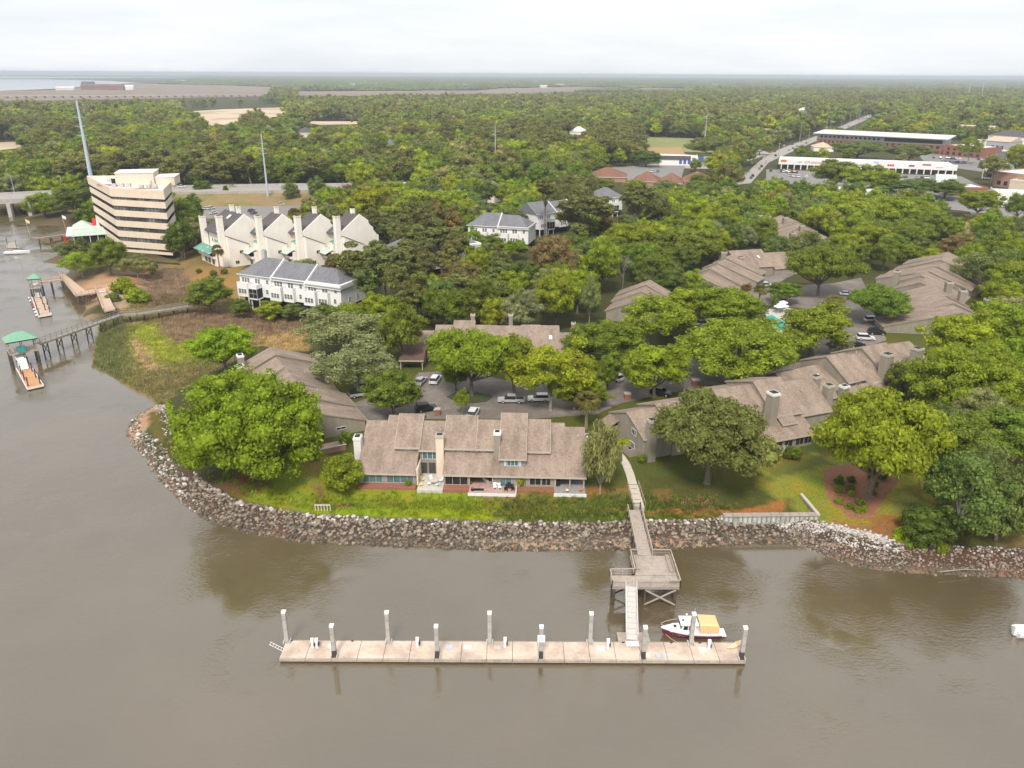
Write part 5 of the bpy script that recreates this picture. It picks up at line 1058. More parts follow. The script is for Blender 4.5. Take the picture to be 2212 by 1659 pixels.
# ------------------------------------------------------------------ riprap shore
rb = thing('riprap_bank', '', '', (0, 0, 0)); del rb['label']; del rb['category']; rb['kind'] = 'structure'
rk = random.Random(3)
def rock_mesh(seed):
    r_ = np.random.default_rng(seed); v = ICO_V * np.array([1, .78, .62]) * r_.uniform(.72, 1.12, (len(ICO_V), 1)); n_ = unit(5, r_)
    for k in n_:
        dd = v @ k; v = v - np.where(dd > .42, dd - .42, 0)[:, None] * k
    return v
RV = [rock_mesh(i) for i in range(9)]
def rockmat(name, c1, c2): return mat(name, c1, .9, .3, 1.3, c2, (.45, .6), .35, coord='Object', bump=.6, bscale=5)
def rockmat_i(name, c1, c2):
    m = bpy.data.materials.new(name); m.use_nodes = True; t = m.node_tree; b = t.nodes['Principled BSDF']; l = t.links.new; b.inputs['Roughness'].default_value = .9
    geo = t.nodes.new('ShaderNodeNewGeometry'); oi = t.nodes.new('ShaderNodeObjectInfo'); ad = t.nodes.new('ShaderNodeMath'); ad.operation = 'ADD'; fr = t.nodes.new('ShaderNodeMath'); fr.operation = 'FRACT'
    l(geo.outputs['Random Per Island'], ad.inputs[0]); l(oi.outputs['Random'], ad.inputs[1]); l(ad.outputs[0], fr.inputs[0])
    cr = t.nodes.new('ShaderNodeValToRGB'); cr.color_ramp.elements[0].color = (*c1, 1); cr.color_ramp.elements[1].color = (*c2, 1); l(fr.outputs[0], cr.inputs[0])
    n = t.nodes.new('ShaderNodeTexNoise'); n.inputs['Scale'].default_value = 2.5; n.inputs['Detail'].default_value = 5; l(geo.outputs['Position'], n.inputs['Vector']); r = t.nodes.new('ShaderNodeMapRange'); r.inputs[1].default_value = .3; r.inputs[2].default_value = .7; r.inputs[3].default_value = .65; r.inputs[4].default_value = 1.3; l(n.outputs[0], r.inputs[0])
    v = t.nodes.new('ShaderNodeVectorMath'); v.operation = 'SCALE'; l(cr.outputs[0], v.inputs[0]); l(r.outputs[0], v.inputs['Scale']); l(v.outputs[0], b.inputs['Base Color']); return m
ROCKM = {'dark': rockmat_i('dark_wet_stone', (.068, .055, .042), (.165, .133, .102)), 'tan': rockmat_i('tan_stone', (.145, .115, .087), (.33, .27, .205)), 'pale': rockmat_i('pale_stone', (.34, .31, .29), (.62, .59, .56)), 'pink': rockmat_i('pinkish_stone', (.20, .125, .105), (.40, .31, .25))}
RM = {(i, m_): mesh_np('rock', RV[i], ICO_F, [ROCKM[m_]]) for i in range(9) for m_ in ROCKM}
si = [i for i, q in enumerate(SHORE_PX) if q in ((337, 876), (2330, 1252))]
line = [Vector((*SHORE[i], 0)) for i in range(si[0], si[1] + 1)]
rocks = []
def band(i):      # how far up the bank the stones run
    return 4.6
tot = 0
for a, b_ in zip(line, line[1:]):
    Ls = (b_ - a).length; d = (b_ - a) / Ls; nin = Vector((-d.y, d.x, 0))
    if h1(*(a.lerp(b_, .5) + nin * 2)[:2]) < 0: nin = -nin
    n_ = int(Ls * 4.6 / (.08 if pj((a.x, a.y, 0))[0] > 1730 else .11))
    for _ in range(n_):
        t_ = rk.random(); v = rk.random(); q = a.lerp(b_, t_) + nin * (v * 4.9 - .35)
        px_ = pj((q.x, q.y, 1))[0]
        small = px_ > 1740
        if pj((q.x, q.y, 1))[1] < 940 and px_ < 360 and (rk.random() < .55 or v > .55): continue
        s = rk.choice([.22, .28, .34, .42, .5]) * (.58 if small else .86) * rk.uniform(.7, 1.3) * (1.25 if rk.random() < .06 else 1)
        if 1960 < px_ < 2110 and rk.random() < .5: continue
        if px_ < 420 and (v > .7 or rk.random() < .3): continue
        if v > .80: m_ = 'pale' if (rk.random() < (.42 if (px_ < 800 or 1380 < px_) else .2)) else 'tan'
        elif v > .62: m_ = 'pale' if (small and px_ < 1940 and rk.random() < .8) or rk.random() < .04 else ('pink' if small else 'tan')
        elif v > .25: m_ = 'pink' if small and rk.random() < .7 else ('tan' if rk.random() < .72 else 'dark')
        else: m_ = 'dark' if rk.random() < .75 else 'tan'
        if px_ < 420: m_ = rk.choice(['dark', 'tan', 'pale', 'tan'])
        if 1560 < px_ < 1770 and v > .93: continue
        rocks.append((s, q.x, q.y, m_))
        if len(rocks) > 12000: break
for (x0, y0), (x1, y1), n_, wd_, ms_ in (((352, 880), (380, 945), 150, 1.5, ['pale', 'pale', 'tan']), ((380, 945), (396, 1000), 60, 1.2, ['pale', 'tan', 'tan']), ((1690, 1132), (1790, 1142), 260, 1.1, ['pale', 'pale', 'tan']), ((1710, 1152), (1800, 1170), 330, 1.5, ['tan', 'dark', 'pink']), ((1780, 1140), (1920, 1174), 420, .8, ['pale'])):
    a, b_ = g(x0, y0, 1.8), g(x1, y1, 1.8)
    for _ in range(n_):
        q = a.lerp(b_, rk.random()); rocks.append((rk.uniform(.16, .36), q.x + rk.gauss(0, wd_ * .6), q.y + rk.gauss(0, wd_ * .6), rk.choice(ms_)))
hh = height(np.array([q[1] for q in rocks]), np.array([q[2] for q in rocks]))
rocks = [(s, x, y, z + s * .22, m_) for (s, x, y, m_), z in zip(rocks, hh)]
rocks.sort(key=lambda q: -q[0] / pj((q[1], q[2], q[3]))[2])
for s, x, y, z, m_ in rocks[:300]:
    o = link('rock', RM[(rk.randrange(9), m_)], rb, (x, y, z)); o.scale = (s * 1.25, s * 1.25, s * 1.25); o.rotation_euler = (rk.uniform(-.5, .5), rk.uniform(-.5, .5), rk.uniform(0, 6.28))
for key in ROCKM:
    Vs, Fs, o_ = [], [], 0
    for s, x, y, z, m_ in rocks[300:]:
        if m_ != key: continue
        R3 = np.array(Matrix.Rotation(rk.uniform(0, 6.28), 3, 'Z') @ Matrix.Rotation(rk.uniform(-.7, .7), 3, 'X')); v = (RV[rk.randrange(9)] * s * 1.2) @ R3.T + np.array([x, y, z]); Vs.append(v); Fs.append(ICO_F + o_); o_ += len(v)
    link('small_rock', mesh_np('small_rocks', np.concatenate(Vs), np.concatenate(Fs), [ROCKM[key]]), rb, kind='stuff')
print('rocks', len(rocks))
# ------------------------------------------------------------------ sea wall, white rail, driftwood
SW = thing('sea_wall', 'pale panelled timber sea wall with a plank cap above the stones', 'sea wall', (0, 0, 0))
a, b_ = g(1562, 1128, 2.0), g(1766, 1126, 2.0); d = (b_ - a).normalized(); n_ = Vector((-d.y, d.x, 0)); Ls = (b_ - a).length
for i in range(10):
    p, q = a + d * Ls * i / 10, a + d * Ls * (i + 1) / 10 - d * .06
    MB().pri([(v.x, v.y) for v in (p, q, q + n_ * .25, p + n_ * .25)], .6, 3.15).build('panel', M['pale_panel'] if 'pale_panel' in M else M.setdefault('pale_panel', mat('bleached_panel', (.50, .54, .52), .8, .14, 1.2, (.30, .38, .33), (.5, .65), .8)), SW)
    for k in (0, .5): MB().pri([(v.x, v.y) for v in (p + d * k * Ls / 10 - n_ * .16, p + d * (k * Ls / 10 + .22) - n_ * .16, p + d * (k * Ls / 10 + .22) - n_ * .005, p + d * k * Ls / 10 - n_ * .005)], .4, 3.1).build('post', M['woodgrey'], SW)
    MB().pri([(v.x, v.y) for v in (p - n_ * .3, q - n_ * .3, q + n_ * .75, p + n_ * .75)], 3.155, 3.3).build('cap_plank', M['wood'], SW)
e = g(1730, 1069, 3.3); MB().beam((b_.x, b_.y, 3.2), (e.x, e.y, 3.45), .5, .35).build('return_cap', M['path'], SW); MB().beam((b_.x, b_.y, 2.4), (e.x, e.y, 2.6), .3, 1.2).build('return_wall', M['woodgrey'], SW)
o = thing('low_rail', 'short low white rail standing on the green bank by the stones', 'rail', tuple(g(697, 1100, 2.8)))
MB().box(-1.3, -.04, .75, 1.3, .04, .85).build('top_rail', M['white_paint'], o)
for i in range(6): MB().box(-1.26 + i * .5, -.035, -.3, -1.19 + i * .5, .035, .745).build('baluster', M['white_paint'], o)
for i, (x, y, x2, y2, r_, lab) in enumerate(((1940, 1188, 1952, 1225, .10, 'upright grey driftwood branch left of the dark waterside bush'), (1935, 1221, 1958, 1214, .12, 'short thick driftwood log on the pink stones'), (1990, 1190, 2010, 1222, .09, 'thin bent driftwood branch under the waterside bush'), (2030, 1235, 2130, 1232, .10, 'long driftwood branch lying at the waterline'))):
    p, q = g(x, y, .9), g(x2, y2, .5); o = MB().tube(p, p.lerp(q, .5) + Vector((0, 0, .3)), r_, r_ * .8, 6).tube(p.lerp(q, .5) + Vector((0, 0, .3)), q, r_ * .8, r_ * .3, 6).tube(p.lerp(q, .5) + Vector((0, 0, .3)), p.lerp(q, .7) + Vector((.3, .2, .9)), r_ * .5, r_ * .15, 5).build('driftwood', M['bark_p']); tag(o, lab, 'driftwood', 'driftwood below the waterside bush')
for i in range(12):
    p = g(430 + i * 26, 1046 + 5.3 * i + rk.uniform(-2, 2), 2.6)
# ------------------------------------------------------------------ the pier
PR = thing('pier', 'timber pier with railings, benches and a T shaped head over the water', 'pier', (0, 0, 0))
ZD = 3.5
def rail(par, pts, h=1.05, m='wood', n=4, pm='wood', z=None):
    for p, q in zip(pts, pts[1:]):
        p = Vector(p); q = Vector(q); L_ = (q - p).length; k = max(1, round(L_ / 1.9))
        MB().beam(p + Vector((0, 0, h)), q + Vector((0, 0, h)), .16, .07).build('top_rail', M[m], par)
        for j in range(1, n): MB().beam(p + Vector((0, 0, h * j / n)), q + Vector((0, 0, h * j / n)), .03, .05).build('rail', M[pm], par)
        for j in range(k + 1): s = p.lerp(q, j / k); MB().box(s.x - .05, s.y - .05, s.z - .25, s.x + .05, s.y + .05, s.z + h - .03).build('rail_post', M[m], par)
def deck(par, a, b_, w0, w1, z, name='deck_plank', m='wood', step=.75):
    """planks laid across from a to b; w = half widths"""
    a, b_ = Vector(a), Vector(b_); L_ = (b_ - a).length; d = (b_ - a) / L_; n_ = Vector((-d.y, d.x, 0)).normalized(); k = max(1, round(L_ / step)); me_ = {}
    for i in range(k):
        p = a.lerp(b_, i / k) + d * .012; q = a.lerp(b_, (i + 1) / k) - d * .012; e = rk.uniform(-.008, .008)
        wa, wb = w0 + (w1 - w0) * i / k, w0 + (w1 - w0) * (i + 1) / k
        V = [p - n_ * wa, q - n_ * wb, q + n_ * wb, p + n_ * wa]; MB().add([(v.x, v.y, v.z - .12 + e) for v in V] + [(v.x, v.y, v.z + e) for v in V], [(0, 3, 2, 1), (4, 5, 6, 7), (0, 1, 5, 4), (1, 2, 6, 5), (2, 3, 7, 6), (3, 0, 4, 7)]).build(name, M[m], par)
wA, wB = Vector((20.2, 111.6, ZD)), Vector((19.9, 98.6, ZD))
deck(PR, wA, wB, .95, 1.0, ZD)
rail(PR, [(19.1, 111.6, ZD), (18.8, 98.7, ZD)]); rail(PR, [(21.3, 111.6, ZD), (21.0, 98.7, ZD)])
deck(PR, (20.65, 98.5, ZD), (20.65, 93.6, ZD), 3.0, 3.0, ZD); deck(PR, (18.9, 93.5, ZD), (18.9, 91.0, ZD), 4.75, 4.75, ZD)
rail(PR, [(18.8, 98.55, ZD), (17.7, 98.55, ZD), (17.7, 93.7, ZD), (14.15, 93.55, ZD), (14.15, 91.0, ZD), (16.1, 91.0, ZD)]); rail(PR, [(17.5, 91.0, ZD), (23.65, 91.0, ZD), (23.65, 98.55, ZD), (21.0, 98.55, ZD)])
for x0, y0, x1, y1 in ((14.2, 91.05, 23.6, 91.2), (14.2, 93.3, 23.6, 93.45), (17.8, 98.2, 23.6, 98.35), (14.2, 91.2, 14.35, 93.3), (23.45, 91.2, 23.6, 98.2), (17.75, 93.45, 17.9, 98.2)): MB().box(x0, y0, ZD - .55, x1, y1, ZD - .13).build('joist', M['woodgrey'], PR)
for x in (14.5, 18.9, 23.2):
    for y in (91.4, 93.2): MB().tube((x, y, -3), (x, y, ZD - .13), .2, .2, 8).build('pile', M['pile'], PR)
for x in (18.2, 23.2): MB().tube((x, 97.8, -3), (x, 97.8, ZD - .13), .2, .2, 8).build('pile', M['pile'], PR)
for y in (102, 106, 110):
    for x in (19.2, 20.9): MB().tube((x, y, -2), (x, y, ZD - .13), .16, .16, 8).build('pile', M['pile'], PR)
for z0, z1, x0, x1, y in ((.3, 2.8, 18.9, 23.2, 91.15), (2.8, .3, 18.9, 23.2, 91.08), (.3, 2.6, 14.5, 18.9, 93.4), (2.6, .3, 14.5, 18.9, 93.3)): MB().beam((x0, y, z0), (x1, y, z1), .1, .22).build('cross_brace', M['wood'] if y < 92 else M['pile'], PR)
# the gate and two benches on it
MB().box(19.15, 111.62, ZD, 19.3, 111.75, ZD + 1.4).box(21.1, 111.62, ZD, 21.25, 111.75, ZD + 1.4).build('gate_post', M['black'], PR)
for i in range(9): MB().box(19.4 + i * .2, 111.66, ZD + .1, 19.44 + i * .2, 111.7, ZD + 1.2).build('gate_bar', M['black'], PR)
MB().box(19.3, 111.65, ZD + 1.2, 21.1, 111.72, ZD + 1.27).build('gate_rail', M['black'], PR)
def bench(x, y, L_, s, label):
    o = thing('bench', label, 'bench', (x, y, ZD), 0, 'benches on the pier head')
    for i in range(3): MB().box(i * .17 * s - .07, -L_ / 2, .42, i * .17 * s + .07, L_ / 2, .48).build('seat_plank', M['wood'], o)
    for yy in (-L_ / 2 + .2, 0, L_ / 2 - .2): MB().box(min(0, .34 * s), yy - .06, 0, max(0, .34 * s), yy + .06, .415).build('leg', M['wood'], o)
    for i in range(2): MB().box(-.14 * s - .03, -L_ / 2, .6 + i * .2, -.14 * s + .03, L_ / 2, .74 + i * .2).build('back_plank', M['wood'], o)
bench(18.15, 96.2, 3.6, 1, 'long plank bench along the left rail of the pier head'); bench(23.2, 96.0, 4.2, -1, 'long plank bench along the right rail of the pier head')
o = thing('box_seat', 'low slatted wooden box in the front right corner of the pier head', 'box', (22.9, 91.9, ZD)); MB().box(-.5, -.35, .05, .5, .35, .5).build('body', M['woodgrey'], o); MB().box(-.54, -.39, .5, .54, .39, .56).build('lid', M['wood'], o)
# gangway down to the float
GW = thing('gangway', 'pale aluminium gangway sloping from the pier head to the floating dock', 'gangway', (0, 0, 0))
a, b_ = Vector((16.8, 91.0, 3.45)), Vector((15.95, 82.9, .95)); d = (b_ - a).normalized(); n_ = Vector((-d.y, d.x, 0)).normalized()
GWM = mat('pale_grating', (.52, .50, .46), .7, .1, 3)
for i in range(10): p, q = a.lerp(b_, i / 10 + .002), a.lerp(b_, (i + 1) / 10 - .002); MB().beam(p, q, 1.35, .08).build('tread_panel', GWM, GW)
for s in (-1, 1):
    MB().beam(a + n_ * s * .75 + Vector((0, 0, 1)), b_ + n_ * s * .75 + Vector((0, 0, 1)), .07, .07).build('handrail', M['white_trim'], GW); MB().beam(a + n_ * s * .75 + Vector((0, 0, .5)), b_ + n_ * s * .75 + Vector((0, 0, .5)), .05, .05).build('mid_rail', M['ac'], GW); MB().beam(a + n_ * s * .75, b_ + n_ * s * .75, .08, .16).build('stringer', M['white_trim'], GW)
    for i in range(8): q = a.lerp(b_, i / 7) + n_ * s * .75; MB().box(q.x - .03, q.y - .03, q.z, q.x + .03, q.y + .03, q.z + 1).build('stanchion', M['ac'], GW)
MB().box(b_.x - .85, 81.9, .72, b_.x + .85, 82.95, .80).build('landing_plate', M['white_trim'], GW)
# ------------------------------------------------------------------ floating dock
FD = thing('floating_dock', 'long pinkish concrete floating dock with square guide piles on the creek', 'dock', (0, 0, 0))
DX0, DX1, DY0, DY1, DZ = -29.5, 30.0, 79.35, 83.0, .62
for i in range(18):
    a = DX0 + (DX1 - DX0) * i / 18 + .03; b_ = DX0 + (DX1 - DX0) * (i + 1) / 18 - .03
    MB().box(a, DY0 + .22, .12, b_, DY1 - .2, DZ + rk.uniform(-.012, .012)).build('deck_panel', M['dockpanel'], FD)
    MB().box(a, DY0, .22, b_, DY0 + .2, DZ - .03).build('waler', M['wood'], FD); MB().box(a, DY1 - .18, .22, b_, DY1, DZ - .03).build('waler', M['woodgrey'], FD)
    MB().box(a + .05, DY0 + .1, -.5, b_ - .05, DY1 - .1, .115).build('float', M['black'], FD)
MB().box(14.2, 83.02, .1, 18.4, 84.9, .55).build('landing_float', M['wood'], FD)
for i, (x, y) in enumerate(((622, 1384), (724, 1414), (840, 1386), (945, 1416), (1058, 1388), (1168, 1417), (1274, 1389), (1388, 1418), (1492, 1391), (1600, 1420))):
    p = g(x, y, DZ); back = y < 1400; yy = DY1 - .5 if back else DY0 + .5
    o = thing('guide_pile', 'square white capped guide pile, %s on the %s edge of the long dock' % (('first from left', 'second from left', 'third from left', 'fourth from left', 'rightmost')[i // 2], 'far' if back else 'near'), 'pile', (p.x, yy, 0), 0, 'guide piles of the floating dock')
    MB().box(-.25, -.25, -4, .25, .25, 5.35).build('shaft', M['conc'], o); MB().box(-.27, -.27, 5.352, .27, .27, 5.62).build('cap', M['white_paint'], o)
    if not back: MB().box(-.262, -.262, -1, .262, .262, 1.55 + rk.uniform(-.1, .3)).build('tide_band', M['pile'], o)
    MB().box(-.45, -.45, DZ + .03, -.3, .45, DZ + .35).build('pile_guide', M['ac'], o); MB().box(.3, -.45, DZ + .03, .45, .45, DZ + .35).build('pile_guide', M['ac'], o)
    if i == 5:
        sg = thing('notice_board', 'white notice board with blue lettering fixed to a guide pile', 'sign', (p.x, yy - .29, 3.3)); MB().box(-.48, -.03, 0, .48, .02, 1.1).build('panel', M['white_paint'], sg)
        for k, (w_, z_) in enumerate(((.5, .9), (.7, .72), (.66, .56), (.72, .4), (.6, .24))): MB().box(-w_ / 2, -.04, z_, w_ / 2, -.031, z_ + .07).build('text_line', M['pale_blue'], sg)
def pedestal(x, y, label, flip=1, blue=False):
    p = g(x, y, DZ); o = thing('power_pedestal', label, 'pedestal', (p.x, p.y, DZ + .01), 0, 'power pedestals on the floating dock'); MB().tube((0, 0, 0), (0, 0, .85), .2, .17, 10).build('post', M['white_paint'], o); MB().box(-.2, -.17, .85, .2, .17, 1.45).build('head', M['white_paint'], o); MB().box(.21, -.2, .35, .32, .2, .85).build('cable_coil', M['black'] if not blue else M['blue'], o)
for i, (x, y) in enumerate(((676, 1399), (685, 1399), (902, 1397), (1091, 1397), (1313, 1400), (1531, 1402))): pedestal(x, y, 'white power pedestal, ' + ('leftmost of the pair at the left end', 'second of the pair at the left end', 'between the second and third far piles', 'just right of the middle far pile', 'between gangway foot and the fourth far pile', 'nearest to the kayak')[i], blue=i == 5)
for i, (x, y, w_, m_) in enumerate(((718, 1397, 1.0, 'white_paint'), (971, 1399, .9, 'pale_blue'), (1010, 1399, 1.0, 'white_paint'), (1075, 1400, 1.0, 'patio'), (1298, 1401, 1.0, 'white_paint'), (1517, 1404, 1.0, 'white_paint'), (1398, 1416, .7, 'white_paint'), (1420, 1417, .5, 'pale_blue'), (1435, 1417, .5, 'pale_blue'))):
    p = g(x, y, DZ); o = MB().box(-w_ / 2, -.3, 0, w_ / 2, .3, .16).build('dock_step', M[m_], None, (p.x, p.y, DZ + .012)); tag(o, ('white mat beside the paired pedestals', 'pale blue lid right of the third pile pedestal', 'white lid left of the middle far pile', 'cream lid by the middle pedestal', 'white lid left of the fourth pedestal', 'white lid left of the last pedestal', 'white lid near the piles under the gangway foot', 'left of two small pale blue lids at the near edge', 'right of two small pale blue lids at the near edge')[i], 'lid', 'lids lying on the floating dock')
LD = thing('swim_ladder', 'white swim ladder tipped up at the left end of the floating dock', 'ladder', (-29.45, 81.0, DZ)); 
for s in (-.25, .25): MB().tube((.1, s, 0), (-1.6, s, 1.1), .035, .035, 6).build('side_rail', M['white_paint'], LD)
for i in range(5): MB().tube((-.2 - i * .32, -.25, .2 + i * .207), (-.2 - i * .32, .25, .2 + i * .207), .03, .03, 6).build('rung', M['white_paint'], LD)
p = g(1590, 1395, DZ); KY = thing('kayak', 'cream kayak lying across the right end of the floating dock', 'kayak', (p.x, p.y, DZ + .02), r2d(32))
R_ = []
for t_ in np.linspace(-1, 1, 11):
    w_ = .38 * max(0.02, 1 - abs(t_) ** 2.4); R_.append([(t_ * 1.7, w_ * math.cos(a_), .22 + .12 * t_ * t_ + .2 * max(.05, 1 - abs(t_) ** 3) * math.sin(a_)) for a_ in np.linspace(0, 6.283, 10, endpoint=False)])
MB().loft(R_).build('hull', mat('cream_plastic', (.80, .62, .40), .4, .05), KY); MB().tube((.1, 0, .42), (.1, 0, .455), .3, .26, 12).build('cockpit', M['canvas'], KY)
for i, (x, y) in enumerate(((630, 1383), (1348, 1400), (1453, 1400), (1515, 1400), (760, 1390))):
    p = g(x, y, DZ); o = thing('cleat', 'black mooring cleat on the far dock edge, ' + ('by the leftmost pile', 'just left of the gangway foot', 'just right of the gangway foot', 'in front of the moored boat', 'by the second near pile')[i], 'cleat', (p.x, DY1 - .3, DZ), 0, 'cleats of the floating dock'); MB().box(-.2, -.04, .1, .2, .04, .16).build('horn', M['black'], o); MB().box(-.08, -.04, 0, .08, .04, .098).build('base', M['black'], o)
# ------------------------------------------------------------------ boats
def hull(L_, B_, free, mb=None, deckz=None, sheer=.35):
    m = MB(); n_ = 14; rings = []
    for i in range(n_):
        t_ = i / (n_ - 1); b_ = B_ / 2 * (1 - max(0, (t_ - .45) / .55) ** 2.2) * (.94 + .06 * min(1, t_ / .2)); b_ = max(b_, .03); zf = free + sheer * t_ * t_; x = -L_ / 2 + L_ * t_
        rk_ = .35 * max(0, (t_ - .7) / .3)
        rings.append([(x + rk_, -b_, zf), (x + rk_ * .3, -b_ * .86, .25), (x - rk_, -b_ * .3, -.35), (x - rk_, b_ * .3, -.35), (x + rk_ * .3, b_ * .86, .25), (x + rk_, b_, zf)])
    return rings
p = g(1494, 1378, 0)
BT = thing('motor_boat', 'small tug style motor boat with burgundy hull and tan canopy moored at the dock', 'boat', (p.x + .1, 85.2, .05), r2d(180))
rg = hull(7.6, 2.5, .85); MB().loft(rg).build('hull', M['burg'], BT)
MB().loft([[(x[0], x[1] * 1.015, x[2] - .18) for x in (r_[0],)] + [(r_[5][0], r_[5][1] * 1.015, r_[5][2] - .18), (r_[5][0], r_[5][1] * 1.03, r_[5][2] + .04), (r_[0][0], r_[0][1] * 1.03, r_[0][2] + .04)] for r_ in rg]).build('deck', M['gel'], BT)
def hexa(x0, x1, y, z0, z1, dx0=0, dx1=0, dy=0): return MB().add([(x0, -y, z0), (x1, -y, z0), (x1, y, z0), (x0, y, z0), (x0 + dx0, -y + dy, z1), (x1 + dx1, -y + dy, z1), (x1 + dx1, y - dy, z1), (x0 + dx0, y - dy, z1)], [(0, 3, 2, 1), (4, 5, 6, 7), (0, 1, 5, 4), (1, 2, 6, 5), (2, 3, 7, 6), (3, 0, 4, 7)])
hexa(1.4, 3.0, .75, .95, 1.35, .05, -.5, .15).build('trunk_cabin', M['gel'], BT); hexa(-.3, 1.7, .92, .95, 2.15, 0, -.25, .1).build('wheelhouse', M['gel'], BT); hexa(-.6, 1.75, 1.0, 2.152, 2.27, 0, 0, .05).build('wheelhouse_roof', M['gel'], BT); hexa(.4, 1.2, .4, 2.272, 2.75, .1, -.2, .05).build('radar_arch', M['gel'], BT)
for s in (-1, 1):
    MB().add([(.0, s * .95, 1.45), (.62, s * .95, 1.45), (.62, s * .89, 2.0), (0, s * .89, 2.0)], [(0, 1, 2, 3)]).build('side_window', M['glass'], BT); MB().add([(.8, s * .95, 1.45), (1.4, s * .94, 1.45), (1.3, s * .88, 2.0), (.8, s * .89, 2.0)], [(0, 1, 2, 3)]).build('side_window', M['glass'], BT)
for s in (-.45, .45): MB().add([(1.69, s - .38, 1.45), (1.69, s + .38, 1.45), (1.53, s + .34, 2.05), (1.53, s - .34, 2.05)], [(0, 1, 2, 3)]).build('windscreen', M['glass'], BT)
for x in (.3, 1.2): MB().box(x - .22, -.2, 2.275, x + .22, .2, 2.30).build('hatch', M['glass'], BT) if x > 1 else None
MB().box(2.1, -.25, 1.30, 2.5, .25, 1.36).build('hatch', M['glass'], BT)
MB().add([(-3.3, -1.15, 2.15), (-.75, -1.15, 2.3), (-.75, 1.15, 2.3), (-3.3, 1.15, 2.15), (-3.1, -.9, 2.42), (-.75, -.9, 2.55), (-.75, .9, 2.55), (-3.1, .9, 2.42)], [(0, 3, 2, 1), (4, 5, 6, 7), (0, 1, 5, 4), (1, 2, 6, 5), (2, 3, 7, 6), (3, 0, 4, 7)]).build('canopy', M['canvas'], BT)
MB().add([(-3.35, 1.1, 1.1), (-.75, 1.1, 1.1), (-.75, 1.13, 2.28), (-3.35, 1.13, 2.13)], [(0, 1, 2, 3)]).build('canopy_side', M['canvas'], BT)
for x in (-3.2, -2.0, -.9):
    for s in (-1.1, 1.1): MB().tube((x, s, .9), (x, s, 2.2), .025, .025, 5).build('canopy_pole', M['ac'], BT)
MB().box(-3.4, -.9, .60, -.5, .9, .92).build('cockpit', M['gel'], BT); MB().box(-3.0, -.5, .925, -2.4, .5, 1.2).build('engine_box', M['patio'], BT); MB().box(-4.5, -.8, .25, -3.75, .8, .36).build('swim_platform', M['gel'], BT)
for k in range(7):
    t0, t1 = k / 7 * math.pi, (k + 1) / 7 * math.pi; f = lambda t: (1.9 + 2.3 * math.sin(t), -.95 * math.cos(t) * (1 - .25 * math.sin(t)), 1.75 - .1 * math.sin(t)); MB().tube(f(t0), f(t1), .03, .03, 5).build('bow_rail', M['ac'], BT)
MB().tube((.2, .3, 2.27), (-.1, .35, 4.6), .025, .012, 5).build('antenna', M['white_paint'], BT); MB().tube((.9, 0, 2.7), (.9, 0, 3.2), .03, .03, 5).tube((.9, 0, 3.2), (.9, 0, 3.3), .14, .14, 8).build('mast_light', M['white_paint'], BT)
p = g(2216, 1372, 0); o = thing('motor_boat', 'white motor boat stern with outboard cut off by the right edge', 'boat', (p.x + 1.7, p.y, .05), 0)
MB().loft(hull(6.4, 2.3, .8)).build('hull', M['gel'], o); MB().box(-3.0, -1.0, .6, 1, 1.0, .95).build('cockpit', M['white_trim'], o); hexa(-1.2, .8, .8, .95, 2.1, .1, -.3, .1).build('cabin', M['gel'], o); MB().box(-3.55, -.25, .1, -3.2, .25, 1.4).build('outboard', M['gel'], o)
p = g(38, 548, 0); o = thing('sailboat', 'white sailboat with a dark furled sail moored at the far left', 'sailboat', (p.x, p.y, .05), r2d(12))
MB().loft(hull(9.4, 2.9, .95)).build('hull', M['gel'], o); hexa(-1.5, 2.2, .8, .95, 1.4, .2, -.6, .15).build('cabin', M['gel'], o); MB().tube((.6, 0, .9), (.6, 0, 12.5), .09, .06, 6).build('mast', M['ac'], o); MB().tube((.6, 0, 2.1), (-3.4, 0, 2.1), .2, .16, 8).build('furled_sail', M['black'], o)
for q in ((4.5, 0, 1.3), (-4.5, 0, .95), (.3, 1.4, .95), (.3, -1.4, .95)): MB().tube(q, (.6, 0, 12.2), .02, .02, 4).build('stay', M['ac'], o)

for i, (a, b_) in enumerate((((15.6, DY1 - .3, .75), (16.4, 84.2, .95)), ((21.9, DY1 - .3, .75), (20.6, 84.2, .85)))):
    o = MB(); a, b_ = Vector(a), Vector(b_); m_ = a.lerp(b_, .5) - Vector((0, 0, .12)); o.tube(a, m_, .025, .025, 5).tube(m_, b_, .025, .025, 5); tag(o.build('mooring_line', M['canvas']), ('left', 'right')[i] + ' mooring line from the dock to the tug style boat', 'rope')
HOSE = [(-27.2, 81.6), (-26.6, 81.0), (-25.6, 81.3), (-25.0, 80.6), (-25.9, 80.3)]
o = MB()
for a, b_ in zip(HOSE, HOSE[1:]): o.tube((*a, DZ + .05), (*b_, DZ + .05), .03, .03, 5)
tag(o.build('hose', M['ac']), 'thin grey hose lying beside the paired pedestals on the dock', 'hose')
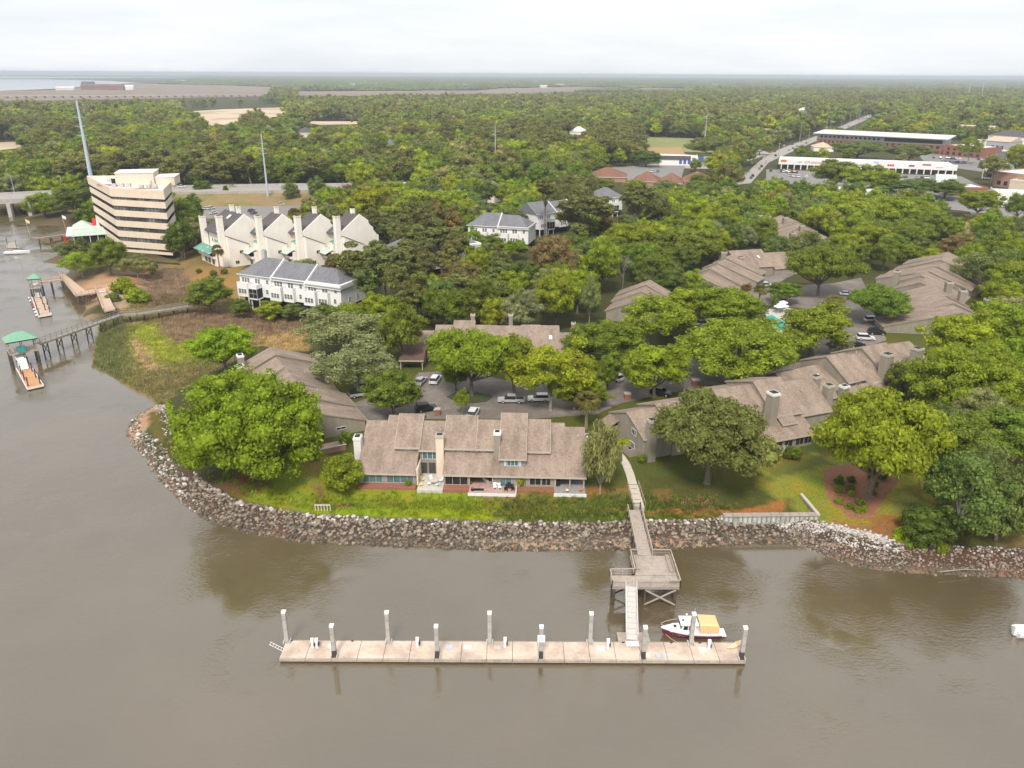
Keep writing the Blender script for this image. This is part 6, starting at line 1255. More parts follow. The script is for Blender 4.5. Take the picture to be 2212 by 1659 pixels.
# ------------------------------------------------------------------ docks along the creek at left
def gazebo(name, label, A, B, depth, zd, roof_h, m):
    d = (B - A).normalized(); rz = math.atan2(d.y, d.x); L_ = (B - A).length; o = thing(name, label, 'gazebo', (A.x, A.y, 0), rz)
    MB().box(.4, .4, zd - .35, L_ - .4, depth - .4, zd).build('deck', M['wood'], o)
    for x in (.6, L_ * .5, L_ - .6):
        for y in (.6, depth - .6):
            if x == L_ * .5 and L_ < 6: continue
            MB().box(x - .1, y - .1, zd, x + .1, y + .1, A.z).build('post', M['woodgrey'], o); MB().tube((x, y, -2), (x, y, zd - .355), .28, .28, 8).build('pile', M['pile'], o)
    k = depth / 2
    V = [(0, 0, A.z), (L_, 0, A.z), (L_, depth, A.z), (0, depth, A.z), (k * .9, k, A.z + roof_h), (max(k * .9 + .2, L_ - k * .9), k, A.z + roof_h)]
    MB().add(V, [(0, 1, 5, 4), (1, 2, 5), (2, 3, 4, 5), (3, 0, 4), (3, 2, 1, 0)]).build('roof', M[m], o); MB().box(0, -.04, A.z - .25, L_, 0, A.z + .02).build('fascia', M['black'], o)
    r_ = [Vector((.5, depth - .5, zd)), Vector((.5, .5, zd)), Vector((L_ * .22, .5, zd))]; rail(o, r_, n=3, m='woodgrey', pm='woodgrey'); rail(o, [Vector((L_ * .62, .5, zd)), Vector((L_ - .5, .5, zd))], n=3, m='woodgrey', pm='woodgrey')
    return o
def floatdock(name, label, px, z, m, piles, ph, edge='white_trim'):
    P = [g(x, y, z) for x, y in px]; o = thing(name, label, 'dock', (0, 0, 0))
    c = sum(P, Vector()) / 4; n_ = 9
    for i in range(n_):
        a0, a1 = P[0].lerp(P[3], i / n_ + .004), P[0].lerp(P[3], (i + 1) / n_ - .004); b0, b1 = P[1].lerp(P[2], i / n_ + .004), P[1].lerp(P[2], (i + 1) / n_ - .004)
        q = [v.lerp(c, 0.0) for v in (a1, b1, b0, a0)]; q = [q[0].lerp(q[1], .05), q[1].lerp(q[0], .05), q[2].lerp(q[3], .05), q[3].lerp(q[2], .05)]
        MB().pri([(v.x, v.y) for v in q], z - .25, z + rk.uniform(-.008, .008)).build('deck_panel', M[m], o)
    for a, b_ in ((0, 3), (1, 2), (3, 2), (0, 1)):
        p, q = P[a].lerp(P[b_], .001), P[b_].lerp(P[a], .001); MB().beam((p.x, p.y, z - .12), (q.x, q.y, z - .12), .22, .34).build('edge_beam', M[edge], o)
    MB().pri([tuple(v.lerp(c, .04)[:2]) for v in (P[3], P[2], P[1], P[0])], -.5, z - .26).build('float', M['black'], o)
    for x, y in piles:
        q = g(x, y, z); MB().tube((q.x, q.y, -2), (q.x, q.y, z + ph), .16, .15, 8).build('guide_pile', M['pile'], o)
    return o
A, B = g(11, 742, 7.2), g(81, 730, 7.2)
gz = gazebo('gazebo', 'green hip roofed gazebo over the water, the nearer of two at left', A, B, 5.6, 4.1, 1.7, 'green_roof')
q = gz.location; d = (B - A).normalized(); n_ = Vector((-d.y, d.x, 0))
t_ = A + d * 3.2 + n_ * .8; o = thing('storage_box', 'teal box standing under the nearer green gazebo', 'box', (t_.x, t_.y, 4.1), math.atan2(d.y, d.x)); MB().box(-.9, -.6, 0, .9, .6, 1.3).build('body', M['teal'], o); MB().box(-.95, -.65, 1.3, .95, .65, 1.4).build('lid', M['teal'], o)
floatdock('floating_dock', 'orange decked floating dock with white edges in front of the nearer gazebo', [(35, 795), (65, 789), (94, 832), (59, 840)], .55, 'orange_deck', [(46, 808), (53, 821), (61, 834), (70, 802), (78, 816), (87, 829), (40, 797), (62, 788)], 2.3)
def ramp(label, a, b_, wd, m, name='gangway'):
    o = thing(name, label, 'gangway', (0, 0, 0)); d = (b_ - a).normalized(); n_ = Vector((-d.y, d.x, 0)).normalized()
    for i in range(6): MB().beam(a.lerp(b_, i / 6 + .003), a.lerp(b_, (i + 1) / 6 - .003), wd, .1).build('tread_panel', M[m], o)
    for s in (-1, 1): MB().beam(a + n_ * s * wd / 2 + Vector((0, 0, .9)), b_ + n_ * s * wd / 2 + Vector((0, 0, .9)), .07, .07).build('handrail', M['ac'], o)
    for s in (-1, 1):
        for i in range(5): q = a.lerp(b_, i / 4) + n_ * s * wd / 2; MB().box(q.x - .03, q.y - .03, q.z, q.x + .03, q.y + .03, q.z + .9).build('stanchion', M['ac'], o)
    return o
ramp('white gangway from the nearer green gazebo down to its orange dock', g(38, 754, 4.1), g(52, 798, .7), 2.1, 'white_paint')
def boardwalk(name, label, pts, wd, bents, m='woodgrey', cat='boardwalk', railn=3, z0=-1.5, skip=0):
    o = thing(name, label, cat, (0, 0, 0))
    for i, (p, q) in enumerate(zip(pts, pts[1:])):
        deck(o, p, q, wd / 2, wd / 2, p.z, m=m, step=.9)
        d = (q - p); d.z = 0; d.normalize(); n_ = Vector((-d.y, d.x, 0)); L_ = (q - p).length
        for s in (-1, 1):
            rail(o, [p + n_ * s * wd / 2, q + n_ * s * wd / 2], n=railn, m=m, pm=m); MB().beam(p + n_ * s * (wd / 2 - .1) - Vector((0, 0, .28)), q + n_ * s * (wd / 2 - .1) - Vector((0, 0, .28)), .12, .3).build('joist', M[m], o)
        k = max(1, round(L_ / bents))
        for j in range(k):
            c_ = p.lerp(q, (j + .5) / k); e = [c_ + n_ * s * (wd / 2 - .12) for s in (-1, 1)]
            for v in e: MB().tube((v.x, v.y, z0), (v.x, v.y, c_.z - .43), .17, .16, 7).build('pile', M['pile'], o)
            if wd > 1.6:
                MB().beam((e[0].x, e[0].y, .6), (e[1].x, e[1].y, c_.z - .6), .1, .18).build('cross_brace', M['pile'], o); MB().beam((e[1].x, e[1].y, .6), (e[0].x, e[0].y, c_.z - .6), .1, .18).build('cross_brace', M['pile'], o)
        WALKS.append([tuple(v[:2]) for v in (p - n_ * wd / 2, q - n_ * wd / 2, q + n_ * wd / 2, p + n_ * wd / 2)])
        CLEAR.append(([tuple(v[:2]) for v in (p - n_, q - n_, q + n_, p + n_)], 2))
    return o
W1 = [g(80, 742, 4.1), g(140, 721, 3.95), g(205, 698, 3.7), g(262, 679, 3.3), g(295, 678, 3.2), g(420, 659, 3.0)]
boardwalk('boardwalk', 'long grey timber boardwalk crossing the marsh to the nearer green gazebo', W1, 2.0, 4.6)
A, B = g(56, 604, 6.6), g(86, 602, 6.6)
gazebo('gazebo', 'small green roofed gazebo farther up the creek at left', A, B, 4.4, 3.6, 1.4, 'green_roof')
floatdock('floating_dock', 'tan floating dock with dark piles below the farther gazebo', [(68, 640), (94, 636), (111, 679), (83, 684)], .55, 'woodtan', [(75, 652), (80, 668), (85, 681), (88, 645), (93, 657), (98, 670), (103, 659), (108, 675), (95, 640)], 2.2)
ramp('grey gangway between the farther gazebo and its tan dock', g(75, 612, 3.6), g(84, 642, .7), 1.7, 'ac')
boardwalk('boardwalk', 'short timber bridge from the farther gazebo to the tan quay deck', [g(85, 609, 3.6), g(134, 603, 3.4)], 1.8, 5, m='woodtan')
for i in range(7):
    p = g(66 + i * 2.7, 643 + i * 6.2, .3); o = thing('kayak', ('white', 'white', 'red', 'red', 'white', 'white', 'white')[i] + ' kayak, %s from the gazebo along the tan floating dock' % ('first', 'second', 'third', 'fourth', 'fifth', 'sixth', 'seventh')[i], 'kayak', (p.x - .5, p.y, .1), r2d(-62), 'kayaks along the tan dock'); MB().loft([[(t0 * 1.1, .3 * max(.03, 1 - abs(t0) ** 2.2) * math.cos(a_), .2 + .2 * max(.05, 1 - abs(t0) ** 3) * math.sin(a_)) for a_ in np.linspace(0, 6.283, 8, endpoint=False)] for t0 in np.linspace(-1, 1, 7)]).build('hull', M['red' if i in (2, 3) else 'white_paint'], o)
QD = thing('quay_deck', 'wide tan timber quay deck with railings around the sandy point', 'deck', (0, 0, 0))
def quad_deck(px, z, n_):
    P = [g(x, y, z) for x, y in px]
    for i in range(n_):
        q = [P[0].lerp(P[3], (i + .02) / n_), P[1].lerp(P[2], (i + .02) / n_), P[1].lerp(P[2], (i + .98) / n_), P[0].lerp(P[3], (i + .98) / n_)]
        MB().pri([(v.x, v.y) for v in q[::-1]], z - .35, z + rk.uniform(-.01, .01)).build('deck_plank', M['woodtan'], QD)
    return P
P1 = quad_deck([(127, 592), (140, 592), (184, 627), (162, 638)], 3.3, 12); P2 = quad_deck([(162.5, 638.5), (184, 627.5), (206, 624), (206, 632)], 3.302, 6); P3 = quad_deck([(206, 625), (226, 622), (249, 668), (224, 673)], 3.304, 14)
rail(QD, [P1[0], P1[3]], n=3, m='woodtan', pm='woodtan'); rail(QD, [P2[0], P2[3]], n=3, m='woodtan', pm='woodtan'); rail(QD, [P3[0], P3[3], P3[2]], n=3, m='woodtan', pm='woodtan')
for P, k in ((P1, 7), (P2, 4), (P3, 6)):
    for i in range(k):
        for a, b_ in ((0, 3), (1, 2)):
            q = P[a].lerp(P[b_], (i + .5) / k); MB().tube((q.x, q.y, -2), (q.x, q.y, 2.94), .2, .2, 7).build('pile', M['pile'], QD)
CLEAR.append(([tuple(g(x, y, 3.3)[:2]) for x, y in ((120, 596), (215, 590), (250, 600), (290, 620), (330, 660), (250, 680), (210, 680), (150, 645))], 2))
p = g(222, 632, 3.3); o = thing('lounge_chair', 'white lounge chair on the tan quay deck', 'chair', (p.x, p.y, 3.32), .4); MB().box(-.9, -.35, .25, .5, .35, .35).build('seat', M['white_paint'], o); MB().add([(.5, -.35, .3), (1.1, -.35, .9), (1.1, .35, .9), (.5, .35, .3), (.5, -.35, .38), (1.06, -.35, .98), (1.06, .35, .98), (.5, .35, .38)], [(0, 3, 2, 1), (4, 5, 6, 7), (0, 1, 5, 4), (1, 2, 6, 5), (2, 3, 7, 6), (3, 0, 4, 7)]).build('backrest', M['white_paint'], o)
for x in (-.8, .4):
    for y in (-.3, .3): MB().box(x - .03, y - .03, 0, x + .03, y + .03, .25).build('leg', M['white_paint'], o)
# restaurant pier, its float and flags
boardwalk('boardwalk', 'grey timber walkway from the restaurant to its boat landing', [g(147, 505, 3.2), g(96, 512, 3.2), g(70, 514, 3.2)], 2.6, 5)
ramp('pale gangway from the restaurant walkway to the boat landing', g(70, 516, 3.2), g(38, 529, .7), 1.6, 'wood')
floatdock('floating_dock', 'small pale boat landing beside the white sailboat', [(13, 526), (36, 522), (44, 536), (17, 541)], .5, 'wood', [(36, 534), (16, 528)], 3.0, 'wood')
for (x, y, H_, m_, lab) in ((66, 513, 8, 'yellow', 'yellow flag on a leaning pole by the boat landing'), (144, 503, 8, 'white_paint', 'pale flag with red on a pole beside the restaurant')):
    p = g(x, y, 3.2); o = thing('flagpole', lab, 'flagpole', (p.x, p.y, 3.2)); MB().tube((0, 0, 0), (-.6, 0, H_), .09, .06, 6).build('pole', M['ac'], o)
    MB().add([(-.55, 0, H_ - 1.6), (.9, .2, H_ - 2.2), (1.0, .1, H_ - .9), (-.6, 0, H_ - .1), (-.55, .03, H_ - 1.6), (.9, .23, H_ - 2.2), (1.0, .13, H_ - .9), (-.6, .03, H_ - .1)], [(0, 3, 2, 1), (4, 5, 6, 7), (0, 1, 5, 4), (1, 2, 6, 5), (2, 3, 7, 6), (3, 0, 4, 7)]).build('flag', M[m_], o)
# ------------------------------------------------------------------ cars
CARC = {'white': (.72, .72, .73), 'silver': (.42, .43, .45), 'black': (.02, .02, .025), 'navy': (.03, .05, .10), 'red': (.30, .025, .02), 'grey': (.14, .145, .15), 'blue': (.05, .13, .35), 'tan': (.45, .38, .28), 'green': (.04, .16, .06), 'maroon': (.13, .02, .03)}
def cmat(c): return mat('car_paint_' + c, CARC[c], .3, .03, spec=.6)
def car_shapes(kind):
    if kind == 'pickup':
        body = [(-2.9, .45), (-2.9, 1.05), (-.9, 1.08), (-.9, 1.0), (1.3, 1.02), (2.75, .92), (2.9, .7), (2.9, .42)]; cab = [(-1.05, 1.0), (-.9, 1.75), (.75, 1.78), (1.45, 1.02)]; L_ = 5.8
    elif kind == 'suv':
        body = [(-2.35, .42), (-2.35, .98), (-2.2, 1.05), (1.1, 1.02), (2.2, .92), (2.35, .72), (2.35, .4)]; cab = [(-2.25, 1.03), (-1.95, 1.68), (.35, 1.7), (1.15, 1.02)]; L_ = 4.7
    else:
        body = [(-2.3, .42), (-2.32, .9), (-1.7, .98), (1.0, .94), (2.15, .82), (2.3, .62), (2.3, .38)]; cab = [(-1.85, .96), (-1.2, 1.42), (.2, 1.45), (1.05, .93)]; L_ = 4.6
    return body, cab
def ext_y(m, P, w0, w1, mi=0):
    n = len(P); V = [(x, -w0, z) for x, z in P] + [(x, w0, z) for x, z in P]
    if w1 != w0:
        zs = [z for x, z in P]; lo, hi = min(zs), max(zs)
        V = [(x, -(w0 + (w1 - w0) * (z - lo) / (hi - lo)), z) for x, z in P] + [(x, w0 + (w1 - w0) * (z - lo) / (hi - lo), z) for x, z in P]
    return m.add(V, [tuple(range(n)), tuple(range(2 * n - 1, n - 1, -1))] + [((i + 1) % n, i, n + i, n + (i + 1) % n) for i in range(n)], mi)
TYRE = None
CARM = {}
def car_mesh(kind, c):
    if (kind, c) in CARM: return CARM[(kind, c)]
    body, cab = car_shapes(kind); nm = {'pickup': 'pickup', 'suv': 'suv', 'car': 'car'}[kind]
    b_ = ext_y(MB(), body, .92, .92).mesh('body', cmat(c)); g_ = ext_y(MB(), cab, .86, .70).mesh('windows', M['glass'])
    top = [q for q in cab if q[1] > 1.3]; r_ = MB().box(top[0][0] - .03, -.71, top[0][1] - .04, top[1][0] + .05, .71, top[1][1] + .05).mesh('roof_panel', cmat('black' if (kind, c) == ('suv', 'silver') else c))
    w_ = MB().tube((0, -.12, 0), (0, .12, 0), .35, .35, 12).mesh('wheel', M['black']); hcap = MB().tube((0, -.13, 0), (0, .13, 0), .2, .2, 8).mesh('rim', M['ac']); lamp = MB().box(-.03, -.22, -.07, .03, .22, .07).mesh('headlight', M['white_paint']); tail = MB().box(-.03, -.14, -.1, .03, .14, .1).mesh('tail_light', M['red'])
    CARM[(kind, c)] = (b_, g_, r_, w_, hcap, lamp, tail); return CARM[(kind, c)]
def car(px, py, hd, c, kind, label, z=3.55, cat=None):
    p = g(px, py, z); b_, g_, r_, w_, hc, lm, tl = car_mesh(kind, c); o = thing('parked_' + ('pickup' if kind == 'pickup' else 'car'), label, cat or {'pickup': 'pickup truck', 'suv': 'car', 'car': 'car'}[kind], (p.x, p.y, z), r2d(hd), 'cars parked in the courtyard')
    link('body', b_, o); link('windows', g_, o); link('roof_panel', r_, o); ax = (1.75, -1.75) if kind == 'pickup' else (1.45, -1.4)
    for x in ax:
        for y in (-.84, .84): link('rim', hc, link('wheel', w_, o, (x, y, .35)))
    xe = 2.9 if kind == 'pickup' else 2.33
    for y in (-.62, .62): link('headlight', lm, o, (xe, y, .72)); link('tail_light', tl, o, (-xe, y, .8))
    if kind == 'pickup': MB().box(-2.75, -.75, 1.06, -1.1, .75, 1.10).build('bed_liner', M['black'], o)
    return o
for a in ((1104, 869, 180, 'silver', 'pickup', 'silver pickup truck parked beside the planted island'), (1023, 897, 80, 'white', 'suv', 'white car nosed up behind the long house roof'), (921, 887, 20, 'black', 'suv', 'black car behind the left end of the long house'), (777, 856, 25, 'silver', 'suv', 'silver car by the end of the taupe row, left of the small oak'), (789, 839, 20, 'grey', 'car', 'grey car just behind the silver one at the left'),
          (909, 828, 75, 'silver', 'car', 'silver car in the left corner of the courtyard'), (941, 825, 80, 'white', 'suv', 'white car under the left side of the courtyard oak'), (1326, 820, 130, 'white', 'suv', 'white car with its back to the creek right of the courtyard trees'), (1374, 818, 150, 'black', 'suv', 'dark car half hidden behind the round courtyard tree'), (1427, 853, -25, 'black', 'suv', 'black car parked below the round courtyard tree'), (1163, 866, 180, 'white', 'suv', 'white car under the pale yellow tree behind the pickup'),
          (1869, 734, -8, 'white', 'suv', 'white car, nearer of two beside the far townhouses'), (1893, 722, -8, 'black', 'suv', 'dark car behind the white one beside the far townhouses'), (1885, 695, 0, 'white', 'suv', 'white hatchback behind the lone small oak trunk'), (1849, 749, 10, 'black', 'car', 'black car half hidden by the two chimney roof'), (1828, 638, -5, 'white', 'car', 'white car right of the spreading oak by the far drive'), (1654, 620, 10, 'white', 'suv', 'white car at the end of the slanting ridged row'), (1517, 702, 20, 'silver', 'car', 'silver car among trees left of the pool'), (1530, 700, 20, 'white', 'car', 'white car among trees left of the pool'),
          (447, 452, 60, 'white', 'car', 'white car, leftmost of three behind the first cream chimney'), (456, 452, 60, 'white', 'suv', 'white car, middle of three behind the first cream chimney'), (462, 462, 60, 'white', 'car', 'white car, nearest of three behind the first cream chimney'), (543, 457, 75, 'navy', 'car', 'dark blue car behind the second cream gable'), (548, 462, 75, 'grey', 'car', 'grey car behind the second cream gable'), (606, 443, 0, 'silver', 'car', 'silver car on the lot near the foot of the steel pole')): car(*a)
for a in ((393, 405, 3, 'white', 'car', 'white car on the highway just right of the tower'), (100, 423, 3, 'white', 'suv', 'white car crossing the creek bridge'), (502, 404, 3, 'tan', 'car', 'tan car on the highway before the wood')): car(*a, z=8.03)
CFM = {}
def far_car(x, y, rz, c, label, group, z=3.68):
    if c not in CFM:
        body, cab = car_shapes('suv' if len(CFM) % 2 else 'car'); m = ext_y(MB(), body, .92, .92, 0); ext_y(m, cab, .86, .7, 1)
        top = [q for q in cab if q[1] > 1.3]; m.box(top[0][0] - .03, -.71, top[0][1] - .04, top[1][0] + .05, .71, top[1][1] + .05, 0)
        for wx in (-1.4, 1.45):
            for wy in (-.84, .84): m.tube((wx, wy - .12, .35), (wx, wy + .12, .35), .35, .35, 8, 1)
        CFM[c] = m.mesh('parked_car', [cmat(c), M['glass']])
    tag(link('parked_car', CFM[c], None, (x, y, z), rz), label, 'car', group)
cr_ = random.Random(21); CL_ = ['white', 'silver', 'black', 'grey', 'white', 'blue', 'red', 'white', 'tan', 'navy', 'green']
def lot(a, b_, n, p_, where, hd, group):
    A_, B_ = g(*a, 3.65), g(*b_, 3.65); k = 0
    for i in range(n):
        if cr_.random() > p_: continue
        q = A_.lerp(B_, (i + .5) / n); c = cr_.choice(CL_); far_car(q.x, q.y, hd + cr_.uniform(-.05, .05) + (math.pi if cr_.random() < .4 else 0), c, '%s car, %s in the %s' % (c, ORDW[k], where), group); k += 1
ORDW = ['first', 'second', 'third', 'fourth', 'fifth', 'sixth', 'seventh', 'eighth', 'ninth', 'tenth', 'eleventh', 'twelfth', 'thirteenth', 'fourteenth', 'fifteenth', 'sixteenth', 'seventeenth', 'eighteenth', 'nineteenth', 'twentieth'] + ['%dth' % i for i in range(21, 60)]
hdm = math.atan2(380 - 364.5, 1) * 0 + SM.rotation_euler.z + math.pi / 2
lot((1885, 381), (2060, 388), 30, .6, 'row nearest the shop fronts', hdm, 'cars parked at the strip mall'); lot((1860, 389), (2050, 399), 32, .8, 'second row from the shop fronts', hdm, 'cars parked at the strip mall'); lot((1870, 395), (2040, 405), 28, .6, 'third row from the shop fronts', hdm, 'cars parked at the strip mall'); lot((1662, 370), (1730, 374), 12, .7, 'left row of the strip mall lot', hdm, 'cars parked at the strip mall'); lot((1700, 381), (1745, 384), 8, .6, 'near left row of the strip mall lot', hdm, 'cars parked at the strip mall')
lot((2010, 341), (2075, 345), 14, .8, 'far lot before the brick wing', hdm, 'cars parked before the brick wing'); lot((2035, 350), (2090, 353), 12, .8, 'near lot before the brick wing', hdm, 'cars parked before the brick wing'); lot((2110, 345), (2180, 349), 12, .7, 'lot right of the brick wing', hdm, 'cars parked before the brick wing'); lot((1880, 418), (1925, 422), 5, .7, 'lane by the flat white roof', hdm, 'cars near the flat roof shop'); lot((2140, 446), (2200, 450), 6, .8, 'lot below the low peach store', hdm, 'cars near the peach store'); lot((1345, 372), (1450, 372), 9, .4, 'lot by the corner bank', hdm, 'cars by the corner bank')
for i in range(34):
    f_ = i / 33; pts = [(1612, 385), (1648, 348), (1690, 324), (1742, 304), (1800, 282), (1865, 257), (1892, 244)]; s = f_ ** 1.2 * 5.98; k = int(s); a, b_ = g(*pts[k], 3.65), g(*pts[k + 1], 3.65); q = a.lerp(b_, s - k); d = (b_ - a).normalized(); side = Vector((-d.y, d.x, 0)) * cr_.choice([-6.5, -3.2, 3.2, 6.5]); c = cr_.choice(CL_)
    far_car(q.x + side.x, q.y + side.y, math.atan2(d.y, d.x), c, '%s car on the avenue, %s counting up from the near end' % (c, ORDW[i]), 'cars on the avenue', 3.64)
for i, (x, y, H_) in enumerate(((1727, 308, 20), (1745, 312, 16), (1782, 303, 22), (1814, 290, 20), (1834, 276, 17), (1846, 283, 26), (1871, 258, 18), (1680, 345, 14), (1792, 290, 16), (1855, 265, 17))):
    p = g(x, y, 3.6); o = thing('utility_pole', 'thin pale pole along the avenue, %s from the near end' % ORDW[i], 'pole', (p.x, p.y, 3.6), 0, 'poles along the avenue'); MB().tube((0, 0, 0), (0, 0, H_), .24, .16, 6).build('shaft', M['conc'], o); MB().beam((-1.4, 0, H_ - 1), (1.4, 0, H_ - 1), .2, .2).build('cross_arm', M['conc'], o)
p = g(1280, 360, 3.6); o = thing('utility_pole', 'brown timber utility pole at the edge of the wood', 'pole', (p.x, p.y, 3.6)); MB().tube((0, 0, 0), (0, 0, 15), .3, .22, 7).build('shaft', M['wood'], o)
for z_ in (11.5, 14): MB().beam((-1.6, 0, z_), (1.6, 0, z_), .2, .2).build('cross_arm', M['wood'], o)
for i, (x, y, H_) in enumerate(((2090, 215, 30), (2118, 215, 28), (2164, 214, 26))):
    p = g(x, y, 3.6); o = thing('radio_mast', 'far pale mast on the horizon wood, %s of three' % ('leftmost', 'middle', 'rightmost')[i], 'mast', (p.x, p.y, 3.6), 0, 'far masts'); MB().tube((0, 0, 0), (0, 0, H_ + 26), 1.6, .8, 6).build('shaft', M['steel'], o)
# ------------------------------------------------------------------ garden furniture in front of the long house
def wl(x, y): return H1.matrix_basis @ Vector((hx(x), y, 0))
def chair(x, y, z, rz, m, label, group='chairs on the terraces', fan=False, low_=False):
    q = wl(x, y); o = thing('chair', label, 'chair', (q.x, q.y, 3.5 + z), rz, group); h = .32 if low_ else .44
    MB().box(-.3, -.3, h, .3, .3, h + .07).build('seat', M[m], o); H_ = .75 if fan else .5; W_ = .42 if fan else .3
    MB().add([(-W_ * .7, .28, h + .07), (W_ * .7, .28, h + .07), (W_, .45, h + .1 + H_), (-W_, .45, h + .1 + H_), (-W_ * .7, .34, h + .07), (W_ * .7, .34, h + .07), (W_, .51, h + .1 + H_), (-W_, .51, h + .1 + H_)], [(0, 1, 2, 3), (7, 6, 5, 4), (0, 4, 5, 1), (1, 5, 6, 2), (2, 6, 7, 3), (3, 7, 4, 0)]).build('backrest', M[m], o)
    for a in (-.26, .26):
        for b_ in (-.26, .26): MB().box(a - .025, b_ - .025, 0, a + .025, b_ + .025, h).build('leg', M[m], o)
    return o
chair(-15.6, 1.2, .13, 2.2, 'yellow', 'cream fan backed chair at the back left of the pale terrace', fan=True, low_=True); chair(-15.7, -.6, .13, 1.9, 'yellow', 'cream fan backed chair at the front left of the pale terrace', fan=True, low_=True)
q = wl(-13.4, .2); o = thing('table', 'round cream table on the pale terrace', 'table', (q.x, q.y, 3.63)); MB().tube((0, 0, .68), (0, 0, .74), .75, .75, 16).build('tabletop', M['patio'], o); MB().tube((0, 0, 0), (0, 0, .68), .12, .08, 8).build('leg', M['patio'], o)
for i, a in enumerate((.6, 2.1, 3.7, 5.3)): chair(-13.4 + 1.15 * math.sin(a), .2 - 1.15 * math.cos(a), .13, a + math.pi, 'white_paint', ('white chair right of', 'white chair behind right of', 'white chair behind left of', 'white chair left of')[i] + ' the round terrace table')
for i, (x, y) in enumerate(((-2.8, -1.2), (-2.0, -1.3))): chair(x, y, .15, .3 * i, 'white_paint', ('left', 'right') [i] + ' white chair of the pair on the pink terrace')
for i, (x, y) in enumerate(((-.9, -1.7), (.3, -1.6), (-.4, -.4))): chair(x, y, .15, math.pi * (i < 2), 'black', ('left', 'right', 'rear')[i] + ' black chair at the dark table on the pink terrace')
q = wl(-.3, -1.0); o = thing('table', 'dark rectangular table on the pink terrace', 'table', (q.x, q.y, 3.65)); MB().box(-.7, -.4, .68, .7, .4, .74).build('tabletop', M['black'], o)
for a in (-.6, .6):
    for b_ in (-.3, .3): MB().box(a - .03, b_ - .03, 0, a + .03, b_ + .03, .68).build('leg', M['black'], o)
q = wl(-5.6, -1.5); tag(MB().box(-.9, -.4, 0, .9, .4, .02).build('door_mat', M['black'], None, (q.x, q.y, 3.645)), 'dark mat on the pink terrace before the open porch', 'mat')
q = wl(-6.6, -1.9); o = thing('planter', 'blue glazed pot at the left of the pink terrace', 'pot', (q.x, q.y, 3.645)); MB().tube((0, 0, 0), (0, 0, .5), .22, .32, 10).build('pot', M['navy'], o); MB().tube((0, 0, .45), (0, 0, .52), .28, .28, 10).build('soil', M['mulch'], o)
for i, (x, y) in enumerate(((9.6, -1.6), (11.9, -1.2))): q = wl(x, y); o = thing('planter', ('yellow', 'orange')[i] + ' flowering pot on the slate patio', 'pot', (q.x, q.y, 3.61)); MB().tube((0, 0, 0), (0, 0, .35), .2, .28, 10).build('pot', M['brick'], o); MB().tube((0, 0, .35), (0, 0, .6), .32, .12, 8).build('flowers', M[('yellow', 'orange')[i]], o)
q = wl(7.9, .6); o = thing('barbecue', 'black covered barbecue on the slate patio', 'barbecue', (q.x, q.y, 3.61)); MB().box(-.5, -.35, .7, .5, .35, 1.1).build('hood', M['black'], o); MB().box(-.45, -.3, .05, .45, .3, .695).build('cart', M['black'], o)
q = wl(-4.3, 1.3); o = thing('sofa', 'grey cushioned sofa under the open porch', 'sofa', (q.x, q.y, 3.65), 2.2); MB().box(-.9, -.4, .1, .9, .4, .42).build('seat', M['ac'], o); MB().box(-.9, .3, .425, .9, .5, .85).build('backrest', M['ac'], o)
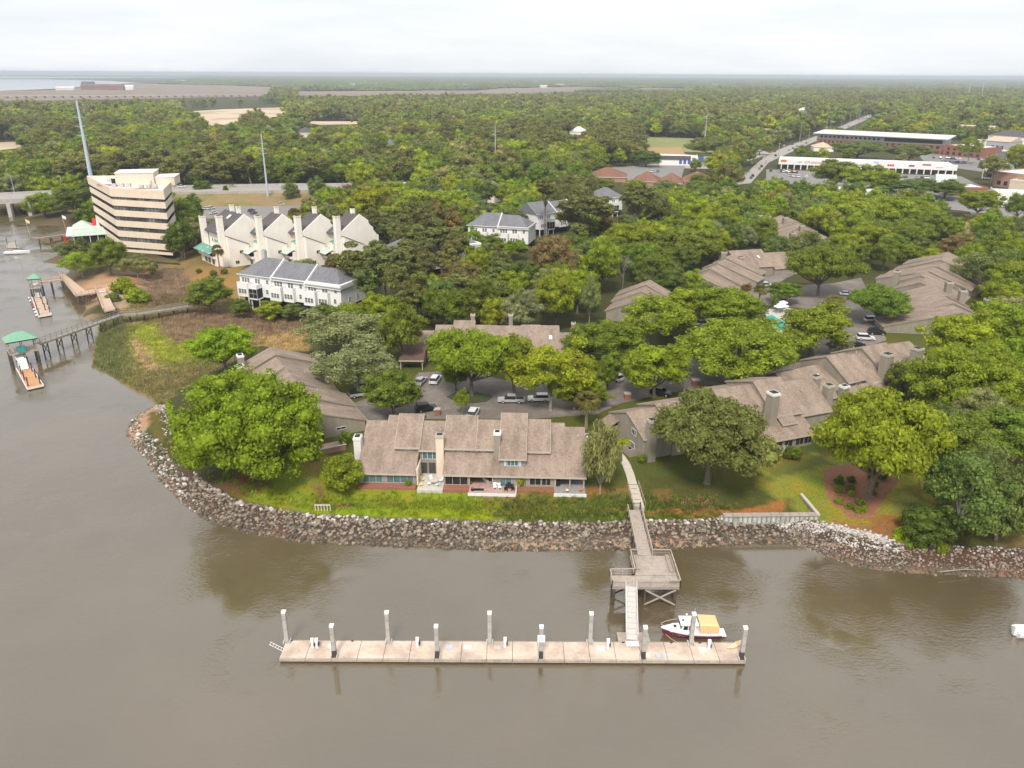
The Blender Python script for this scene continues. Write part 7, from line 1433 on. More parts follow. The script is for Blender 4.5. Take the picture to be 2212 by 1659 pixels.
# ------------------------------------------------------------------ trees, one by one
HT = [
 (551, 1030, 322, 790, 'great_oak', 'bright', 'huge round live oak covering the point beside the stones'),
 (742, 1062, 104, 981, 'round_tree', 'bright', 'small round clipped looking tree at the left end of the long house'),
 (1296, 1067, 92, 903, 'willow', 'grey', 'grey-green willowy tree at the right end of the long house'),
 (1527, 1044, 262, 850, 'spreading_oak', 'olive', 'broad olive green oak right of the concrete path'),
 (1876, 1078, 280, 838, 'spreading_oak', 'bright', 'leaning trunked oak rising from the red mulch bed'),
 (2062, 1165, 200, 985, 'light_oak', 'olive', 'loose green tree over the waterside right of the mulch bed'),
 (2000, 1190, 130, 1090, 'oak', 'deep', 'dark low tree hanging over the stones near the driftwood'),
 (2150, 1168, 150, 1030, 'willow', 'olive', 'wispy pale tree at the right edge above the stones'),
 (2110, 1120, 150, 960, 'light_oak', 'olive', 'olive tree behind the wispy pale tree at the right edge'),
 (2065, 1030, 190, 890, 'oak', 'mid', 'mid green tree right behind the mulch bed oak'),
 (2165, 1010, 170, 880, 'oak', 'mid', 'mid green tree at the right edge above the brown clearing'),
 (2070, 905, 225, 735, 'great_oak', 'bright', 'big bright oak right of the two chimney townhouses'),
 (2178, 880, 170, 720, 'oak', 'bright', 'bright tree at the right edge beside the big bright oak'),
 (1955, 870, 110, 775, 'oak', 'deep', 'darker oak on the left flank of the big bright oak'),
 (2055, 800, 150, 668, 'oak', 'yellow', 'yellow-green oak below the three chimney townhouses'),
 (2160, 770, 150, 650, 'oak', 'bright', 'bright oak at the right edge above the big bright oak'),
 (1019, 856, 186, 706, 'spreading_oak', 'bright', 'great courtyard oak standing on the planted island'),
 (1110, 850, 120, 718, 'oak', 'bright', 'bright oak joined to the right of the island oak'),
 (1189, 888, 168, 733, 'light_oak', 'yellow', 'pale yellow-green courtyard tree right of the pickup'),
 (998, 898, 34, 842, 'light_oak', 'lime', 'small lime green sapling behind the long house'),
 (850, 902, 124, 798, 'oak', 'mid', 'rounded oak between the taupe row and the courtyard drive'),
 (772, 850, 165, 735, 'light_oak', 'grey', 'grey-green oak above the silver car at left'),
 (752, 775, 195, 668, 'light_oak', 'grey', 'pale grey-green broad oak at the marsh edge'),
 (872, 790, 104, 658, 'oak', 'mid', 'taller mid green oak left of the thin chimneyed row'),
 (1412, 858, 152, 741, 'oak', 'bright', 'round bright courtyard tree with a forked trunk above the black car'),
 (1590, 825, 280, 693, 'spreading_oak', 'bright', 'very wide oak right of the round courtyard tree'),
 (1272, 882, 100, 830, 'oak', 'bright', 'low bright tree behind the palmetto'),
 (1312, 840, 62, 765, 'oak', 'mid', 'small tree left of the white car in the courtyard'),
 (1318, 800, 150, 690, 'oak', 'mid', 'oak beyond the courtyard drive at centre'),
 (1400, 750, 170, 640, 'light_oak', 'bright', 'loose bright oak below the small central roof'),
 (1250, 790, 90, 700, 'oak', 'mid', 'oak at the right end of the thin chimneyed row'),
 (1570, 720, 155, 620, 'oak', 'bright', 'bright broad oak left of the pool'),
 (1480, 700, 110, 620, 'oak', 'yellow', 'yellow-green oak below the slanting ridged row'),
 (1748, 768, 166, 652, 'oak', 'bright', 'bright oak right of the pool above the two chimney row'),
 (1813, 768, 58, 728, 'light_oak', 'grey', 'small grey tree right of the pool oak trunk'),
 (1891, 699, 138, 615, 'spreading_oak', 'mid', 'lone flat crowned oak beside the white hatchback'),
 (1766, 642, 150, 525, 'spreading_oak', 'mid', 'large dark spreading oak over the far drive'),
 (1675, 572, 80, 505, 'light_oak', 'olive', 'open limbed olive tree before the valley roof'),
 (1745, 566, 95, 500, 'light_oak', 'olive', 'soft olive tree left behind the spreading oak'),
 (1692, 658, 70, 607, 'oak', 'mid', 'compact green tree by the far drive'),
 (1870, 560, 110, 480, 'oak', 'bright', 'bright oak behind the zigzag row'), (1930, 545, 130, 470, 'spreading_oak', 'mid', 'wide oak right behind the zigzag row'),
 (2075, 570, 90, 505, 'oak', 'deep', 'dark oak touching the right of the zigzag row'), (2130, 640, 140, 540, 'light_oak', 'olive', 'olive oak right of the zigzag row'), (2190, 660, 120, 560, 'oak', 'bright', 'bright oak at the right edge beside the olive oak'),
 (2010, 590, 60, 535, 'oak', 'yellow', 'small yellow-green oak over the zigzag roof end'),
 (840, 680, 95, 520, 'pine', 'pine', 'dark tall pine right of the navy based white houses'), (775, 660, 88, 528, 'pine', 'pine', 'dark pine covering the right end of the navy based white houses'), (800, 690, 70, 575, 'pine', 'olive', 'lower olive pine in front of the dark tall pine'),
 (911, 600, 90, 480, 'pine', 'pine', 'dark pine left of the hidden white house'), (955, 595, 90, 478, 'pine', 'pine', 'dark pine in front of the hidden white house'), (870, 640, 80, 520, 'pine', 'pine', 'dark pine between two white house rows'),
 (1008, 640, 62, 575, 'light_oak', 'rust', 'rusty brown crowned tree amid the green pines'), (1060, 690, 120, 600, 'oak', 'olive', 'olive oak behind the thin chimneyed row at left'), (940, 690, 110, 600, 'oak', 'olive', 'olive oak right of the pale grey oak'), (990, 680, 80, 585, 'pine', 'pine', 'brown green pine above the thin chimneyed row'),
 (1176, 522, 46, 375, 'tall_pine', 'pine', 'tall lone pine standing before the white gable'), (1262, 540, 104, 408, 'pine', 'pine', 'broad dark pine right of the white gable'), (1230, 530, 60, 440, 'pine', 'pine', 'smaller pine left in front of the broad dark pine'), (1372, 510, 70, 395, 'pine', 'pine', 'dark pine right of the farthest white house'),
 (1190, 630, 125, 505, 'oak', 'brown', 'broad brownish oak in the middle of the wood'), (1295, 635, 104, 512, 'oak', 'bright', 'tall bright oak right of the brownish oak'), (1200, 712, 112, 583, 'oak', 'bright', 'large bright oak behind the thin chimneyed row'), (1272, 705, 56, 605, 'light_oak', 'grey', 'pale grey tree right of the large bright oak'),
 (1345, 570, 110, 480, 'oak', 'bright', 'bright oak before the brown bare thicket'), (1420, 560, 100, 478, 'oak', 'yellow', 'yellow-green oak right of the brown bare thicket'), (1480, 585, 140, 490, 'oak', 'mid', 'mid green oak left of the slanting ridged row'), (1385, 610, 90, 520, 'oak', 'mid', 'mid green oak above the small central roof'),
 (1510, 520, 74, 430, 'oak', 'yellow', 'yellow crowned oak at the back, far left of the many chimneyed row'), (1560, 510, 56, 450, 'oak', 'yellow', 'yellow-green oak left of the many chimneyed row'), (1575, 560, 70, 482, 'oak', 'deep', 'dark oak left below the many chimneyed row'),
 (1850, 500, 120, 430, 'oak', 'yellow', 'yellow-green oak right of the many chimneyed row'), (1900, 500, 150, 420, 'spreading_oak', 'bright', 'wide bright oak below the flat white roof'), (2110, 470, 92, 408, 'oak', 'bright', 'round bright oak below the brick shop'), (2195, 480, 60, 415, 'oak', 'mid', 'oak at the right edge below the peach store'),
 (1870, 420, 120, 355, 'oak', 'bright', 'bright oak in front of the strip mall at left'), (1800, 410, 120, 345, 'oak', 'mid', 'oak before the red lettered shop'), (1960, 425, 160, 385, 'oak', 'deep', 'dark clipped oaks clump before the mall lot'), (2040, 430, 90, 388, 'oak', 'deep', 'dark oak before the green gable shop'),
 (1850, 345, 115, 303, 'spreading_oak', 'olive', 'wide olive oak in front of the brick office, left one'), (1962, 352, 100, 310, 'spreading_oak', 'olive', 'wide olive oak in front of the brick office, right one'), (2090, 355, 55, 290, 'light_oak', 'bright', 'tall loose tree before the brick wing'), (2190, 380, 60, 310, 'oak', 'bright', 'tree partly hiding the blue house'),
 (1560, 352, 140, 292, 'spreading_oak', 'olive', 'wide olive oak left of the avenue behind the bank'), (1555, 392, 85, 335, 'oak', 'yellow', 'yellow-green oak at the avenue bend'), (1640, 335, 50, 300, 'oak', 'bright', 'round oak beside the avenue'),
 (1395, 360, 70, 325, 'oak', 'deep', 'dark round oak left of the bank'), (1295, 372, 60, 350, 'oak', 'deep', 'dark low oak by the timber utility pole'),
 (798, 490, 86, 395, 'oak', 'yellow', 'yellow-green oak right behind the fourth cream gable'), (903, 495, 105, 405, 'oak', 'yellow', 'yellow-green oak beside the small car park'), (955, 480, 90, 410, 'oak', 'yellow', 'yellow-green oak right of the small car park'), (850, 455, 85, 392, 'oak', 'yellow', 'yellow-green oak in front of the solar panels'),
 (488, 802, 136, 702, 'oak', 'lime', 'lone lime green oak standing in the marsh'),
 (395, 568, 70, 478, 'oak', 'deep', 'dark oak between the tower and the cream condominiums'), (415, 485, 60, 420, 'oak', 'deep', 'dark oak behind the right side of the tower'), (440, 425, 38, 388, 'oak', 'deep', 'dark oak on the verge right of the tower'), (490, 428, 16, 400, 'oak', 'deep', 'small dark tree on the highway verge'),
 (180, 598, 86, 540, 'light_oak', 'lime', 'lime yellow tree on the sandy point'), (240, 592, 80, 514, 'oak', 'mid', 'dark green oak behind the lime yellow tree'), (165, 570, 78, 518, 'light_oak', 'olive', 'olive tree below the restaurant'), (298, 602, 72, 550, 'light_oak', 'grey', 'grey bush like tree in front of the tower foot'), (330, 598, 30, 560, 'oak', 'mid', 'small green tree at the lawn corner below the tower'),
 (100, 478, 70, 415, 'oak', 'bright', 'bright tree on the creek bank under the bridge'), (165, 470, 90, 398, 'oak', 'deep', 'dark tree left of the steel pole foot'), (70, 400, 90, 340, 'oak', 'deep', 'dark tree behind the bridge at left'),
 (455, 676, 112, 597, 'oak', 'mid', 'wide bushy tree at the left end of the navy based houses'), (523, 688, 56, 645, 'oak', 'deep', 'dark bushy tree below the navy based houses'), (585, 692, 70, 650, 'oak', 'yellow', 'yellow-green bushy tree below the white bays'), (635, 694, 60, 655, 'oak', 'olive', 'olive bushy tree below the navy base'), (612, 672, 48, 615, 'light_oak', 'yellow', 'thin small tree before the white screened porch'),
 (560, 560, 44, 530, 'oak', 'olive', 'small olive tree before the second cream gable'), (640, 558, 52, 530, 'oak', 'olive', 'small olive tree before the third cream gable'), (700, 562, 46, 532, 'oak', 'mid', 'small green tree before the fourth cream gable'),
 (1300, 416, 66, 384, 'oak', 'mid', 'small oak hiding the walls of the leftmost rust roof'), (1372, 418, 62, 388, 'oak', 'bright', 'small oak before the second rust roof'), (1440, 421, 74, 390, 'oak', 'olive', 'small olive oak before the third rust roof'), (1503, 416, 62, 388, 'oak', 'mid', 'small oak before the rightmost rust roof'),
 (1240, 888, 112, 790, 'oak', 'bright', 'bright oak between the pale yellow courtyard tree and the palmetto'), (1292, 848, 70, 776, 'oak', 'mid', 'green oak left of the small courtyard tree'), (1062, 556, 62, 505, 'oak', 'mid', 'oak at the foot of the pine flanked white houses, left one'), (1112, 562, 56, 518, 'oak', 'bright', 'oak at the foot of the pine flanked white houses, right one'), (985, 845, 70, 775, 'oak', 'mid', 'oak behind the left of the courtyard island'),
 (270, 640, 60, 598, 'bush', 'bright', 'bright shrub thicket between the quay deck and the marsh'), (300, 655, 60, 622, 'bush', 'bright', 'bright shrub thicket by the boardwalk bend'), (245, 655, 40, 632, 'bush', 'olive', 'olive shrub beside the quay deck'),
 (700, 690, 60, 655, 'oak', 'olive', 'olive tree at the right of the navy base'), (735, 700, 50, 660, 'oak', 'mid', 'green tree at the foot of the dark pines'),
]
for a in HT: tree_at(*a[:6], label=a[6], name='shrub' if a[4] == 'bush' else None)
for (x, y, w_, t, k, lab) in ((1266, 926, 62, 850, 'palm', 'shaggy tan green palmetto behind the right end of the long house'), (1639, 660, 34, 617, 'palm', 'low palmetto by the far drive, right one'), (1610, 645, 26, 615, 'palm', 'low palmetto by the far drive, left one'), (475, 585, 26, 532, 'palm', 'palm in front of the first cream gable'),
        (718, 490, 16, 428, 'tall_palm', 'tall thin palm behind the cream gables, leftmost of four'), (737, 480, 16, 428, 'tall_palm', 'tall thin palm behind the cream gables, second of four'), (754, 478, 15, 425, 'tall_palm', 'tall thin palm behind the cream gables, third of four'), (781, 480, 15, 422, 'tall_palm', 'tall thin palm behind the cream gables, rightmost of four'),
        (640, 500, 30, 452, 'palm', 'bushy palm behind the third cream gable, left one'), (665, 498, 30, 450, 'palm', 'bushy palm behind the third cream gable, right one'), (400, 560, 22, 520, 'palm', 'small palm beside the dark oak near the tower'), (1800, 672, 50, 640, 'palm', 'low palmetto clump right of the far drive pillar'), (2080, 500, 28, 465, 'palm', 'palm by the bare ground, left one'), (2110, 495, 26, 462, 'palm', 'palm by the bare ground, right one')):
    tree_at(x, y, w_, t, k, 'palmy', lab)
for (x, y, w_, t, lab) in ((1590, 540, 46, 485, 'grey bare limbed tree before the many chimneyed row'), (1345, 625, 50, 535, 'grey bare tree in the brown thicket'), (700, 835, 30, 770, 'small bare tree behind the taupe row at left'), (1060, 395, 40, 330, 'bare topped tree at the wood edge')):
    tree_at(x, y, w_, t, 'bare_tree', 'grey', lab)
# shrubs
SHR = [(1811, 1049, 30, 1026, 'deep'), (1812, 1064, 26, 1046, 'bright'), (1838, 1058, 18, 1047, 'mid'), (1838, 1070, 16, 1060, 'bright'), (1811, 1089, 22, 1074, 'bright'), (1834, 1100, 22, 1085, 'bright'), (1857, 1091, 22, 1077, 'bright'), (1852, 1108, 22, 1094, 'bright'), (1866, 1106, 18, 1092, 'bright'), (1838, 1042, 22, 1028, 'deep'), (1880, 1035, 18, 1022, 'deep'), (1890, 1050, 16, 1038, 'mid'), (1892, 1010, 18, 998, 'deep'), (1905, 1035, 26, 1018, 'deep'), (1886, 1068, 16, 1056, 'mid')]
P_ = [tuple(g(x, y, 3.2)) for x, y in ((1776, 1020), (1800, 1008), (1850, 1005), (1880, 1000), (1930, 1000), (1955, 1012), (1945, 1035), (1925, 1062), (1900, 1098), (1880, 1120), (1840, 1112), (1800, 1090), (1782, 1065))]
mb_ = MB(); V = [(x, y, h1(x, y) + .09) for x, y, z in P_]; c_ = (sum(v[0] for v in V) / len(V), sum(v[1] for v in V) / len(V)); 
grid = [(x, y) for x in np.arange(min(v[0] for v in V), max(v[0] for v in V), .7) for y in np.arange(min(v[1] for v in V), max(v[1] for v in V), .7)]
gxs = np.arange(min(v[0] for v in V) - .5, max(v[0] for v in V) + .6, .35); gys = np.arange(min(v[1] for v in V) - .5, max(v[1] for v in V) + .6, .35); Xm, Ym = np.meshgrid(gxs, gys); sdm = np_sd(Xm, Ym, P_) + .25 * wob(Xm, Ym, 1.3, 2); Zm = height(Xm, Ym) + np.clip(sdm * .3, -.3, .09) + .02 * wob(Xm, Ym, 3.1, 1)
mm = grid_mesh('mulch_bed', Xm, Ym, Zm); mm.materials.append(M['mulch']); link('mulch_bed', mm, kind='structure')
for i, (x, y, w_, t, tn) in enumerate(SHR): tree_at(x, y, w_, t, 'bush', tn, '%s clipped shrub in the red mulch bed, %s counting from the top left' % ({'deep': 'dark', 'bright': 'bright', 'mid': 'green'}[tn], ORDW[i]), group='shrubs in the mulch bed')
for (x, y, w_, t, tn, lab) in ((1710, 990, 46, 962, 'deep', 'rounded dark shrub by the pair of air conditioners'), (1386, 1000, 20, 980, 'bright', 'small bright shrub below the taupe utility pen'), (883, 1052, 18, 1036, 'mid', 'small shrub at the brick planter left of the pale terrace'), (903, 1032, 14, 1020, 'mid', 'leafy pot plant behind the fan backed chairs'), (1126, 1052, 22, 1025, 'bright', 'tall bright shrub between the pink terrace and the big windows'), (1016, 1048, 8, 1038, 'mid', 'tiny shrub at the left of the pink terrace'), (1350, 968, 40, 945, 'yellow', 'yellow-green shrub beside the top of the concrete path'), (747, 960, 30, 930, 'mid', 'green shrub left of the white chimney'), (1672, 669, 18, 642, 'deep', 'dark cone shaped shrub by the far drive'), (1942, 1180, 40, 1140, 'yellow', 'yellow-green bush at the end of the white stones'), (1970, 1205, 60, 1150, 'mid', 'green bush hanging over the driftwood'), (2020, 1210, 56, 1160, 'bright', 'bright bush low over the dark stones'),
        (1145, 1046, 14, 1036, 'olive', 'grassy plant under the big windows, left one'), (1165, 1047, 14, 1037, 'yellow', 'grassy plant under the big windows, middle one'), (1185, 1047, 12, 1038, 'olive', 'grassy plant under the big windows, right one'), (680, 990, 30, 965, 'mid', 'hedge clump beside the walled court'), (430, 590, 16, 580, 'deep', 'dark shrub on the red mulch by the cream terrace, left one'), (462, 597, 18, 583, 'deep', 'dark shrub on the red mulch by the cream wall, middle one'), (485, 592, 18, 580, 'deep', 'dark shrub on the red mulch by the cream wall, right one'), (580, 430, 14, 420, 'deep', 'small dark shrub on the verge left of the steel pole'), (1420, 648, 10, 640, 'mid', 'small shrub on the small central roof side')):
    tree_at(x, y, w_, t, 'bush', tn, lab)
for i in range(14):
    p = g(319 + 5.2 * i, 568.5 + .35 * i, 3.5); tree(p.x, p.y, 3.5, 'bush', 'deep', .55, 1.0, 'dark clipped hedge ball at the tower foot, %s from the left' % ORDW[i], group='hedge at the tower foot')
for i in range(22):
    f_ = i / 21; x, y = 358 + 40 * f_ ** 1.2, 880 + 128 * f_; p = g(x, y, 2.6); z_ = h1(p.x, p.y); tree(p.x + .8, p.y, z_, 'bush', 'lime' if i % 3 else 'yellow', .85, 1.7, 'lime hedge clump along the point under the great oak, %s from the far end' % ORDW[i], group='hedge along the point')
# what the crowns must leave open
def C_(px, gr=1, z=3.5): CLEAR.append(([tuple(g(x, y, z)[:2]) for x, y in px], gr))
C_([(430, 1110), (360, 880), (520, 755), (700, 770), (800, 950), (1320, 940), (1350, 1010), (1390, 1130)], 2); C_([(1380, 1130), (1330, 985), (1500, 1010), (1700, 960), (1830, 900), (1960, 960), (1960, 1190), (1700, 1130)], 2); C_([(1960, 1000), (2300, 1000), (2300, 1190), (1960, 1190)], 2)
C_([(760, 910), (870, 800), (1330, 800), (1480, 770), (1900, 690), (1930, 740), (1750, 810), (1320, 885), (1250, 905)], 2); C_([(1590, 650), (1700, 595), (1860, 590), (1900, 690), (1700, 690)], 2); C_([(1645, 660), (1725, 655), (1730, 725), (1660, 730)], 1)
C_([(335, 550), (530, 550), (540, 660), (420, 640), (330, 590)], 1); C_([(128, 600), (330, 580), (340, 660), (150, 650)], 1); C_([(1570, 400), (1655, 330), (1770, 288), (1888, 243), (1900, 243), (1822, 285), (1715, 331), (1630, 396)], 5); C_([(1655, 366), (2075, 381), (2150, 415), (2180, 470), (2075, 455), (1900, 440), (1760, 412), (1655, 400)], 3); C_([(1990, 336), (2250, 330), (2250, 372), (2000, 352)], 3); C_([(1310, 362), (1480, 358), (1470, 392), (1330, 392)], 4); C_([(440, 448), (690, 440), (640, 475), (440, 480)], 3); C_([(2040, 480), (2110, 474), (2110, 510), (2050, 512)], 2); C_([(2090, 430), (2260, 430), (2260, 470), (2060, 480)], 3); C_([(1260, 384), (1330, 363), (1420, 353), (1640, 322), (1665, 332), (1560, 366), (1420, 362)], 4); C_([(1385, 296), (1500, 299), (1560, 330), (1400, 326)], 4)
C_([(-400, 192), (0, 196), (300, 180), (420, 172), (420, 160.5), (-500, 160.5)], 30); C_([(-300, 219), (120, 216), (560, 208), (620, 200), (640, 191), (500, 185), (300, 181), (180, 189), (-300, 198)], 25); C_([(600, 205), (800, 206), (1000, 202.5), (1070, 198), (980, 196), (640, 198)], 25); C_([(980, 200), (1100, 202), (1280, 196), (1500, 198), (1500, 192), (1240, 188), (1090, 191)], 25); C_([(375, 252), (420, 240), (480, 236), (610, 232), (620, 246), (500, 278), (440, 280)], 8); C_([(-60, 310), (30, 306), (60, 318), (-60, 330)], 8); C_([(645, 262), (770, 262), (780, 268), (690, 270)], 8)
SEEN += [([(650, 256), (775, 258), (775, 269), (690, 271)], 1500), ([(-20, 304), (35, 302), (60, 318), (-20, 326)], 850), ([(575, 240), (612, 231), (622, 247), (590, 250)], 1500), ([(1668, 285), (1780, 282), (1900, 262), (2230, 248), (2230, 440), (2080, 440), (1990, 405), (1880, 392), (1740, 388), (1668, 380)], 520), ([(1765, 275), (2230, 250), (2230, 345), (1765, 318)], 900), ([(915, 700), (1020, 675), (1240, 690), (1240, 745), (1100, 725), (900, 780), (868, 780), (870, 745)], 182), ([(530, 755), (590, 740), (720, 785), (800, 905), (740, 950), (690, 930), (650, 830)], 150), ([(1310, 870), (1550, 810), (1760, 825), (1760, 960), (1640, 985), (1320, 985)], 138), ([(1730, 765), (1960, 728), (2000, 760), (1930, 830), (1760, 850)], 160), ([(1920, 650), (2015, 612), (2130, 650), (2095, 690), (1960, 740), (1918, 735)], 205), ([(1935, 600), (2040, 548), (2110, 600), (2110, 645), (1990, 640)], 235),
 ([(1628, 500), (1690, 452), (1775, 490), (1770, 515), (1640, 520)], 305), ([(1525, 605), (1570, 545), (1665, 600), (1650, 630), (1560, 625)], 246), ([(1600, 545), (1640, 528), (1725, 570), (1700, 595), (1650, 590)], 268), ([(1303, 668), (1400, 598), (1458, 630), (1450, 650), (1330, 668)], 214), ([(518, 570), (575, 545), (715, 575), (712, 690), (525, 660)], 222), ([(1025, 490), (1097, 468), (1165, 495), (1162, 540), (1120, 545), (1050, 510)], 312), ([(1140, 490), (1160, 452), (1225, 432), (1222, 500), (1190, 512)], 345), ([(1308, 410), (1352, 418), (1352, 470), (1318, 468)], 412),
 ([(403, 470), (480, 438), (800, 452), (825, 500), (822, 530), (700, 545), (600, 560), (405, 590)], 278), ([(198, 370), (385, 372), (400, 470), (382, 555), (235, 550)], 300), ([(1678, 332), (1780, 340), (2070, 345), (2070, 395), (1950, 408), (1860, 372), (1680, 380)], 520), ([(1765, 282), (2060, 290), (2125, 318), (2122, 340), (1995, 335), (1900, 310), (1770, 318)], 700), ([(2045, 262), (2230, 258), (2230, 330), (2060, 312)], 660), ([(2130, 330), (2230, 325), (2230, 420), (2135, 402)], 450), ([(1595, 392), (1660, 335), (1675, 350), (1630, 395)], 540), ([(1660, 335), (1735, 302), (1745, 315), (1675, 352)], 680), ([(1735, 302), (1820, 272), (1830, 285), (1745, 315)], 900), ([(1820, 272), (1900, 238), (1905, 246), (1830, 285)], 1300), ([(1385, 294), (1500, 297), (1550, 328), (1405, 328)], 760), ([(1418, 332), (1508, 333), (1508, 358), (1450, 358)], 570), ([(1270, 372), (1420, 370), (1530, 374), (1532, 394), (1420, 394), (1300, 388)], 490), ([(430, 240), (540, 234), (520, 258), (455, 272)], 1500), ([(-20, 184), (620, 184), (560, 208), (-20, 222)], 2600), ([(-20, 155), (420, 155), (420, 170), (300, 181), (-20, 198)], 6000), ([(640, 196), (1070, 195), (1000, 204), (640, 208)], 3000), ([(980, 190), (1500, 189), (1500, 199), (1000, 204)], 3400),
 ([(935, 376), (1010, 376), (1010, 410), (940, 410)], 400), ([(1063, 370), (1106, 370), (1106, 398), (1063, 395)], 420), ([(802, 398), (882, 400), (882, 426), (820, 424)], 345), ([(430, 435), (600, 430), (640, 450), (560, 476), (440, 472)], 420), ([(2040, 470), (2120, 466), (2120, 508), (2040, 510)], 330), ([(1800, 414), (1915, 414), (1915, 432), (1800, 432)], 400), ([(2010, 385), (2135, 398), (2135, 425), (2010, 412)], 430), ([(1668, 618), (1880, 605), (1890, 640), (1700, 660), (1660, 640)], 240), ([(205, 218), (155, 218), (215, 400), (222, 470)], 370), ([(561, 298), (571, 298), (590, 440), (570, 440)], 425), ([(1064, 290), (1074, 290), (1074, 362), (1064, 362)], 590), ([(1270, 350), (1480, 352), (1470, 390), (1330, 390)], 540), ([(2080, 425), (2230, 430), (2230, 460), (2080, 452)], 380)]
PINEZ += [[tuple(g(x, y, 3.5)[:2]) for x, y in ((720, 700), (740, 560), (860, 500), (1020, 520), (1120, 560), (1170, 640), (1060, 700), (900, 730))], [tuple(g(x, y, 3.5)[:2]) for x, y in ((1180, 560), (1200, 440), (1400, 420), (1440, 520), (1330, 560))]]
HAZE_DENSITY = 1.3e-4
LANDMARKS = [('the office tower', 300, 550), ('the cream condominiums', 620, 540), ('the navy based white houses', 640, 640), ('the white gable', 1180, 490), ('the grey hip houses', 1090, 520), ('the thin chimneyed row', 1080, 740), ('the small central roof', 1390, 650), ('the slanting ridged row', 1590, 600), ('the many chimneyed row', 1700, 500), ('the zigzag row', 2020, 600), ('the three chimney row', 2020, 690), ('the pool', 1680, 690), ('the two chimney row', 1850, 800), ('the rust roofs', 1420, 395), ('the solar panels', 850, 420), ('the farthest white house', 1330, 460), ('the slim middle pole', 1070, 362), ('the flat white roof', 1860, 430), ('the brick shop', 2095, 424), ('the highway verge', 520, 440), ('the creek bridge', 60, 440), ('the navy based houses marsh', 470, 680), ('the right edge lawn', 2200, 1000)]
LANDMARKS = [l_ for l_ in LANDMARKS if 'marsh' not in l_[0]]
# ------------------------------------------------------------------ the woods
def gn_scatter(name, pts, scl, rot, idx, tint, protos, kind='stuff', **props):
    n = len(pts); me = bpy.data.meshes.new(name); me.vertices.add(n); me.vertices.foreach_set('co', np.asarray(pts, np.float32).ravel())
    for an, ty, key, val in (('scl', 'FLOAT_VECTOR', 'vector', scl), ('rot', 'FLOAT_VECTOR', 'vector', rot), ('idx', 'INT', 'value', idx), ('tint', 'FLOAT_VECTOR', 'vector', tint)):
        a = me.attributes.new(an, ty, 'POINT'); a.data.foreach_set(key, np.ascontiguousarray(val, np.int32 if ty == 'INT' else np.float32).ravel())
    o = link(name, me, kind=kind, **props)
    pc = bpy.data.collections.new(name + '_kinds')
    for i, m_ in enumerate(protos):
        q = bpy.data.objects.new('%s_kind_%02d' % (name, i), m_); pc.objects.link(q)
    ng = bpy.data.node_groups.new(name + '_scatter', 'GeometryNodeTree')
    ng.interface.new_socket('Geometry', in_out='INPUT', socket_type='NodeSocketGeometry'); ng.interface.new_socket('Geometry', in_out='OUTPUT', socket_type='NodeSocketGeometry')
    N = ng.nodes.new; l = ng.links.new
    gi = N('NodeGroupInput'); go = N('NodeGroupOutput'); ip = N('GeometryNodeInstanceOnPoints'); ci = N('GeometryNodeCollectionInfo')
    ci.inputs['Collection'].default_value = pc; ci.inputs['Separate Children'].default_value = True; ci.inputs['Reset Children'].default_value = True
    def na(nm, ty):
        q = N('GeometryNodeInputNamedAttribute'); q.data_type = ty; q.inputs[0].default_value = nm; return q.outputs[0]
    ip.inputs['Pick Instance'].default_value = True
    l(gi.outputs[0], ip.inputs['Points']); l(ci.outputs[0], ip.inputs['Instance']); l(na('idx', 'INT'), ip.inputs['Instance Index'])
    e2r = N('FunctionNodeEulerToRotation'); l(na('rot', 'FLOAT_VECTOR'), e2r.inputs[0]); l(e2r.outputs[0], ip.inputs['Rotation'])
    l(na('scl', 'FLOAT_VECTOR'), ip.inputs['Scale']); l(ip.outputs[0], go.inputs[0])
    md = o.modifiers.new('scatter', 'NODES'); md.node_group = ng
    return o
def jitter_grid(x0, x1, y0, y1, step, r):
    gx_, gy_ = np.meshgrid(np.arange(float(x0), x1, step), np.arange(float(y0), y1, step)); gx_[1::2] += step / 2
    return (gx_ + r.uniform(-.38, .38, gx_.shape) * step).ravel(), (gy_ + r.uniform(-.38, .38, gx_.shape) * step).ravel()
def px_np(X, Y, Z):
    Zc = Z - CAMH; d = Y * math.cos(PITCH) - Zc * math.sin(PITCH); v = (Y * math.sin(PITCH) + Zc * math.cos(PITCH)) / d; u = X / d
    c, s = math.cos(ROLL), math.sin(ROLL); return CXP + (u * c + v * s) * FPX, CYP - (-u * s + v * c) * FPX, d
def blocked(X, Y, R, H):
    """True where a tree would stand in, or in front of, a clearing, road or building that is seen from the camera"""
    bad = np.zeros(X.shape, bool)
    D = np.sqrt(X * X + Y * Y)
    for poly, z in CLEAR:
        bad |= np_sd(X, Y, poly) > -z
    for fx, fz, fr in ((0, .97, .0), (-.75, .62, 0), (.75, .62, 0), (0, .3, 0), (-.45, .85, 0), (.45, .85, 0)):
        U, W_, _ = px_np(X + R * fx, Y, 3.5 + H * fz)
        for poly, dist in SEEN:
            bad |= (Y < dist) & np_inpoly(U, W_, poly)  # SEEN outlines are image pixels; nearer trees projecting into them are dropped
    return bad
def tones(n, names, wts, r):
    i = r.choice(len(names), n, p=np.array(wts) / sum(wts)); T = np.array([TONE[k] for k in names])[i]
    return T * r.uniform(.8, 1.2, (n, 1)) * r.uniform(.9, 1.1, (n, 3)), i
r = np.random.default_rng(5)
exist = np.array([(t_[3].x, t_[3].y, t_[4]) for t_ in TREES if t_[1] not in ('bush',)])
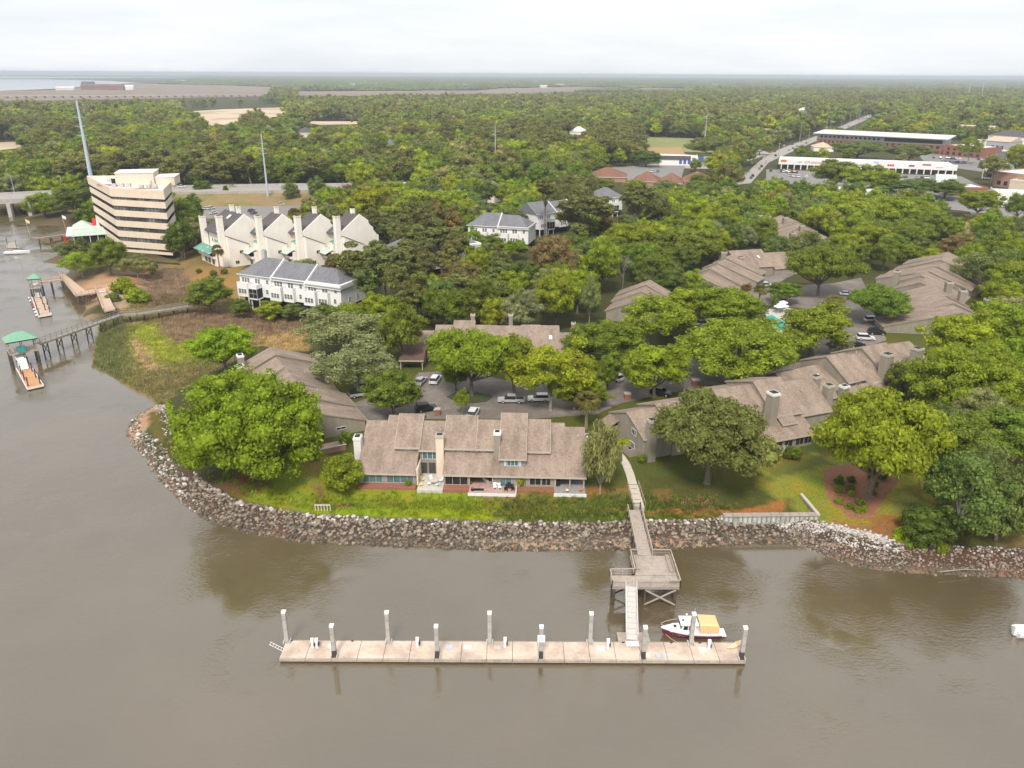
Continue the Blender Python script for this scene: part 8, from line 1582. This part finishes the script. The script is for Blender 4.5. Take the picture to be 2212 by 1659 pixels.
# nearer woods, one tree at a time
X, Y = jitter_grid(-330, 330, 120, 470, 8.6, r)
U, V_, d_ = px_np(X, Y, np.full(X.shape, 6.0))
k = (U > -60) & (U < 2270) & (np_sd(X, Y, SHORE) > 9) & (np_sd(X, Y, MARSH) < -5)
X, Y = X[k], Y[k]
R = r.uniform(3.9, 6.6, len(X)); H = R * r.uniform(1.55, 2.1, len(X)) + 1.5
pin = np.zeros(len(X), bool)
for P_ in PINEZ: pin |= np_inpoly(X, Y, P_) & (r.uniform(size=len(X)) < .7)
R = np.where(pin, r.uniform(3.2, 4.4, len(X)), R); H = np.where(pin, r.uniform(13, 18.5, len(X)), H)
bad = blocked(X, Y, R, H)
for ex, ey, er in exist: bad |= (X - ex) ** 2 + (Y - ey) ** 2 < (R * .62 + er * .72) ** 2
X, Y, R, H, pin = X[~bad], Y[~bad], R[~bad], H[~bad], pin[~bad]
order = np.argsort(np.hypot(X, Y)); NI = 300 - sum(1 for t_ in TREES if t_[1] not in ('bush', 'palm', 'tall_palm', 'bare_tree'))
near, rest = order[:NI], order[NI:]
TN = ['bright', 'yellow', 'mid', 'deep', 'olive', 'grey', 'brown']
for i in near:
    if pin[i]: tree(X[i], Y[i], 3.5, 'pine', r.choice(['pine', 'pine', 'olive', 'brown'], p=[.55, .15, .2, .1]), R[i], H[i])
    else: tree(X[i], Y[i], 3.5, r.choice(['oak', 'light_oak'], p=[.78, .22]), r.choice(TN, p=[.26, .13, .24, .15, .12, .08, .02]), R[i], H[i])
PT, SC, RO, IX, TI = [], [], [], [], []
def put(X, Y, Z, R, H, idx, T, R0, H0, r):
    n = len(X); PT.append(np.stack([X, Y, np.full(n, Z)], -1)); SC.append(np.stack([R / R0, R / R0, H / H0], -1)); RO.append(np.stack([np.zeros(n), np.zeros(n), r.uniform(0, 6.28, n)], -1)); IX.append(idx); TI.append(T)
T, _ = tones(len(rest), TN, [.26, .13, .24, .15, .12, .08, .02], r)
T = np.where(pin[rest][:, None], np.array(TONE['pine']) * r.uniform(.8, 1.25, (len(rest), 1)), T)
put(X[rest], Y[rest], 3.5, R[rest], H[rest], np.where(pin[rest], r.integers(5, 7, len(rest)), r.integers(0, 5, len(rest))), T, np.where(pin[rest], 4.2, 6), np.where(pin[rest], 16, 12), r)
def belt(y0, y1, step, Rr, Hr, r, kind):
    hw = y1 * .70
    X, Y = jitter_grid(-hw, hw, y0, y1, step, r)
    U, V_, _ = px_np(X, Y, np.full(X.shape, 8.0)); k = (U > -40) & (U < 2250) & (np_sd(X, Y, SHORE) > 12); X, Y = X[k], Y[k]
    R = r.uniform(*Rr, len(X)); H = R * r.uniform(1.5, 2.2, len(X)) + 1; H = np.clip(H, Hr[0], Hr[1])
    b_ = blocked(X, Y, R, H); X, Y, R, H = X[~b_], Y[~b_], R[~b_], H[~b_]
    n = len(X)
    big = .5 + .5 * np.sin(X * .011 + 1) * np.cos(Y * .008)      # stands of darker pines among the oaks
    T, _ = tones(n, ['bright', 'yellow', 'mid', 'deep', 'olive', 'grey', 'pine'], [.14, .08, .27, .25, .12, .07, .07], r)
    pn = r.uniform(size=n) < .12 + .5 * (big > .72)
    T = np.where(pn[:, None], np.array(TONE['pine']) * r.uniform(.75, 1.2, (n, 1)), T)
    T = T * np.array((1.2, 1.14, 1.05)); H = np.where(pn, H * 1.2, H)
    return X, Y, R, H, pn, T
X, Y, R, H, pn, T = belt(470, 1000, 12.5, (5.2, 10.5), (10, 20), r, 'mid')
put(X, Y, 3.5, R, H, np.where(pn, r.integers(5, 7, len(X)), r.integers(0, 5, len(X))), T, np.where(pn, 4.2, 6), np.where(pn, 16, 12), r)
m_ = len(LOD['mid'])
X, Y, R, H, pn, T = belt(1000, 3300, 18, (8, 14), (11, 23), r, 'far')
put(X, Y, 3.5, R, H, m_ + r.integers(0, 5, len(X)), T, 6, 12, r)
m2 = m_ + len(LOD['far'])
X, Y = jitter_grid(-12500, 12500, 3300, 17500, 78, r)
U, V_, _ = px_np(X, Y, np.full(X.shape, 8.0)); k = (U > -60) & (U < 2270); X, Y = X[k], Y[k]
b_ = blocked(X, Y, np.full(len(X), 40.), np.full(len(X), 10.)); X, Y = X[~b_], Y[~b_]; n = len(X)
T, _ = tones(n, ['mid', 'deep', 'olive', 'pine', 'bright'], [.3, .3, .15, .2, .05], r)
put(X, Y, 3.5, np.full(n, 40.) * r.uniform(.9, 1.2, n), 12 * r.uniform(.7, 1.35, n), m2 + r.integers(0, 4, n), T, 40, 14, r)
gn_scatter('woodland', np.concatenate(PT), np.concatenate(SC), np.concatenate(RO), np.concatenate(IX), np.concatenate(TI), LOD['mid'] + LOD['far'] + LOD['patch'])
print('trees', len(TREES), 'woodland', sum(map(len, PT)))
# marsh grass and rough grass tufts
def tuft(seed, n=14, hh=.9, sp=.35):
    r_ = random.Random(seed); V = []; F = []
    for i in range(n):
        a = r_.uniform(0, 6.28); x, y = r_.uniform(-sp, sp), r_.uniform(-sp, sp); h_ = hh * r_.uniform(.6, 1.15); lx, ly = math.cos(a) * .3 * h_, math.sin(a) * .3 * h_; wx, wy = -math.sin(a) * .035, math.cos(a) * .035
        o = len(V); V += [(x - wx, y - wy, 0), (x + wx, y + wy, 0), (x + lx + wx * .6, y + ly + wy * .6, h_), (x + lx * 1.1 - wx * .6, y + ly * 1.1 - wy * .6, h_ * .97)]; F.append((o, o + 1, o + 2)); F.append((o, o + 2, o + 3))
    return mesh_np('grass_tuft', np.array(V), np.array(F), [LEAF])
TUFT = [tuft(i) for i in range(4)]
def inpx(X, Y, px, z=.5): return np_inpoly(X, Y, [tuple(g(a, b_, z)[:2]) for a, b_ in px])
X, Y = jitter_grid(-165, -42, 135, 290, .62, r)
k = (np_sd(X, Y, MARSH) > -1) & (np_sd(X, Y, SHORE) > .7); X, Y = X[k], Y[k]; n = len(X)
T = np.tile(np.array((.15, .13, .05)), (n, 1)); hs_ = np.full(n, .8)
def paint(px, col, h_):
    q = inpx(X + r.normal(0, 1.2, n), Y + r.normal(0, 1.2, n), px); T[q] = col; hs_[q] = h_
paint([(200, 700), (470, 700), (470, 850), (190, 860)], (.135, .135, .042), .8)
paint([(270, 700), (450, 700), (450, 780), (330, 790), (280, 770)], (.19, .205, .03), .6)
paint([(205, 690), (275, 690), (280, 840), (195, 810)], (.105, .115, .04), .9)
paint([(270, 735), (300, 730), (335, 780), (420, 835), (395, 840), (310, 800)], (.27, .20, .11), .5)
paint([(350, 690), (430, 655), (670, 690), (670, 722), (560, 738), (450, 742), (375, 742), (345, 715)], (.185, .135, .085), 1.0)
paint([(560, 728), (670, 715), (670, 770), (545, 750)], (.26, .19, .085), .6)
paint([(295, 590), (345, 555), (410, 600), (415, 645), (330, 668), (300, 640)], (.185, .135, .09), 1.1)
paint([(335, 640), (410, 635), (405, 668), (335, 670)], (.13, .10, .05), .8)
paint([(290, 800), (480, 800), (360, 875), (280, 850)], (.14, .125, .05), .7)
Zt = height(X, Y); keep = (r.uniform(size=n) < .86)
for poly in WALKS: keep &= np_sd(X, Y, poly) < -.3
X, Y, Zt, T, hs_ = X[keep], Y[keep], Zt[keep], T[keep], hs_[keep]; n = len(X)
gn_scatter('marsh_grass', np.stack([X, Y, Zt - .03], -1), np.stack([r.uniform(.8, 1.4, n)] * 2 + [hs_ * r.uniform(.7, 1.2, n)], -1), np.stack([np.zeros(n), np.zeros(n), r.uniform(0, 6.28, n)], -1), r.integers(0, 4, n), T * 2.25 * r.uniform(.75, 1.25, (n, 1)), TUFT)
X, Y = jitter_grid(-75, 62, 100, 140, .5, r); n = len(X)
T = np.tile(np.array((.12, .16, .015)), (n, 1)); hs_ = np.zeros(n)
paint([(434, 1030), (500, 1060), (600, 1095), (690, 1105), (1060, 1106), (1376, 1110), (1376, 1138), (1080, 1136), (800, 1122), (684, 1117), (597, 1103), (509, 1073)], (.17, .25, .008), .55)
paint([(1080, 1108), (1376, 1108), (1376, 1138), (1080, 1138)], (.10, .16, .015), .6)
paint([(1396, 1110), (1570, 1110), (1570, 1130), (1396, 1137)], (.11, .16, .015), .6)
paint([(1480, 1110), (1560, 1110), (1556, 1122), (1490, 1122)], (.27, .17, .05), .45)
paint([(355, 878), (372, 880), (385, 940), (398, 1005), (388, 1008), (366, 940)], (.19, .23, .012), .9)
paint([(318, 900), (350, 898), (362, 960), (396, 1010), (380, 1012), (335, 965)], (.13, .13, .03), .5)
paint([(228, 812), (262, 810), (264, 830), (234, 832)], (.13, .14, .04), .7)
k = (hs_ > 0) & (np_sd(X, Y, SHORE) > np.where(X < -60, 2.0, 4.4))
X, Y, T, hs_ = X[k], Y[k], T[k], hs_[k]; n = len(X); Zt = height(X, Y)
gn_scatter('bank_groundcover', np.stack([X, Y, Zt - .03], -1), np.stack([r.uniform(.8, 1.5, n)] * 2 + [hs_ * r.uniform(.6, 1.3, n)], -1), np.stack([np.zeros(n), np.zeros(n), r.uniform(0, 6.28, n)], -1), r.integers(0, 4, n), T * np.array((1.5, 1.32, 2.2)) * r.uniform(.7, 1.3, (n, 1)), TUFT)
# ------------------------------------------------------------------ labels of the trees that have none yet
KW = {'oak': 'oak', 'light_oak': 'loose-crowned oak', 'pine': 'pine', 'spreading_oak': 'wide oak', 'great_oak': 'great oak'}
TW = {'bright': 'bright green', 'yellow': 'yellow-green', 'mid': 'mid green', 'deep': 'dark green', 'olive': 'olive green', 'grey': 'grey-green', 'pine': 'dark olive', 'brown': 'brownish'}
MARKS = [(n_, g(x_, y_, 6)) for n_, x_, y_ in LANDMARKS]
buckets = {}
for o, kind, tone, p, R_, H_ in TREES:
    if o['label']: continue
    q = pj((p.x, p.y, p.z + H_ * .6)); best = min(MARKS, key=lambda m_: (m_[1] - p).length)
    mq = pj(best[1]); dx = q[0] - mq[0]; dy = (p.y - best[1].y)
    rel = ('behind' if dy > 0 else 'in front of') if abs(dy) > abs(p.x - best[1].x) else ('right of' if dx > 0 else 'left of')
    buckets.setdefault((KW.get(kind, 'tree'), rel, best[0]), []).append((q[0], o, TW.get(tone, 'green')))
ORD = ['leftmost', 'second from left', 'third from left', 'fourth from left', 'fifth from left', 'sixth from left', 'seventh from left', 'eighth from left', 'ninth from left', 'tenth from left', 'eleventh from left', 'twelfth from left']
ORD += ['%dth from left' % i for i in range(13, 400)]
for (kw, rel, ln), L_ in buckets.items():
    L_.sort(key=lambda a: a[0])
    for i, (_, o, tw) in enumerate(L_):
        o['label'] = ('%s %s %s %s' % (tw, kw, rel, ln)) if len(L_) == 1 else ('%s %s, %s of those %s %s' % (tw, kw, ORD[i], rel, ln))
        o['group'] = kw + 's ' + rel + ' ' + ln
for o in bpy.data.objects:
    if len(str(o.get('label', '')).split()) > 16: print('LONG', o.name, o['label'])
# ------------------------------------------------------------------ air
hm = bpy.data.materials.new('haze'); hm.use_nodes = True; t = hm.node_tree; t.nodes.clear()
o_ = t.nodes.new('ShaderNodeOutputMaterial'); pv = t.nodes.new('ShaderNodeVolumePrincipled')
pv.inputs['Color'].default_value = (.86, .92, 1.0, 1); pv.inputs['Density'].default_value = HAZE_DENSITY; pv.inputs['Anisotropy'].default_value = .2
t.links.new(pv.outputs[0], o_.inputs['Volume'])
if HAZE_DENSITY > 0: MB().box(-29000, -1500, -4.5, 29000, 29000, 76).build('haze', hm, kind='stuff')
